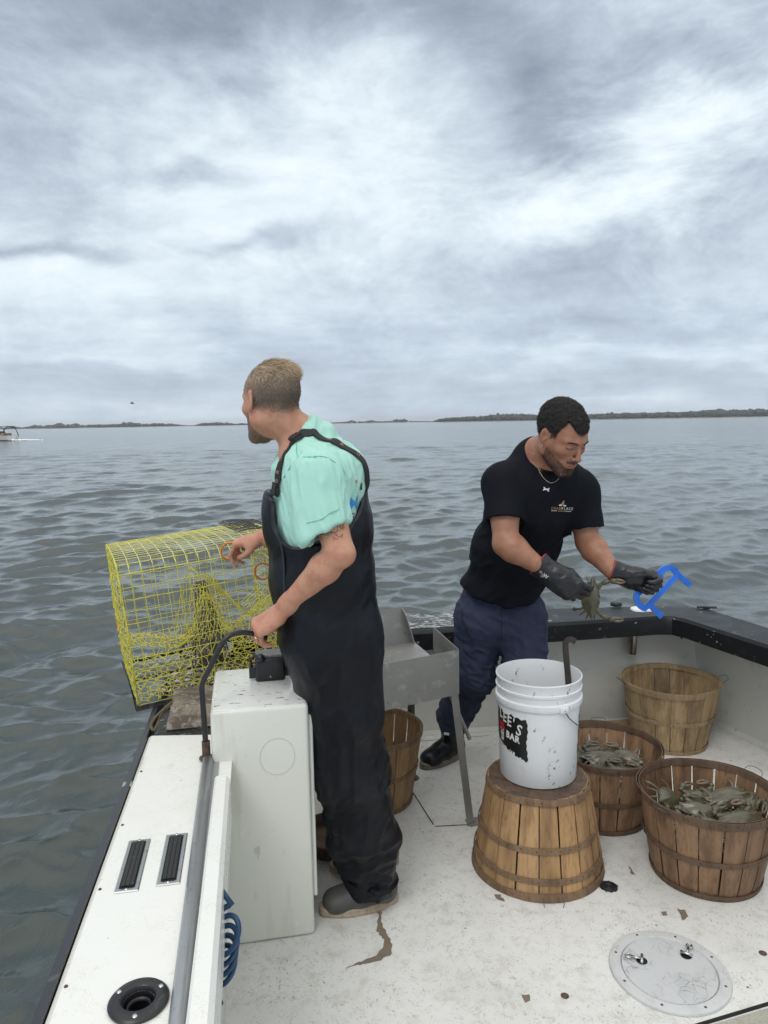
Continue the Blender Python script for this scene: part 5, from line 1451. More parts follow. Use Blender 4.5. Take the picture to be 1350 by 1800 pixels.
# ================================================================== PEOPLE
def head_sdf(v, O, Mx, s=1.0, hollow=True, jaw=1.0):
    """Mx columns: lateral (to the left ear), forward, up"""
    O = np.asarray(O, float); Mx = np.asarray(Mx, float)
    L = lambda x_, y_, z_: O + Mx @ (np.array([x_, y_, z_]) * s)
    E = lambda c, r, k, mode='add', rot=None: v.ell(L(*c), np.array(r) * s, Mx if rot is None else Mx @ rot, k * s, mode)
    C = lambda a, b, ra, rb, k, mode='add': v.cone(L(*a), L(*b), ra * s, rb * s, k * s, mode)
    E((0, -.018, .036), (.075, .095, .086), .01)
    E((0, .022, .012), (.066, .072, .080), .03)
    E((0, .034, -.045), (.052, .056, .062), .03)
    E((0, .045, -.072), (.043, .046, .036), .025)
    C((-.012, .080, -.104), (.012, .080, -.104), .017, .017, .022)
    for q in (-1, 1):
        C((q * .052, .004, -.058), (q * .020, .070, -.100), .017 * jaw, .015, .022)
        C((q * .056, .012, -.02), (q * .052, .006, -.056), .017, .016, .022)
        E((q * .043, .062, -.018), (.020, .020, .018), .02)
        C((q * .012, .090, .026), (q * .046, .072, .024), .0085, .008, .014)
    for q in (-1, 1):
        E((q * .031, .100, .006), (.019, .016, .0125), .012, 'sub')
    for q in (-1, 1):
        E((q * .031, .0765, .005), (.0155, .0135, .0125), .003)
        C((q * .018, .088, -.0005), (q * .043, .081, -.001), .0018, .0018, .003, 'sub')
    C((0, .088, .020), (0, .112, -.026), .0075, .0095, .010)
    E((0, .113, -.031), (.0115, .0110, .0095), .007)
    for q in (-1, 1):
        E((q * .0125, .102, -.035), (.0070, .0095, .0068), .005)
        E((q * .0068, .108, -.0425), (.0032, .0045, .0028), .002, 'sub')
    E((0, .082, -.066), (.030, .021, .024), .016)
    C((0, .103, -.048), (0, .104, -.055), .003, .003, .006, 'sub')
    C((-.020, .093, -.0625), (0, .1015, -.0605), .0040, .0052, .004); C((.020, .093, -.0625), (0, .1015, -.0605), .0040, .0052, .004)
    C((-.018, .092, -.0705), (0, .1005, -.0715), .0040, .0060, .004); C((.018, .092, -.0705), (0, .1005, -.0715), .0040, .0060, .004)
    C((-.022, .095, -.0665), (0, .1085, -.0663), .0012, .0014, .002, 'sub'); C((.022, .095, -.0665), (0, .1085, -.0663), .0012, .0014, .002, 'sub')
    E((0, .102, -.084), (.020, .010, .006), .008, 'sub')
    for q in (-1, 1):    # ears
        a = q * .30; R_ = np.array([[math.cos(a), -math.sin(a), 0], [math.sin(a), math.cos(a), 0], [0, 0, 1.0]])
        E((q * .0790, -.008, .004), (.0065, .0175, .0290), .006, rot=R_)
        E((q * .0765, -.002, -.020), (.006, .0095, .012), .006, rot=R_)
        E((q * .0855, -.004, .004), (.0055, .0090, .0165), .004, 'sub', rot=R_)
        C((q * .083, -.014, .024), (q * .084, -.020, .004), .0030, .0028, .002)
        C((q * .079, .006, -.001), (q * .080, .004, -.008), .0045, .0040, .003)


def hand_sdf(v, W, F, S, fingers, thumb, s=1.0, fat=1.0, k=.004, palm=(.041, .0135), plen=.088):
    """W wrist, F forward, S thumb side; fingers: 4x(mcp,pip,dip) bends in degrees (+ curls to the palm) index..little; thumb: list of local points (F,S,U)"""
    F = nrm(F); S = nrm(np.asarray(S) - F * (np.asarray(S) @ F)); U = None
    return F, S


def build_hand(v, W, F, S, side, fingers, thumb, s=1.0, fat=1.0, k=.004, plen=.088, glove=False):
    W = np.asarray(W, float); F = nrm(F); S = nrm(np.asarray(S, float) - F * (np.asarray(S, float) @ F)); U = np.cross(S, F) * side
    L = lambda f, t_, u: W + (F * f + S * t_ + U * u) * s
    pw_ = .017 * fat
    # palm: metacarpal rays merged into a slab
    kn = [(.092, .030, .002), (.094, .010, .004), (.089, -.011, .003), (.081, -.030, .000)]
    kn = [(f * plen / .088, t_, u) for f, t_, u in kn]
    for i, (f, t_, u) in enumerate(kn):
        v.cone(L(.006, t_ * .55, 0), L(f * .96, t_, u), .0155 * s * fat, (.0125 if not glove else .0145) * s * fat, .014 * s)
    v.cone(L(.02, .0, -.006), L(.06, .0, -.006), .018 * s * fat, .016 * s * fat, .014 * s)
    v.cone(L(.012, .022, -.008), L(.045, .034, -.012), .016 * s * fat, .0135 * s * fat, .014 * s)
    v.cone(L(.012, -.022, -.006), L(.055, -.030, -.006), .0145 * s * fat, .012 * s * fat, .012 * s)
    lens = [(.043, .026, .021), (.047, .030, .022), (.043, .028, .021), (.034, .021, .019)]
    rs = [.0093, .0094, .0089, .0079]; tips = []
    for i in range(4):
        b = L(*kn[i]); ang = 0; dirF = F; r0_ = rs[i] * s * fat; spr = [(.10), (.02), (-.05), (-.14)][i]
        if len(fingers[i]) > 3: spr += fingers[i][3]
        base = nrm(F + S * spr)
        for j in range(3):
            ang += rad(fingers[i][j]); d = base * math.cos(ang) - U * math.sin(ang)
            e_ = b + d * lens[i][j] * s * (1.08 if glove else 1); r1_ = r0_ * (.90 if j < 2 else .80)
            v.cone(b, e_, r0_, r1_, (k if glove else .0028) * s if j == 0 else .0014 * s)
            if j == 0 and not glove: v.ell(b + U * .002 * s, np.array([.0108, .0108, .0108]) * s * fat, None, .006 * s)
            if j == 1: v.ell(b, np.array([1, 1, 1]) * r0_ * 1.07, None, .002)
            b = e_; r0_ = r1_
        tips.append((b, d))
    T = [L(*p) for p in thumb]; tr = [.0155, .0122, .0112, .0092]
    for j in range(len(T) - 1): v.cone(T[j], T[j + 1], tr[j] * s * fat, tr[j + 1] * s * fat, (.010 if j == 0 else .002) * s)
    return tips, T, (F, S, U)


def fold(V, N, amp, seed, stretch, rot=None, ridge=True, oct_=2):
    q = V if rot is None else V @ np.asarray(rot)
    n1 = vnoise(q, stretch, seed, oct_)
    f = (1 - np.abs(n1) * 2.2) if ridge else n1
    return V + N * (f * amp)[:, None] if np.isscalar(amp) else V + N * (f * amp)[:, None]


def sm(x_, a, b): t_ = np.clip((x_ - a) / (b - a), 0, 1); return t_ * t_ * (3 - 2 * t_)


def skin_mat(name, rough=.5):
    Mt = mat(name, (1, 1, 1), rough, attr='Col', bump=[('fine', 420, .25, .0012, None), ('noise', 60, .12, .002, None)], spec=.4)
    t = NT(Mt.node_tree); b = t.n['Principled BSDF']; src = b.inputs['Base Color'].links[0].from_socket
    v = t.node('ShaderNodeTexCoord').outputs['Object']
    c = t.mix(t.math('MULTIPLY', t.ramp(t.noise(v, 28, 4, .6), .42, .64), .27), src, (.60, .22, .16, 1), 'MULTIPLY')
    c = t.mix(t.math('MULTIPLY', t.ramp(t.noise(v, 260, 2, .5), .60, .70), .18), c, (.45, .28, .2, 1), 'MULTIPLY')
    t.l.new(c, b.inputs['Base Color'])
    b.inputs['Subsurface Weight'].default_value = .12; b.inputs['Subsurface Radius'].default_value = (1, .35, .2); b.inputs['Subsurface Scale'].default_value = .006
    return Mt


def fabric(name, base, rough=.8, weave=900, wstr=.15, layers=(), spec=.25, sheen=.0, bump2=None):
    Mt = mat(name, base, rough, layers=layers, bump=[('fine', weave, wstr, .0008, None), bump2 or ('noise', 22, .25, .006, None)], spec=spec)
    if sheen: Mt.node_tree.nodes['Principled BSDF'].inputs['Sheen Weight'].default_value = sheen
    return Mt


def bvh_of(o):
    me = o.data; return BVHTree.FromPolygons([v.co[:] for v in me.vertices], [p.vertices[:] for p in me.polygons])


def band(bv, pts, w, off, name, material, parent, thick=.002, sub=8, widthdir=None):
    """flat strap lying on a surface"""
    pts = smoothpath(pts, sub); out = []
    for p in pts:
        loc, nn, _, _ = bv.find_nearest(p); out.append((loc + nn * off, nn))
    for _ in range(3):
        out = [out[0]] + [((out[i - 1][0] + out[i][0] * 2 + out[i + 1][0]) / 4, (out[i - 1][1] + out[i][1] * 2 + out[i + 1][1]).normalized()) for i in range(1, len(out) - 1)] + [out[-1]]
    mb = MB(); vs = []
    for i, (p, nn) in enumerate(out):
        d = (out[min(i + 1, len(out) - 1)][0] - out[max(i - 1, 0)][0]).normalized(); s_ = d.cross(nn).normalized()
        vs += [p + s_ * w / 2, p + s_ * w / 2 + nn * thick, p - s_ * w / 2 + nn * thick, p - s_ * w / 2]
    k_ = len(out)
    mb.add(vs, [(i * 4 + j, i * 4 + (j + 1) % 4, (i + 1) * 4 + (j + 1) % 4, (i + 1) * 4 + j) for i in range(k_ - 1) for j in range(4)] + [(3, 2, 1, 0), tuple((k_ - 1) * 4 + j for j in range(4))])
    return mb.build(name, material, parent, smooth=True, angle=50), out


def stick(bv, v2, f, cpx, cpy, px_scale, rot=0, off=.0012, sx=1.0, shear=0):
    """lay flat artwork on a garment: v2 in picture-pixel units about (cpx,cpy), y up; returns MB"""
    mb = MB(); o_ = []; c_, s_ = math.cos(rot), math.sin(rot); C0 = Vector(CAM)
    for x_, y_ in v2:
        x_ *= px_scale * sx; y_ *= px_scale; x_ += shear * y_
        d = Vector(ray(cpx + x_ * c_ - y_ * s_, cpy - (x_ * s_ + y_ * c_))).normalized()
        loc, nn, _, _ = bv.ray_cast(C0, d)
        if loc is None: return None
        o_.append(loc + (nn if nn.dot(d) < 0 else -nn) * off)
    mb.add(o_, f); return mb


def stick2(bv, v2, f, px, py, size, rot=0, sx=1.0, off=.0022):
    d = Vector(ray(px, py)).normalized(); loc, _, _, _ = bv.ray_cast(Vector(CAM), d); nn = Vector((0, 0, 0))
    for a, b in ((0, 0), (-5, 0), (5, 0), (0, -7), (0, 7)):
        l_, n_, _, _ = bv.ray_cast(Vector(CAM), Vector(ray(px + a, py + b)).normalized())
        if l_ and (l_ - loc).length < .05: nn += n_ if n_.dot(d) < 0 else -n_
    nn.normalize(); up = (Vector((0, 0, 1)) - nn * nn.z).normalized(); rt = up.cross(nn); c_, s_ = math.cos(rot), math.sin(rot); o_ = []
    for x_, y_ in v2:
        x_ *= size * sx; y_ *= size; q = loc + rt * (x_ * c_ - y_ * s_) + up * (x_ * s_ + y_ * c_)
        h_, _, _, _ = bv.ray_cast(q + nn * .03, -nn, .08); o_.append((h_ if h_ else q) + nn * off)
    mb = MB(); mb.add(o_, f); return mb


def strands(name, roots, normals, dirfn, lenfn, width, material, parent, seed=1, seg=3, curl=0, droop=.0):
    rg = np.random.default_rng(seed); n_ = len(roots); Vs = np.zeros((n_, (seg + 1) * 2, 3)); cols = np.zeros((n_, (seg + 1) * 2, 3))
    d = dirfn(roots, normals, rg); d /= np.linalg.norm(d, axis=1)[:, None]
    L_ = lenfn(roots, rg); p = roots.copy(); view = nrm(CAM - roots.mean(0))
    side = np.cross(d, np.tile(view, (n_, 1)) + rg.normal(0, .35, (n_, 3))); side /= np.maximum(np.linalg.norm(side, axis=1), 1e-6)[:, None]
    shade = rg.uniform(.65, 1.3, (n_, 1))
    for j in range(seg + 1):
        w = width * (1 - .85 * j / seg)
        Vs[:, 2 * j] = p + side * w / 2; Vs[:, 2 * j + 1] = p - side * w / 2
        cols[:, 2 * j] = cols[:, 2 * j + 1] = shade * (1 + .25 * j / seg)
        if curl: d = d + rg.normal(0, curl, (n_, 3))
        d = d + np.array([0, 0, -droop]); d /= np.linalg.norm(d, axis=1)[:, None]; p = p + d * (L_ / seg)[:, None]
    base = np.arange(n_)[:, None] * (seg + 1) * 2
    F = np.concatenate([np.stack([base[:, 0] + 2 * j, base[:, 0] + 2 * j + 1, base[:, 0] + 2 * j + 3, base[:, 0] + 2 * j + 2], 1) for j in range(seg)])
    return Vs.reshape(-1, 3), F, cols.reshape(-1, 3)


def hairmat(name, base, rough=.5):
    Mt = bpy.data.materials.new(name); Mt.use_nodes = True; t = NT(Mt.node_tree); b = t.n['Principled BSDF']
    a = t.node('ShaderNodeAttribute', attribute_name='Col').outputs[0]
    t.l.new(t.mix(1.0, a, (*base, 1), 'MULTIPLY'), b.inputs['Base Color']); b.inputs['Roughness'].default_value = rough; b.inputs['Specular IOR Level'].default_value = .3
    return Mt


def shoe(prefix, heel, toe, width, height, topc, mats, parent, H=.095, sole_h=.026):
    """slip-on boot: heel and toe on the floor"""
    heel = np.asarray(heel, float); toe = np.asarray(toe, float); d = nrm(toe - heel); Ln = np.linalg.norm(toe - heel); s_ = np.array([-d[1], d[0], 0])
    lo = np.minimum(heel, toe) - .09; hi = np.maximum(heel, toe) + .09
    v = Vol(np.arange(lo[0], hi[0], .0035, dtype=np.float32), np.arange(lo[1], hi[1], .0035, dtype=np.float32), np.arange(-.02, height + .05, .0035, dtype=np.float32))
    q = lambda f, z_, sd=0: heel + d * f * Ln + s_ * sd + np.array([0, 0, z_])
    w = width / 2
    v.seg(q(.16, .045), q(.50, .045), s_, (w * .78, .044), (w * .92, .042), .02)
    v.seg(q(.50, .045), q(.80, .036), s_, (w * .90, .042), (w * .84, .032), .04)
    v.seg(q(.76, .036), q(.84, .034), s_, (w * .86, .031), (w * .76, .029), .03)
    v.cone(q(.22, .06), np.asarray(topc), .050, .064 if H > .1 else .050, .03)
    v.cut(lambda X, Y, Zc: (.012 - Zc) + 0 * X + 0 * Y)
    v.cut(lambda X, Y, Zc: (Zc - topc[2]) + 0 * X + 0 * Y)
    V, Q = v.mesh(2); N = vnormals(V, Q); V = V + N * (.0006 * vnoise(V, 30, 3, 2))[:, None]
    up = arr_mesh(prefix, V, Q, mats[0], parent)
    # sole
    n_ = 40; mb = MB(); out = []
    for i in range(n_):
        a = 2 * math.pi * i / n_; f = .5 + .5 * math.cos(a) * 1.0
        ww = w * (.80 + .20 * math.sin(max(0, min(1, (f - .15) / .7)) * math.pi)) * (1 - .10 * (f < .25))
        ex = .72
        out.append(q(.5 + .515 * math.copysign(abs(math.cos(a)) ** ex, math.cos(a)), 0, 0) + s_ * math.copysign(abs(math.sin(a)) ** ex, math.sin(a)) * ww * 1.06)
    c_ = heel + d * Ln * .5
    rings = [(.0005, .97), (.004, 1.0), (.014, 1.0), (.0150, .985), (.018, 1.0), (sole_h, .99), (sole_h + .003, .93)]
    vs = [tuple(c_ + (p - c_) * k_ + np.array([0, 0, z_])) for z_, k_ in rings for p in out]
    mb.add(vs, [(r_ * n_ + i, r_ * n_ + (i + 1) % n_, (r_ + 1) * n_ + (i + 1) % n_, (r_ + 1) * n_ + i) for r_ in range(len(rings) - 1) for i in range(n_)] + [tuple(range(n_ - 1, -1, -1)), tuple((len(rings) - 1) * n_ + i for i in range(n_))])
    so_ = mb.build('sole', mats[1], up, smooth=True, angle=50)
    return up


def necktrim(sv, c_, n_, r_=.10):
    def fn(X, Y, Zc):
        d = (X - c_[0]) * n_[0] + (Y - c_[1]) * n_[1] + (Zc - c_[2]) * n_[2]
        rr_ = np.sqrt((X - c_[0]) ** 2 + (Y - c_[1]) ** 2 + (Zc - c_[2]) ** 2)
        ax = np.sqrt(np.maximum(rr_ ** 2 - d ** 2, 0)); return np.minimum(d, r_ - ax)
    sv.cut(fn)


def collar(c_, n_, rx, ry, side, matr, parent, inv, nm='collar'):
    s1 = nrm(np.asarray(side) - n_ * (np.asarray(side) @ n_)); s2 = np.cross(n_, s1); mb = MB()
    for q in (-.006, .0, .006):
        mb.tube([c_ + n_ * q + (s1 * math.cos(a) * rx + s2 * math.sin(a) * ry) * (1 - q * 1.5) - inv for a in np.linspace(0, 6.283, 49)[:-1]], .0042, 8, closed=True)
    return mb.build(nm, matr, parent, smooth=True)


# ------------------------------------------------------------------ man in overalls
def man_overalls():
    root = empty('person', (-.12, 2.33, 0), label='man in mint t-shirt and black bib overalls looking away over the water', cat='person', group=None)
    inv = np.array([-.12, 2.33, 0])
    YC = 2.33
    C7 = P(540, 782, YC); CH = P(556, 835, YC); MC_ = P(562, 905, YC); WA = P(568, 1000, YC); HP = P(584, 1105, YC)
    hO = P(476, 706, YC - .005); fy = rad(42)
    fw = np.array([-math.sin(fy), math.cos(fy), -.06]); fw = nrm(fw); lf = nrm(np.cross([0, 0, 1], fw)); upv = np.cross(lf, fw) * -1
    upv = np.cross(fw, -lf); upv = upv if upv[2] > 0 else -upv
    HM = np.stack([lf, fw, upv], 1)
    SL = P(560, 838, 2.155); EL = P(597, 972, 2.085); WL = P(497, 1072, 2.175)
    SR = P(545, 838, 2.515); ER = P(560, 962, 2.62); WR = P(463, 946, 2.655)
    lat = (0, 1, 0)
    hipL, kneeL, ankL = P(592, 1150, 2.235), P(618, 1350, 2.235), P(655, 1545, 2.30)
    hipR, kneeR, ankR = P(592, 1150, 2.42), P(628, 1345, 2.43), P(648, 1470, 2.50)
    v = Vol(axis_steps([(-.62, .003), (-.46, .0026), (-.22, .003), (.06, None)]),
            axis_steps([(2.00, .003), (2.22, .0026), (2.46, .003), (2.76, None)]),
            axis_steps([(-.01, .012), (.80, .003), (1.45, .0026), (1.84, None)]))
    head_sdf(v, hO, HM, 1.0)
    hl = lambda x_, y_, z_: hO + HM @ np.array([x_, y_, z_])
    v.seg(hl(0, -.022, -.045), C7 + [-.004, 0, .02], lat, (.052, .060), (.056, .060), .03)
    v.seg(C7 + [-.004, 0, .02], C7 + [-.012, 0, -.03], lat, (.056, .058), (.068, .064), .03)
    # torso and legs under the clothes
    v.seg(C7 + [-.01, 0, -.05], CH, lat, (.12, .07), (.165, .092), .05); v.seg(CH, MC_, lat, (.165, .092), (.160, .100), .04)
    v.seg(MC_, WA, lat, (.155, .100), (.140, .095), .04); v.seg(WA, HP, lat, (.140, .095), (.150, .100), .04)
    for a, b, c_ in ((hipL, kneeL, ankL), (hipR, kneeR, ankR)):
        v.cone(HP + (np.array(a) - HP) * .4, a, .085, .080, .04); v.cone(a, b, .078, .055, .03); v.cone(b, c_, .052, .036, .02)
    # arms
    def arm(S_, E_, W_):
        v.cone(S_, S_ + (E_ - S_) * .45, .052, .050, .03); v.cone(S_ + (E_ - S_) * .45, E_, .050, .042, .02)
        m_ = E_ + (W_ - E_) * .25; v.cone(E_, m_, .039, .0435, .018); fa = nrm(W_ - E_); v.seg(m_, E_ + (W_ - E_) * .9, np.cross(fa, [0, 1, 0]) + 0, (.0435, .041), (.0285, .0235), .02)
        v.seg(E_ + (W_ - E_) * .85, W_ + fa * .02, np.cross(fa, [0, 1, 0]), (.0285, .0235), (.028, .020), .015)
        bk_ = nrm((E_ - S_) / np.linalg.norm(E_ - S_) - fa); v.ell(E_ + bk_ * .018, (.026, .026, .026), None, .02)
    arm(SL, EL, WL); arm(SR, ER, WR)
    # left hand closed over the bar end
    tl, Tl, frL = build_hand(v, WL + nrm(WL - EL) * .012, (-.75, .10, -.52), (-.23, .80, .42), 1,
        [(44, 58, 36, .04), (46, 44, 26), (50, 42, 24, -.02), (56, 40, 24, -.06)], [(.018, .026, -.012), (.040, .050, -.030), (.062, .052, -.058), (.078, .040, -.074)], s=1.0, fat=1.04)
    # right hand pinching the orange ring
    tr, Tr, frR = build_hand(v, WR + nrm(WR - ER) * .010, (-.96, .10, -.22), (-.25, -.93, -.22), -1,
        [(48, 42, 26), (58, 52, 30), (66, 62, 36), (74, 64, 40)], [(.018, .026, -.010), (.045, .042, -.030), (.072, .038, -.042), (.094, .026, -.050)], s=.98, fat=1.0)
    V, Q = v.mesh(2); del v
    N = vnormals(V, Q)
    Lc = (V - hO) @ HM
    skin = np.array([.55, .29, .185]); col = np.tile(skin, (len(V), 1))
    hd = (np.abs(Lc[:, 0]) < .1) & (Lc[:, 2] > -.16) & (Lc[:, 2] < .16) & (np.abs(Lc[:, 1]) < .14)
    x_, y_, z_ = Lc.T
    hline = -.034 + .055 * sm(y_, -.02, .02) + .060 * sm(y_, .03, .085) + .005 * vnoise(Lc, 55, 3) - .010 * np.exp(-(x_ / .03) ** 2) * (y_ < -.03)
    scalp = hd & (z_ > hline) & (np.abs(x_) < .078 + .02 * (y_ > .02))
    m_ = scalp[:, None] * (sm(z_ - hline, -.006, .040))[:, None] * .95; col = col * (1 - m_) + np.array([.15, .115, .085]) * m_
    beard = hd * sm(-.012 - .50 * y_ - z_, 0, .016) * sm(y_, .004, .026) * (z_ > -.125) * (y_ < .100)
    lip = hd * (np.abs(x_) < .019) * (y_ > .085) * sm(-np.abs(z_ + .066), -.009, -.005)
    beard = beard * (1 - lip); col = col * (1 - .62 * beard[:, None]) + np.array([.17, .12, .085]) * .62 * beard[:, None]
    red = hd * np.exp(-((np.abs(x_) - .082) / .012) ** 2) * np.exp(-((y_ + .005) / .02) ** 2); col = col * (1 - .3 * red[:, None]) + np.array([.55, .16, .11]) * .3 * red[:, None]
    for W_ in (WL, WR):    # redder knuckles
        dd = np.exp(-(np.linalg.norm(V - W_, axis=1) / .13) ** 4); col = col * (1 - .25 * dd[:, None]) + np.array([.50, .20, .145]) * .25 * dd[:, None]
    ms = skin_mat('skin_tanned')
    body = arr_mesh('body', V - inv, Q, ms, root, col)
    # --- hair
    rg = np.random.default_rng(3)
    cand = np.nonzero(scalp & (z_ > hline + .004))[0]
    ids = rg.choice(cand, 19000); R0 = V[ids] - N[ids] * .001; lc = Lc[ids]; jitter = rg.normal(0, .0012, R0.shape); R0 = R0 + jitter
    def hdir(r_, nn, g):
        t_ = sm(lc[:, 2], .045, .10)[:, None]
        side_ = np.stack([0 * lc[:, 0], -.65 + 0 * lc[:, 0], -.9 + 0 * lc[:, 0]], 1)
        top_ = np.stack([-.55 * np.ones(len(lc)), -.95 * np.ones(len(lc)), -.05 * np.ones(len(lc))], 1)
        d = (side_ * (1 - t_) + top_ * t_) @ HM.T
        wave = vnoise(r_, 34, 5)[:, None]
        return d + N[ids] * (.14 + .30 * t_) + g.normal(0, .10, r_.shape) + wave * .45 * lf
    def hlen(r_, g):
        t_ = sm(lc[:, 2], .05, .10); back = sm(-lc[:, 1], -.02, .06) * t_
        return (.0035 + .0035 * sm(lc[:, 2], -.03, .02) + .028 * t_ + .002 * back) * g.uniform(.6, 1.2, len(r_))
    A1, F1, C1 = strands('h', R0, N[ids], hdir, hlen, .0017, None, None, 4, 5, .07, .13)
    top_t = np.repeat(sm(lc[:, 2], .02, .10), 12)[:, None]
    C1 = C1 * (np.array([.165, .130, .100]) * (1 - top_t) + np.array([.50, .385, .26]) * top_t)
    # tuft sticking up at the crown
    arr_mesh('hair', A1 - inv, F1, hairmat('blond_hair', (1, 1, 1)), root, C1, smooth=False)
    bid = rg.choice(np.nonzero(beard > .35)[0], 3800)
    A2, F2, C2 = strands('b', V[bid], N[bid], lambda r_, n_, g: n_ * .5 + np.array([0, 0, -1.0]) + g.normal(0, .25, r_.shape), lambda r_, g: .0030 + .003 * sm(-Lc[bid][:, 2], .07, .12) * g.uniform(.5, 1.2, len(r_)), .0011, None, None, 8, 2, .1)
    arr_mesh('beard', A2 - inv, F2, hairmat('beard_hair', (.20, .155, .115)), root, C2, smooth=False)
    # forearm hair hint is left to the skin texture; finger nails and ring
    nm_ = mat('nail', (.60, .36, .29), .3)
    for (tp, d), fr in [(t_, frL) for t_ in tl] + [(t_, frR) for t_ in tr]:
        U_ = fr[2]; nn = nrm(U_ - d * (U_ @ d)); c_ = tp + nn * .0066 - d * .001
        v2 = MB(); s_ = np.cross(d, nn)
        v2.add([c_ + d * (.0065 * math.cos(a)) + s_ * (.0050 * math.sin(a)) - nn * (.0014 * math.sin(a) ** 2) - inv for a in np.linspace(0, 6.28, 13)[:-1]] + [c_ + nn * .0008 - inv], [(k_, (k_ + 1) % 12, 12) for k_ in range(12)])
        v2.build('fingernail', nm_, root, smooth=True)
    # wedding band on the ring finger
    rgp_ = P(455, 1124, 2.16)
    b3 = None
    Fh, Sh, Uh = frL; kn3 = WL + nrm(WL - EL) * .012 + (Fh * .089 + Sh * -.011 + Uh * .003)
    a3 = rad(50); d3 = nrm(Fh + Sh * -.03) * math.cos(a3) - Uh * math.sin(a3); rc_ = kn3 + d3 * .024; e1 = nrm(np.cross(d3, Sh)); e2 = np.cross(d3, e1)
    rb = MB(); rb.tube([rc_ + (e1 * math.cos(a) + e2 * math.sin(a)) * .0108 - inv for a in np.linspace(0, 6.283, 25)[:-1]], .0016, 6, closed=True)
    rb.build('wedding_ring', mat('gold', (.80, .62, .36), .2, 1.0), root, smooth=True)

    # --- t-shirt
    sv = Vol(axis_steps([(-.45, .0036), (.08, None)]), axis_steps([(1.98, .0036), (2.74, None)]), axis_steps([(.98, .0036), (1.62, None)]))
    o_ = .012
    sv.seg(C7 + [.0, 0, -.045], CH, lat, (.135, .078), (.185, .108 + o_), .05); sv.seg(CH, MC_, lat, (.185, .108 + o_), (.180, .118 + o_), .04)
    sv.seg(MC_, WA, lat, (.180, .116 + o_), (.170, .112 + o_), .04); sv.seg(WA, HP, lat, (.165, .112), (.16, .112), .04)
    sv.ell(P(600, 838, YC), (.075, .150, .10), None, .05)           # rounded upper back
    sv.seg(C7 + [0, 0, .014], C7 + [-.004, 0, -.05], lat, (.074, .080), (.12, .10), .035); na0 = nrm(hl(0, -.022, -.045) - C7 - [0, 0, .02]); sv.seg(C7 + na0 * .075, C7, lat, (.066, .074), (.078, .088), .03)
    slv = SL + (EL - SL) * .68
    for S_, E_ in ((SL, EL), (SR, ER)):
        sv.cone(C7 + (S_ - C7) * .45 + [0, 0, -.035], S_, .070, .068, .05)
        e_ = S_ + (E_ - S_) * .70; sv.cone(S_, e_ + [-.010, 0, 0], .068, .0645, .035); sv.cone(S_ + (e_ - S_) * .4 + [-.035, 0, 0], e_ + [-.044, 0, -.012], .056, .058, .03)
    def hemcut(S_, E_, f):
        c_ = S_ + (E_ - S_) * f; n_ = nrm(nrm(E_ - S_) + np.array([.30, 0, -.10]))
        r_ = .125
        def fn(X, Y, Zc):
            d = (X - c_[0]) * n_[0] + (Y - c_[1]) * n_[1] + (Zc - c_[2]) * n_[2]
            rr_ = np.sqrt((X - c_[0]) ** 2 + (Y - c_[1]) ** 2 + (Zc - c_[2]) ** 2) - r_
            side_ = np.sign(S_[1] - YC) * (Y - (YC + (S_[1] - YC) * .78))
            return np.minimum(np.minimum(d, -rr_), side_)
        sv.cut(fn)
    hemcut(SL, EL, .70); hemcut(SR, ER, .70)
    for S_, E_ in ((SL, EL), (SR, ER)):   # hollow sleeve mouths
        sv.cone(S_ + (E_ - S_) * .55 + [-.018, 0, 0], S_ + (E_ - S_) * .85 + [-.018, 0, 0], .046, .058, .004, 'sub')
    nax = nrm(hl(0, -.022, -.045) - C7 - [0, 0, .02]); ncc = C7 + nax * .050 + np.array([.004, 0, -.004]); necktrim(sv, ncc, nax, .145)
    Vs, Qs = sv.mesh(2); del sv
    Ns = vnormals(Vs, Qs)
    arm_m = sm(-(Vs[:, 1] - 2.20), -.03, .03)
    ax_ = nrm(EL - SL); R1 = np.stack([ax_, nrm(np.cross(ax_, [0, 1, 0])), np.cross(ax_, nrm(np.cross(ax_, [0, 1, 0])))], 1)
    f1 = vnoise(Vs @ R1, (5, 34, 34), 4, 2); f2 = vnoise(Vs, (26, 12, 9), 9, 2); f3 = vnoise(Vs @ np.array([[.8, 0, .6], [0, 1, 0], [-.6, 0, .8]]), (34, 14, 7), 12, 1)
    rdg = lambda n_: 1 - 2.4 * np.abs(n_)
    backm = sm(Vs[:, 0], P(585, 830, 2.2)[0], P(625, 830, 2.2)[0])
    disp = arm_m * (.0060 * rdg(f1) + .005 * vnoise(Vs @ R1, (5, 12, 12), 8, 1)) + (1 - arm_m) * (.0080 * rdg(f2)) + backm * .0022 * rdg(f3)
    Vs = Vs + Ns * disp[:, None]
    mint = fabric('mint_cotton', (.39, .68, .57), .85, layers=[('noise', 5, .4, .7, (.45, .73, .63), None, .6), ('noise', 80, .6, .75, (.46, .77, .67), (1, 1, .3), .35)], sheen=.1)
    sh = arr_mesh('t_shirt', Vs - inv, Qs, mint, root)
    collar(ncc - nax * .003, nax, .0670, .0735, [1, 0, 0], mint, sh, inv)
    bs_ = BVHTree.FromPolygons([tuple(p) for p in Vs], [tuple(int(i) for i in q) for q in Qs])
    seamm = mat('shirt_seam', (.15, .44, .34), .9)
    def local(o): o.data.transform(Matrix.Translation(Vector(-inv))); return o
    for pts in ([P(527, 812, 2.15), P(545, 800, 2.10), P(568, 800, 2.10), P(590, 818, 2.12), P(600, 845, 2.15)], [P(527, 812, 2.15), P(508, 825, 2.15), P(503, 845, 2.2)], [P(522, 780, 2.2), P(524, 800, 2.18), P(528, 812, 2.15)]):
        o, _ = band(bs_, pts, .0028, -.0006, 'seam', seamm, root, .0016); local(o)
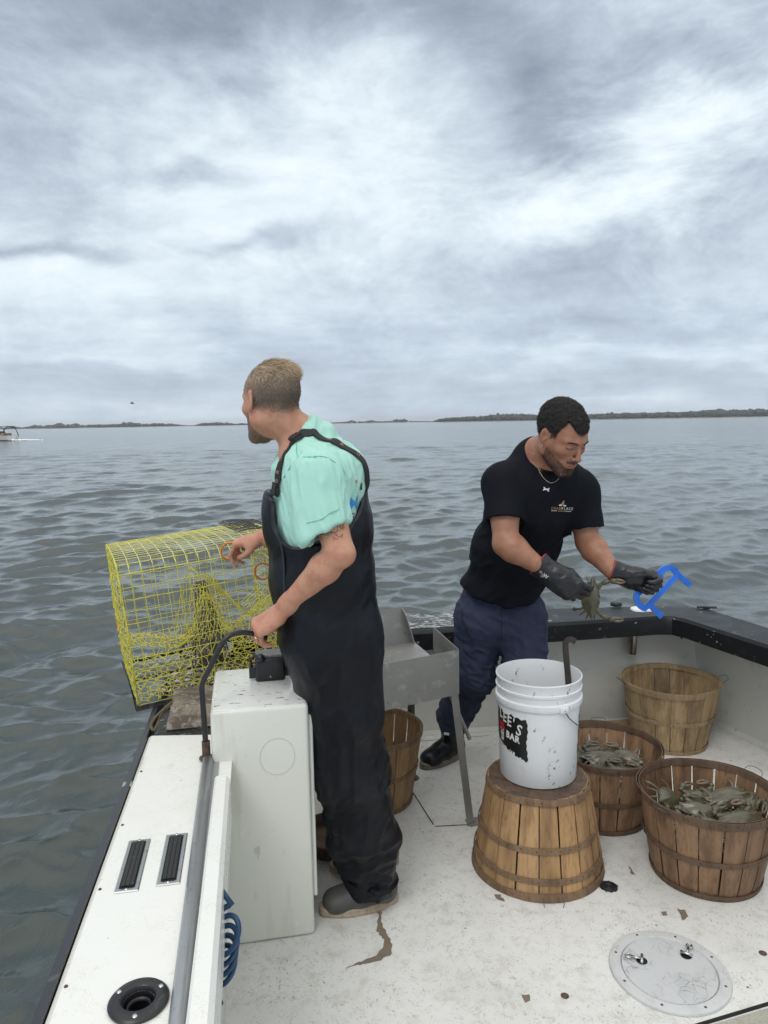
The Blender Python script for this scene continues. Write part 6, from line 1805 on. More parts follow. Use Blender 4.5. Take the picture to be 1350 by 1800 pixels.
    # sleeve hem line and the torn thread marks
    o, _ = band(bs_, [P(536, 920, 2.05), P(560, 913, 2.02), P(585, 900, 2.03), P(600, 892, 2.06)], .0022, -.0002, 'seam', seamm, root, .001); local(o)
    # back print: emblem, dark word end, big blue M, signal flags
    inkb = mat('blue_ink', (.03, .23, .62), .6, layers=[('noise', 40, .4, .6, (.05, .34, .72), None, .6)]); inkd = mat('dark_ink', (.04, .045, .06), .6); inkw = mat('flag_white', (.7, .75, .75), .6); inko = mat('amber_ink', (.55, .27, .08), .6)
    def art(v2, f, cx_, cy_, sc_, m_, rot=0, sx=1, shear=0, off=.0014):
        mb = stick(bs_, v2, f, cx_, cy_, sc_, rot, off, sx, shear)
        if mb: o = mb.build('shirt_print', m_, sh); local(o)
    vM, fM = text_polys('M', 1.0, .02); mb = stick2(bs_, vM, fM, 622, 886, .058, 0, 1.15); o = mb.build('shirt_print', inkb, sh); local(o)
    sq = ([(-.5, -.5), (.5, -.5), (.5, .5), (-.5, .5)], [(0, 1, 2, 3)])
    dm = ([(0, -.5), (.5, 0), (0, .5), (-.5, 0)], [(0, 1, 2, 3)])
    art(*dm, 626, 843, 11, inkw, 0, .55); art(*dm, 626, 846, 7, inko, 0, .6, off=.002)
    art(*sq, 634, 855, 12, inkd, 0, .35)
    art(*sq, 619, 906, 8.5, mat('flag_blue', (.05, .13, .36), .6), -.1, .8); art(*sq, 626, 905, 8.5, inkw, -.1, .45)
    for r_ in (.75, -.75): art([(-.5, -.07), (.5, -.07), (.5, .07), (-.5, .07)], [(0, 1, 2, 3)], 619, 906, 10, inkw, r_, .8, off=.002)
    # --- overalls
    ov = Vol(axis_steps([(-.46, .004), (.16, None)]), axis_steps([(2.03, .004), (2.62, None)]), axis_steps([(.06, .0048), (1.50, None)]))
    BB = P(505, 905, YC)
    ov.seg(P(560, 850, YC), P(563, 930, YC), lat, (.165, .150), (.198, .158), .03)
    ov.seg(P(563, 930, YC), P(567, 1010, YC), lat, (.198, .158), (.192, .160), .03)
    ov.seg(P(567, 1010, YC), P(582, 1110, YC), lat, (.192, .160), (.188, .158), .04)
    ov.ell(P(492, 900, YC), (.045, .125, .10), None, .05)
    ov.seg(P(582, 1110, YC), P(592, 1180, YC), lat, (.188, .156), (.175, .138), .04)
    ov.seg(P(592, 1130, 2.245), P(606, 1250, 2.235), lat, (.108, .130), (.100, .112), .05); ov.seg(P(606, 1250, 2.235), P(616, 1360, 2.235), lat, (.100, .110), (.094, .106), .03)
    ov.seg(P(616, 1360, 2.235), P(640, 1470, 2.27), lat, (.094, .104), (.092, .105), .03); ov.seg(P(640, 1470, 2.27), P(654, 1545, 2.295), lat, (.092, .100), (.070, .076), .02)
    ov.seg(P(592, 1130, 2.41), P(612, 1250, 2.42), lat, (.105, .125), (.098, .105), .04); ov.seg(P(612, 1250, 2.42), P(630, 1350, 2.43), lat, (.098, .102), (.09, .098), .03); ov.seg(P(630, 1350, 2.43), P(650, 1490, 2.50), lat, (.088, .096), (.074, .08), .03)
    cut_pts = [(440, 868), (470, 872), (476, 884), (477, 926), (490, 950), (518, 962), (557, 955), (600, 942), (614, 930), (628, 908), (637, 878), (641, 850), (660, 842)]
    cx_ = [P(a, b, 2.16)[0] for a, b in cut_pts]; cz_ = [P(a, b, 2.16)[2] for a, b in cut_pts]
    ov.cut(lambda X, Y, Zc: Zc - np.interp(X, cx_, cz_).astype(np.float32) + 0 * Y)
    # hollow inside so that the bib stands open in front of the shirt
    ov.seg(P(560, 850, YC), P(563, 930, YC), lat, (.155, .140), (.188, .148), .002, 'sub'); ov.seg(P(563, 930, YC), P(566, 985, YC), lat, (.188, .148), (.178, .146), .002, 'sub')
    ov.ell(P(494, 893, YC), (.036, .116, .10), None, .003, 'sub')
    Vo, Qo = ov.mesh(2); del ov
    No = vnormals(Vo, Qo); zt_ = 1.30
    w1 = vnoise(Vo, (9, 9, 5), 21, 2); w2 = vnoise(Vo @ np.array([[.7, 0, .7], [0, 1, 0], [-.7, 0, .7]]), (20, 10, 5), 23, 2); w3 = vnoise(Vo, (7, 7, 22), 25, 2)
    low = sm(-Vo[:, 2], -.85, -.35); ank = sm(-Vo[:, 2], -.42, -.15)
    disp = .008 * w1 + .0085 * rdg(w2) * (.35 + .65 * low) + ank * .010 * rdg(w3) + .0045 * rdg(vnoise(Vo, (30, 12, 12), 31, 1)) * (.3 + low)
    disp *= sm(zt_ - Vo[:, 2], -.25, .05) * .85 + .15
    Vo = Vo + No * disp[:, None]
    pvc = mat('black_overall_fabric', (.0050, .0058, .0090), .42, layers=[('noise', 7, .5, .75, (.016, .018, .025), None, .8), ('noise', 30, .62, .72, (.055, .057, .065), (1, 1, .4), .5, (4, .5, .62)), ('spot', 9, .016, .010, (.25, .25, .24), None, .8)],
              bump=[('noise', 18, .3, .008, None), ('fine', 700, .18, .0006, None)], roughvar=(6, .35), spec=.24)
    ovo = arr_mesh('bib_overalls', Vo - inv, Qo, pvc, root)
    bo_ = BVHTree.FromPolygons([tuple(p) for p in Vo], [tuple(int(i) for i in q) for q in Qo])
    dkh = mat('overall_hem', (.010, .011, .014), .5)
    for pts in ([P(461, 873, 2.26), P(470, 874, 2.2), P(476, 886, 2.16), P(477, 926, 2.14), P(490, 951, 2.13), P(518, 963, 2.12), P(540, 959, 2.12)], [P(612, 934, 2.14), P(627, 911, 2.17), P(636, 882, 2.22), P(640, 858, 2.28)], [P(486, 884, 2.15), P(483, 960, 2.14), P(490, 1060, 2.14)]):
        o, _ = band(bo_, pts, .009, .0, 'hem_binding', dkh, ovo, .0022); local(o)
    # cuff strap with gathers
    o, _ = band(bo_, [P(612, 1552, 2.25), P(640, 1572, 2.22), P(668, 1572, 2.23), P(690, 1555, 2.27), P(700, 1535, 2.32)], .030, .0015, 'cuff_strap', pvc, ovo, .003); local(o)
    # straps
    st_pts = [P(479, 868, 2.20), P(484, 846, 2.20), P(493, 812, 2.20), P(508, 780, 2.21), P(520, 765, 2.22), P(540, 757, 2.23), P(562, 757, 2.23), P(585, 768, 2.23), P(606, 787, 2.24), P(624, 815, 2.26), P(634, 840, 2.29), P(638, 862, 2.31)]
    web = mat('strap_webbing', (.014, .014, .016), .7, bump=[('fine', 900, .4, .001, None)])
    o, line = band(bs_, st_pts, .030, .0035, 'strap', web, root, .003); local(o)
    o, _ = band(bs_, [P(470, 868, 2.46), P(484, 820, 2.46), P(512, 775, 2.45), P(545, 765, 2.44), P(590, 775, 2.43), P(625, 815, 2.40), P(638, 862, 2.36)], .030, .0035, 'strap', web, root, .003); local(o)
    bkl = M['blk']
    for (i_, s_) in ((3, 1.0), (30, .9)):
        p_, nn = line[i_]; d = (line[i_ + 1][0] - line[i_][0]).normalized(); sd_ = d.cross(nn); Mx = Matrix((sd_, d, nn)).transposed(); mb = MB()
        mb.box(p_ + nn * .006 - Vector(inv), (.040 * s_, .030 * s_, .009), Mx=Mx); mb.box(p_ + nn * .011 + d * .004 - Vector(inv), (.026 * s_, .036 * s_, .006), Mx=Mx)
        mb.tube([p_ + nn * .012 + sd_ * .012 * math.cos(a) + d * .014 * math.sin(a) - Vector(inv) for a in np.linspace(0, 6.28, 15)[:-1]], .003, 6, closed=True)
        mb.build('strap_buckle', bkl, root, bevel=.002)
    inkp = mat('strap_lettering', (.48, .20, .13), .6)
    vG, fG = text_polys('GRUND', .017, .0002)
    for a0, a1, tx in ((8, 22, 'GRUN'), (54, 70, 'GRU'),):
        n_ = len(tx)
        for k_, ch_ in enumerate(tx):
            idx_ = a0 + (a1 - a0) * k_ / max(1, n_ - 1); p_, nn = line[int(idx_)]; d = (line[int(idx_) + 1][0] - p_).normalized(); sd_ = d.cross(nn)
            vv, ff = text_polys(ch_, .020, .0004); mb = MB(); mb.add([p_ + nn * .0045 + d * x1 * .9 - sd_ * y1 - Vector(inv) for x1, y1 in vv], ff); mb.build('strap_lettering', inkp, o)
    # tattoo lines on the upper arm
    bb = BVHTree.FromPolygons([tuple(p) for p in V[::1]], [tuple(int(i) for i in q) for q in Q])
    tat = MB(); rt = random.Random(12); C0 = Vector(CAM)
    def cast(px, py):
        d = Vector(ray(px, py)).normalized(); loc, nn, _, _ = bb.ray_cast(C0, d); return (loc + nn * .0006, nn) if loc else (None, None)
    curves = []
    for i in range(32):
        cx0 = 548 + 58 * (i % 8) / 7.5 + rt.uniform(-3, 3); cy0 = 940 - 18 * (i % 8) / 7.5 + rt.uniform(-5, 12) + (8 if i > 7 else 0); r_ = rt.uniform(3.5, 8.5); a0 = rt.uniform(0, 6.28); tw = rt.uniform(2.5, 5.2) * rt.choice((-1, 1))
        curves.append([(cx0 + r_ * (1 - .1 * k_) * math.cos(a0 + tw * k_ / 9), cy0 + r_ * .8 * (1 - .1 * k_) * math.sin(a0 + tw * k_ / 9)) for k_ in range(10)])
    for i in range(12):
        x0 = 547 + 5 * i; curves.append([(x0 + 2 * math.sin(k_ * .9 + i), 930 - i * 2 + k_ * 2.6 + 2) for k_ in range(7 if i % 3 else 10)])
    for i in range(10):
        x0 = 552 + 5.2 * i; y0 = 926 - i * 2.2; curves.append([(x0 + k_ * .9, y0 + rt.uniform(0, 3) + 2 * math.sin(k_ + i)) for k_ in range(6)])
    for c_ in curves:
        p3 = [cast(*q) for q in c_]; p3 = [p for p in p3 if p[0] is not None]
        if len(p3) < 3: continue
        vs = []
        for i in range(len(p3)):
            d = (p3[min(i + 1, len(p3) - 1)][0] - p3[max(i - 1, 0)][0]).normalized(); s_ = d.cross(p3[i][1]); w = .0007
            vs += [p3[i][0] + s_ * w - Vector(inv), p3[i][0] - s_ * w - Vector(inv)]
        tat.add(vs, [(2 * i, 2 * i + 1, 2 * i + 3, 2 * i + 2) for i in range(len(p3) - 1)])
    tat.build('tattoo', mat('tattoo_ink', (.13, .085, .075), .6), root)
    # shoes
    up = mat('grey_rubber_shoe', (.070, .068, .064), .55, layers=[('noise', 14, .5, .7, (.11, .105, .095), None, .6)], bump=[('noise', 40, .15, .003, None)])
    sol = mat('tan_sole', (.42, .34, .25), .7, layers=[('noise', 30, .45, .7, (.24, .17, .11), (1, 1, .3), .7)])
    h_, t_ = Z(698, 1580, 0), Z(563, 1606, 0)
    for (hh, tt, tc) in ((h_, t_, P(668, 1535, h_[1] - .005)), (Z(700, 1530, 0) + [0, .05, 0], Z(580, 1545, 0) + [0, .05, 0], P(655, 1475, 2.52))):
        s_ = shoe('shoe', hh - inv * [1, 1, 0], tt - inv * [1, 1, 0], .100, .14, np.asarray(tc) - inv, (up, sol), root)


# ------------------------------------------------------------------ man in black t-shirt
def man_tshirt():
    base = np.array([.45, 3.1, 0.0])
    root = empty('person', tuple(base), label='man in black t-shirt and navy trousers bending over a crab he holds in black gloves', cat='person')
    inv = base
    yaw = rad(31); pit = rad(30); roll_ = rad(1)
    fw = np.array([math.sin(yaw) * math.cos(pit), -math.cos(yaw) * math.cos(pit), -math.sin(pit)]); lf = nrm(np.cross([0, 0, 1], fw)); upv = np.cross(fw, lf)
    if upv[2] < 0: upv = -upv
    lf2 = lf * math.cos(roll_) + upv * math.sin(roll_); upv = upv * math.cos(roll_) - lf * math.sin(roll_); lf = lf2
    HM = np.stack([lf, fw, upv], 1); hs = 1.0
    hO = P(987, 767, 2.71)
    C7 = P(940, 800, 2.86); UC = P(948, 850, 2.86); CH = P(938, 890, 2.90); BE = P(905, 965, 3.00); HP = P(878, 1050, 3.08); CR = P(876, 1095, 3.08)
    tw = nrm([.93, .33, .02])       # across the shoulders, towards his left
    SR = P(885, 850, 2.80); ER = P(889, 955, 2.70); WR = P(940, 990, 2.64)
    SL = P(1018, 866, 2.93); ELb = P(1033, 952, 2.88); WL = P(1076, 1003, 2.74)
    hipR, kneeR, ankR = P(842, 1100, 3.07), P(832, 1185, 3.14), P(795, 1290, 3.36)
    hipL, kneeL, ankL = P(918, 1100, 3.07), P(925, 1180, 2.98), P(935, 1300, 3.12)
    v = Vol(axis_steps([(.20, .0032), (.56, .0026), (.84, .0032), (.98, None)]), axis_steps([(2.52, .0026), (2.90, .004), (3.36, None)]), axis_steps([(-.01, .012), (.70, .0032), (1.36, .0026), (1.80, None)]))
    head_sdf(v, hO, HM, hs, jaw=1.1)
    hl = lambda x_, y_, z_: hO + HM @ (np.array([x_, y_, z_]) * hs)
    v.seg(hl(0, -.020, -.035), C7 + [.01, -.02, -.01], tw, (.057, .060), (.066, .066), .03)
    v.seg(C7 + [.01, -.02, 0], UC, tw, (.068, .066), (.14, .08), .04)
    v.seg(UC, CH, tw, (.155, .09), (.160, .10), .05); v.seg(CH, BE, tw, (.16, .10), (.14, .10), .05); v.seg(BE, HP, tw, (.14, .10), (.15, .10), .05)
    for a, b, c_ in ((hipR, kneeR, ankR), (hipL, kneeL, ankL)):
        v.cone(HP + (a - HP) * .5, a, .09, .085, .04); v.cone(a, b, .082, .058, .03); v.cone(b, c_, .055, .038, .02)
    def arm(S_, E_, W_, k=1.0):
        v.cone(S_, S_ + (E_ - S_) * .45, .056 * k, .054 * k, .03); v.cone(S_ + (E_ - S_) * .45, E_, .054 * k, .043 * k, .02)
        m_ = E_ + (W_ - E_) * .28; fa = nrm(W_ - E_); v.cone(E_, m_, .042 * k, .0475 * k, .02); v.cone(m_, W_, .0475 * k, .033, .02)
        bk_ = nrm(nrm(E_ - S_) - fa); v.ell(E_ + bk_ * .014, (.028, .028, .028), None, .02)
    arm(SR, ER, WR, 1.05); arm(SL, ELb, WL, 1.05)
    # his hands, inside the gloves
    GR = (P(972, 1012, 2.63), P(1012, 1040, 2.60) - P(972, 1012, 2.63), (.30, -.10, .95), -1, [(34, 52, 34), (40, 54, 34), (46, 56, 34), (50, 56, 34)], [(.014, .024, -.012), (.045, .040, -.030), (.080, .030, -.040), (.104, .014, -.040)])
    GL = (P(1106, 1016, 2.73), P(1134, 1019, 2.712) - P(1098, 1014, 2.735), (.30, -.45, .85), 1, [(60, 78, 46), (64, 80, 46), (68, 80, 46), (70, 78, 46)], [(.014, .024, -.008), (.045, .038, -.008), (.076, .034, -.012), (.104, .024, -.020)])
    HR = P(985, 1026, 2.615); HLp = P(1120, 1024, 2.715)
    fR = nrm(HR - WR); fL = nrm(HLp - WL)
    build_hand(v, *GR[:5], GR[5], s=.97, fat=.86)
    build_hand(v, *GL[:5], GL[5], s=.90, fat=.84)
    V, Q = v.mesh(2); del v; N = vnormals(V, Q)
    Lc = (V - hO) @ HM / hs; x_, y_, z_ = Lc.T; ax_ = np.abs(x_)
    skin = np.array([.36, .175, .110]); col = np.tile(skin, (len(V), 1))
    hd = (ax_ < .1) & (z_ > -.15) & (z_ < .16) & (np.abs(y_) < .14)
    # hairline with receding temples
    hline = np.where(y_ > .02, .056 + .014 * np.exp(-((ax_ - .045) / .016) ** 2) * 1.6 - .012 * np.exp(-(ax_ / .02) ** 2), -.035) - .0
    side_h = (y_ < .040) & (ax_ > .055); hline = np.where(side_h & (y_ > .005), .008 - .02 * sm(-y_, -.03, -.01), hline); hline = np.where(y_ <= .005, -.030, hline)
    ear_ = (ax_ > .0725) & (y_ > -.032) & (y_ < .016) & (z_ < .038)
    scalp = hd & (z_ > hline) & ~ear_
    m_ = (scalp * sm(z_ - hline, 0, .012))[:, None]; col = col * (1 - m_ * .9) + np.array([.018, .014, .012]) * m_ * .9
    lip = hd * (ax_ < .020) * (y_ > .085) * sm(-np.abs(z_ + .0665), -.011, -.007)
    bl = hd * ~ear_ * sm(-.010 - .56 * y_ - z_, 0, .014) * sm(y_, .000, .014) * (z_ > -.125) * ((y_ < .097) | (z_ < -.078))
    mus = hd * np.exp(-((z_ + .052) / .0055) ** 2) * (ax_ < .027) * (y_ > .082); gt = hd * np.exp(-((z_ + .092) / .016) ** 2) * (ax_ < .028) * (y_ > .06)
    cheekline = sm(-z_, .028 + 0, .05) ; bl = np.clip(bl * (.48 + .42 * sm(-z_, .05, .09)), 0, 1)
    bb_ = np.clip(np.maximum(np.maximum(bl * .80, mus * .95), gt * .9), 0, 1) * (1 - lip)
    col = col * (1 - bb_[:, None]) + np.array([.035, .024, .019]) * bb_[:, None]
    brow = hd * (y_ > .055) * np.exp(-((z_ - (.0225 + .003 * np.sin((ax_ - .012) * 80))) / .0032) ** 2) * sm(ax_, .008, .014) * sm(-ax_, -.052, -.044)
    col = col * (1 - .65 * brow[:, None]) + np.array([.03, .02, .016]) * .65 * brow[:, None]
    lash = hd * (y_ > .06) * np.exp(-((z_ + .0010) / .0020) ** 2) * sm(ax_, .014, .018) * sm(-ax_, -.048, -.043); col = col * (1 - .85 * lash[:, None]) + np.array([.02, .014, .012]) * .85 * lash[:, None]
    col = col * (1 - .75 * lip[:, None]) + np.array([.36, .165, .125]) * .6 * lip[:, None]
    nose = hd * np.exp(-((y_ - .115) / .018) ** 2) * np.exp(-((z_ + .03) / .02) ** 2) * (ax_ < .02); col = col * (1 - .3 * nose[:, None]) + np.array([.42, .19, .13]) * .25 * nose[:, None]
    body = arr_mesh('body', V - inv, Q, skin_mat('skin_brown', .45), root, col)
    rg = np.random.default_rng(6)
    # hair: cropped tight curls
    hv = Vol(axis_steps([(hO[0] - .15, .0028), (hO[0] + .15, None)]), axis_steps([(hO[1] - .15, .0028), (hO[1] + .15, None)]), axis_steps([(hO[2] - .10, .0028), (hO[2] + .19, None)]))
    hv.ell(hl(0, -.020, .042), np.array([.0815, .104, .0955]) * hs, HM, .01); hv.ell(hl(0, .020, .030), np.array([.0735, .082, .082]) * hs, HM, .02)
    def hcut(X, Y, Zc):
        dx_, dy_, dz_ = X - hO[0], Y - hO[1], Zc - hO[2]
        a = (dx_ * HM[0, 0] + dy_ * HM[1, 0] + dz_ * HM[2, 0]) / hs; b = (dx_ * HM[0, 1] + dy_ * HM[1, 1] + dz_ * HM[2, 1]) / hs; c_ = (dx_ * HM[0, 2] + dy_ * HM[1, 2] + dz_ * HM[2, 2]) / hs
        aa = np.abs(a); tmp = np.exp(-((aa - .047) / .014) ** 2) * .028
        line_ = -.028 + .050 * np.clip((b + .01) / .03, 0, 1) + (.038 + tmp) * np.clip((b - .030) / .020, 0, 1)
        ear = .030 * np.exp(-((b + .004) / .018) ** 2) * (aa > .05)
        return line_ + ear - c_
    hv.cut(hcut, .006)
    Vh, Qh = hv.mesh(1); Nh = vnormals(Vh, Qh)
    Vh = Vh + Nh * (.0036 * vnoise(Vh, 120, 2, 2) + .0025 * vnoise(Vh, 55, 5) - .0015)[:, None]
    cur = mat('black_curls', (.012, .010, .009), .65, layers=[('noise', 220, .5, .7, (.03, .025, .02), None, .8)], bump=[('noise', 260, .9, .004, None)], spec=.3)
    hairo = arr_mesh('hair', Vh - inv, Qh, cur, root)
    ids = rg.choice(len(Vh), 9000); A, F_, C_ = strands('h', Vh[ids], Nh[ids], lambda r_, n_, g: n_ + g.normal(0, .9, r_.shape), lambda r_, g: g.uniform(.003, .0075, len(r_)), .0013, None, None, 3, 3, .7)
    arr_mesh('hair_curls', A - inv, F_, hairmat('curl_strands', (.018, .015, .013), .5), hairo, C_, smooth=False)
    bid = rg.choice(np.nonzero(bb_ > .25)[0], 4500)
    A, F_, C_ = strands('b', V[bid], N[bid], lambda r_, n_, g: n_ * .8 + np.array([.2, 0, -.8]) + g.normal(0, .4, r_.shape), lambda r_, g: g.uniform(.0022, .0048, len(r_)), .0008, None, None, 9, 2, .3)
    arr_mesh('beard', A - inv, F_, hairmat('dark_beard', (.022, .016, .013)), root, C_, smooth=False)
    bid = rg.choice(np.nonzero(brow > .45)[0], 450)
    A, F_, C_ = strands('b', V[bid], N[bid], lambda r_, n_, g: n_ * .25 + HM[:, 0] * np.sign(Lc[bid][:, 0:1]) + g.normal(0, .2, r_.shape), lambda r_, g: g.uniform(.003, .006, len(r_)), .0008, None, None, 10, 2, .05)
    arr_mesh('eyebrows', A - inv, F_, hairmat('brow_hair', (.02, .015, .012)), root, C_, smooth=False)
    er = MB(); ec = hl(-.0815, .001, -.031); er.tube([ec + HM @ np.array([0, .0045 * math.sin(a), .0055 * math.cos(a) - .004]) * 1.0 - inv for a in np.linspace(0, 6.28, 17)[:-1]], .0009, 6, closed=True); er.build('earring', mat('gold_small', (.8, .6, .3), .2, 1.0), root, smooth=True)

    # --- t-shirt
    sv = Vol(axis_steps([(.22, .0036), (.98, None)]), axis_steps([(2.60, .0036), (3.30, None)]), axis_steps([(.84, .0036), (1.56, None)]))
    bk = nrm(np.cross(tw, [0, 0, 1])) * -1          # his back direction (away from the camera)
    if bk[1] < 0: bk = -bk
    sv.seg(C7 + [.0, -.01, -.01], UC, tw, (.090, .080), (.175, .105), .05)
    sv.seg(UC, CH, tw, (.180, .112), (.182, .122), .05); sv.seg(CH, BE, tw, (.182, .122), (.172, .128), .05); sv.seg(BE, HP, tw, (.172, .128), (.180, .130), .05); sv.seg(HP, P(876, 1075, 3.08), tw, (.180, .130), (.182, .128), .04)
    for S_, E_, f in ((SR, ER, .64), (SL, ELb, .78)):
        sv.cone(UC + (S_ - UC) * .5, S_, .078, .076, .05); e_ = S_ + (E_ - S_) * f; sv.cone(S_, e_, .075, .073, .03)
    def hemcut(S_, E_, f, tilt):
        c_ = S_ + (E_ - S_) * f; n_ = nrm(nrm(E_ - S_) + np.array(tilt)); sgn = 1 if S_ is SL else -1
        def fn(X, Y, Zc):
            d = (X - c_[0]) * n_[0] + (Y - c_[1]) * n_[1] + (Zc - c_[2]) * n_[2]
            rr_ = np.sqrt((X - c_[0]) ** 2 + (Y - c_[1]) ** 2 + (Zc - c_[2]) ** 2) - .12
            lim = sgn * ((X - UC[0]) * tw[0] + (Y - UC[1]) * tw[1]) - (.105 if sgn < 0 else .12)
            return np.minimum(np.minimum(d, -rr_), lim)
        sv.cut(fn)
    hemcut(SR, ER, .62, (0, 0, -.1)); hemcut(SL, ELb, .74, (0, 0, -.1))
    for S_, E_, f in ((SR, ER, .62), (SL, ELb, .74)): sv.cone(S_ + (E_ - S_) * (f - .2), S_ + (E_ - S_) * (f + .2), .052, .067, .004, 'sub')
    nax = nrm(nrm(hl(0, -.02, -.035) - C7) + np.array([.05, -.45, .55])); ncc = C7 + np.array([.040, -.050, .004]); necktrim(sv, ncc, nax, .105)
    hz_ = lambda X: np.interp(X, [P(800, 1020, 3)[0], P(830, 1040, 3)[0], P(885, 1062, 3)[0], P(930, 1058, 3)[0], P(970, 1040, 3)[0]], [P(800, 1018, 3)[2], P(830, 1042, 3)[2], P(885, 1062, 3)[2], P(930, 1058, 3)[2], P(970, 1040, 3)[2]]).astype(np.float32)
    sv.cut(lambda X, Y, Zc: hz_(X) - Zc + 0 * Y)
    sv.seg(BE + (HP - BE) * .75, P(876, 1100, 3.08), tw, (.172, .122), (.176, .122), .004, 'sub')
    Vs, Qs = sv.mesh(2); del sv; Ns = vnormals(Vs, Qs)
    rdg = lambda n_: 1 - 2.4 * np.abs(n_)
    Rt = np.array([[.88, 0, .47], [0, 1, 0], [-.47, 0, .88]])
    low = sm(-Vs[:, 2], -1.30, -1.05)
    disp = .004 * rdg(vnoise(Vs @ Rt, (24, 9, 6), 41, 2)) * (.5 + .9 * low) + .006 * vnoise(Vs, (10, 10, 5), 43, 2) + .004 * rdg(vnoise(Vs @ Rt.T, (9, 9, 26), 45, 1)) * low
    Vs = Vs + Ns * disp[:, None]
    blk = fabric('black_jersey', (.0075, .0085, .0125), .8, layers=[('noise', 9, .5, .8, (.012, .014, .020), None, .6)], wstr=.1, spec=.12)
    sh = arr_mesh('t_shirt', Vs - inv, Qs, blk, root)
    collar(ncc - nax * .006, nax, .080, .080, tw, blk, sh, inv)
    bs_ = BVHTree.FromPolygons([tuple(p) for p in Vs], [tuple(int(i) for i in q) for q in Qs])
    def local(o): o.data.transform(Matrix.Translation(Vector(-inv))); return o
    def art(v2, f, cx_, cy_, sc_, m_, rot=0, sx=1, off=.0016, shear=0, par=None, name='shirt_print'):
        mb = stick(bs_, v2, f, cx_, cy_, sc_, rot, off, sx, shear)
        if mb: o = mb.build(name, m_, sh); local(o)
    iw = mat('print_white', (.70, .70, .70), .6); ig = mat('print_tan', (.52, .30, .13), .6)
    # crossed-arc emblem below the collar
    def arcpoly(cy_, r0_, r1_, a0, a1, n_=10, flip=1): 
        o = [(r0_ * math.cos(a), cy_ + flip * r0_ * math.sin(a)) for a in np.linspace(a0, a1, n_)] + [(r1_ * math.cos(a), cy_ + flip * r1_ * math.sin(a)) for a in np.linspace(a1, a0, n_)]
        return o, [(i, i + 1, 2 * n_ - 2 - i, 2 * n_ - 1 - i) for i in range(n_ - 1)]
    pu = arcpoly(.62, .52, .78, rad(205), rad(335)); pl = arcpoly(-.62, .52, .78, rad(25), rad(155))
    art(*pu, 960, 860, 8.5, iw, -.22, .95); art(*pl, 960, 860, 8.5, iw, -.22, .95)
    # chest logo
    for i_, ch_ in enumerate('CRABPLACE'):
        vv, ff = text_polys(ch_, 1.0, .012 if i_ > 3 else 0, shear=.15); art(vv, ff, 970.2 + i_ * 4.35, 893.4 + i_ * .12, 6.6, iw if i_ > 3 else ig, 0, .78)
    ln = ([(-.5, -.5), (.5, -.5), (.5, .5), (-.5, .5)], [(0, 1, 2, 3)])
    def bar(cx_, cy_, w, h, m_, rot=0): art([(a * w, b * h) for a, b in ln[0]], ln[1], cx_, cy_, 1, m_, rot)
    bar(973.5, 897.6, 10, .8, iw, -.03); bar(998, 898.6, 11, .8, iw, -.03)
    for k_ in range(5): bar(981.5 + k_ * 2.3, 898.2, 1.4, 1.4, ig)
    for cx_, cy_, rx_, ry_, m_, rt_ in ((984.6, 887.8, 3.0, 1.5, iw, 0), (992.0, 888.6, 3.0, 1.4, iw, -.1), (988.5, 885.5, 3.2, 1.3, ig, .5), (989.5, 882.0, 3.2, 1.0, ig, .8), (986.8, 886.8, 2.2, .8, ig, -.6)):
        art([(rx_ * math.cos(a), ry_ * math.sin(a)) for a in np.linspace(0, 6.28, 11)[:-1]], [tuple(range(10))], cx_, cy_, 1, m_, rt_, off=.0019)
    # chain
    bb = BVHTree.FromPolygons([tuple(p) for p in V], [tuple(int(i) for i in q) for q in Q])
    allv = [tuple(p) for p in V] + [tuple(p) for p in Vs]; allq = [tuple(int(i) for i in q) for q in Q] + [tuple(int(i) + len(V) for i in q) for q in Qs]
    ba = BVHTree.FromPolygons(allv, allq); ch = []
    for (a, b) in smooth2([(939, 796), (942, 812), (947, 827), (955, 840), (965, 848), (973, 848), (981, 842), (986, 833)], 5):
        loc, nn, _, _ = ba.ray_cast(Vector(CAM), Vector(ray(a, b)).normalized()); ch.append(loc + nn * .0015 - Vector(inv)) if loc else None
    cm_ = MB(); cm_.tube(ch, .0011, 6); cm_.build('necklace', mat('chain', (.75, .68, .5), .25, 1.0), root, smooth=True)

    # --- trousers
    pv = Vol(axis_steps([(.14, .0042), (.86, None)]), axis_steps([(2.84, .0042), (3.44, None)]), axis_steps([(.16, .0046), (1.06, None)]))
    pv.seg(P(880, 1035, 3.08), P(876, 1085, 3.08), tw, (.160, .110), (.170, .118), .04)
    pv.seg(P(843, 1085, 3.07), P(832, 1185, 3.10), tw, (.098, .112), (.086, .094), .045); pv.seg(P(832, 1185, 3.10), P(798, 1258, 3.31), tw, (.086, .094), (.070, .073), .03)
    pv.seg(P(796, 1262, 3.31), P(793, 1268, 3.33), tw, (.070, .074), (.060, .064), .02)
    pv.seg(P(918, 1085, 3.07), P(925, 1180, 2.98), tw, (.098, .110), (.086, .092), .045); pv.seg(P(925, 1180, 2.98), P(935, 1310, 3.12), tw, (.088, .092), (.068, .07), .03)
    Vp, Qp = pv.mesh(2); del pv; Np = vnormals(Vp, Qp); lowp = sm(-Vp[:, 2], -.75, -.45)
    disp = .008 * vnoise(Vp, (9, 9, 6), 51, 2) + .0075 * rdg(vnoise(Vp @ Rt, (10, 10, 24), 53, 2)) * (.5 + .8 * lowp) + .003 * rdg(vnoise(Vp, (30, 20, 12), 57, 1))
    Vp = Vp + Np * disp[:, None]
    nav = fabric('navy_cotton', (.040, .046, .082), .85, layers=[('noise', 8, .45, .7, (.028, .034, .070), None, .8), ('noise', 45, .6, .7, (.018, .02, .035), None, .6, (6, .5, .62))], spec=.15)
    tro = arr_mesh('trousers', Vp - inv, Qp, nav, root)
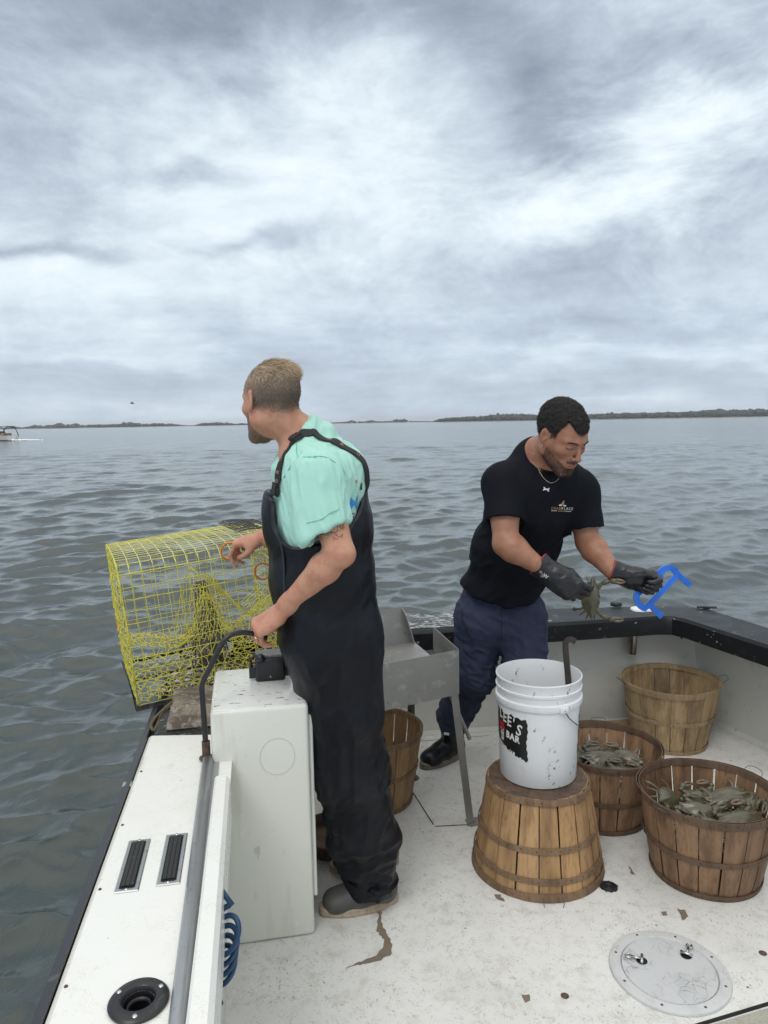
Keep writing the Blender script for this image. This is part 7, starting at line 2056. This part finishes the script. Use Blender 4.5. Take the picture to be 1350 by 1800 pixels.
    bp_ = BVHTree.FromPolygons([tuple(p) for p in Vp], [tuple(int(i) for i in q) for q in Qp])
    nd = mat('trouser_seam', (.014, .016, .032), .8)
    for pts, w in (([P(788, 1070, 2.98), P(795, 1088, 2.96), P(803, 1105, 2.95), P(810, 1118, 2.95)], .014), ([P(884, 1064, 2.96), P(883, 1090, 2.95), P(882, 1125, 2.96)], .003), ([P(800, 1125, 2.95), P(812, 1124, 2.95), P(822, 1126, 2.95)], .004), ([P(957, 1090, 2.98), P(963, 1105, 2.98), P(958, 1120, 2.98)], .016)):
        o, _ = band(bp_, pts, w, -.0008, 'pocket_seam', nd, tro, .0022); local(o)
    # boots
    bm_ = mat('black_rubber_boot', (.010, .011, .016), .35, layers=[('noise', 20, .6, .75, (.03, .032, .04), None, .5)], bump=[('noise', 30, .15, .001, None)], spec=.35); sm_ = mat('boot_sole', (.20, .17, .135), .7, layers=[('noise', 30, .45, .7, (.10, .08, .06), None, .7)])
    for hh, tt, tc in ((Z(812, 1322, 0), Z(742, 1352, 0), P(793, 1256, 3.30)), (Z(935, 1345, 0) + [0, 0, 0], Z(985, 1368, 0), P(936, 1285, 3.14))):
        s_ = shoe('boot', hh - inv, tt - inv, .104, .26, np.asarray(tc) - inv, (bm_, sm_), root, H=.2)
    bdg = MB(); bdg.box(Vector(P(785, 1290, 3.235)) - Vector(inv), (.024, .004, .010), rz=rad(-20)); bdg.build('boot_badge', M['white'], root)

    # --- gloves
    def glove(Wc, Fv, Sv, side, fingers, thumb, cuffdir, cr, ce, name, sc_, lo, hi, extra=None):
        g = Vol(np.arange(lo[0], hi[0], .0028, dtype=np.float32), np.arange(lo[1], hi[1], .0028, dtype=np.float32), np.arange(lo[2], hi[2], .0028, dtype=np.float32))
        tips, T, fr = build_hand(g, Wc, Fv, Sv, side, fingers, thumb, s=sc_, fat=1.28, k=.008, glove=True)
        c0 = Wc + nrm(Fv) * .03; c1 = ce
        g.seg(c0, c1, fr[1], (.037, .030), (cr, cr * .86), .03)
        dn = nrm(c1 - c0)
        g.cut(lambda X, Y, Zc: (X - c1[0]) * dn[0] + (Y - c1[1]) * dn[1] + (Zc - c1[2]) * dn[2])
        g.seg(c1 - dn * .05, c1 + dn * .03, fr[1], (cr * .80, cr * .68), (cr * .95, cr * .82), .003, 'sub')
        Vg, Qg = g.mesh(2); Ng = vnormals(Vg, Qg); Vg = Vg + Ng * (.0016 * rdg(vnoise(Vg, (40, 40, 40), 61, 2)))[:, None]
        go_ = arr_mesh('glove', Vg - inv, Qg, glm, root)
        s1 = fr[1] - dn * (fr[1] @ dn); s1 = nrm(s1); s2 = np.cross(dn, s1); tr_ = MB()
        tr_.tube([c1 + (s1 * math.cos(a) * cr * .97 + s2 * math.sin(a) * cr * .84) - inv for a in np.linspace(0, 6.283, 33)[:-1]], .0028, 8, closed=True)
        tr_.build('cuff_trim', redm, go_, smooth=True)
        return BVHTree.FromPolygons([tuple(p) for p in Vg], [tuple(int(i) for i in q) for q in Qg]), go_
    glm = mat('black_rubber_glove', (.011, .011, .014), .36, layers=[('noise', 26, .6, .75, (.035, .035, .04), None, .6), ('spot', 24, .03, .018, (.35, .35, .33), None, .6)], bump=[('noise', 40, .3, .004, None), ('fine', 300, .12, .001, None)], roughvar=(14, .25))
    redm = mat('red_trim', (.33, .035, .045), .6)
    cuffR = P(946, 991, 2.655)
    bg, go_ = glove(*GR, None, .047, cuffR, 'glove', 1.0, (.50, 2.50, .84), (.90, 2.78, 1.14))
    cuffL = P(1075, 1004, 2.745)
    bg2, go2 = glove(*GL, None, .046, cuffL, 'glove', .92, (.80, 2.56, .84), (1.08, 2.88, 1.14))
    iwg = mat('glove_print', (.55, .55, .55), .6)
    for i_ in range(5):
        v2 = [(-4 + abs(i_ - 2) * .8, -.35), (4 - abs(i_ - 2) * .8, -.35), (4 - abs(i_ - 2) * .8, .35), (-4 + abs(i_ - 2) * .8, .35)]
        mb = stick(bg, v2, [(0, 1, 2, 3)], 951 + i_ * .5, 1009 + (i_ - 2) * 2.4, 1, -.3, .0012)
        if mb: o = mb.build('glove_print', iwg, go_); local(o)
    vW, fW = text_polys('W', 1, .03); mb = stick(bg, vW, fW, 959, 1013, 9, -.6, .0012)
    if mb: o = mb.build('glove_print', iwg, go_); local(o)
    mb = stick(bg2, [(-4, -.6), (4, -.6), (4, .6), (-4, .6)], [(0, 1, 2, 3)], 1073, 1004, 1, rad(65), .0012)
    if mb: o = mb.build('glove_print', iwg, go2); local(o)


def smooth2(pts, n_):
    return [(p.x, p.y) for p in smoothpath([Vector((a, b, 0)) for a, b in pts], n_)]


man_overalls()
man_tshirt()
# ================================================================== HAZE
hzm = bpy.data.materials.new('sea_haze'); hzm.use_nodes = True
hzm.node_tree.nodes.remove(hzm.node_tree.nodes['Principled BSDF'])
pvn = hzm.node_tree.nodes.new('ShaderNodeVolumePrincipled'); pvn.inputs['Color'].default_value = (.93, .96, 1, 1); pvn.inputs['Density'].default_value = .0002
hzm.node_tree.links.new(pvn.outputs[0], hzm.node_tree.nodes['Material Output'].inputs['Volume'])
hb = MB(); hb.box((0, 1900, 9), (9000, 4600, 26)); tag(hb.build('haze', hzm), kind='stuff')
sc.cycles.volume_max_steps = 64
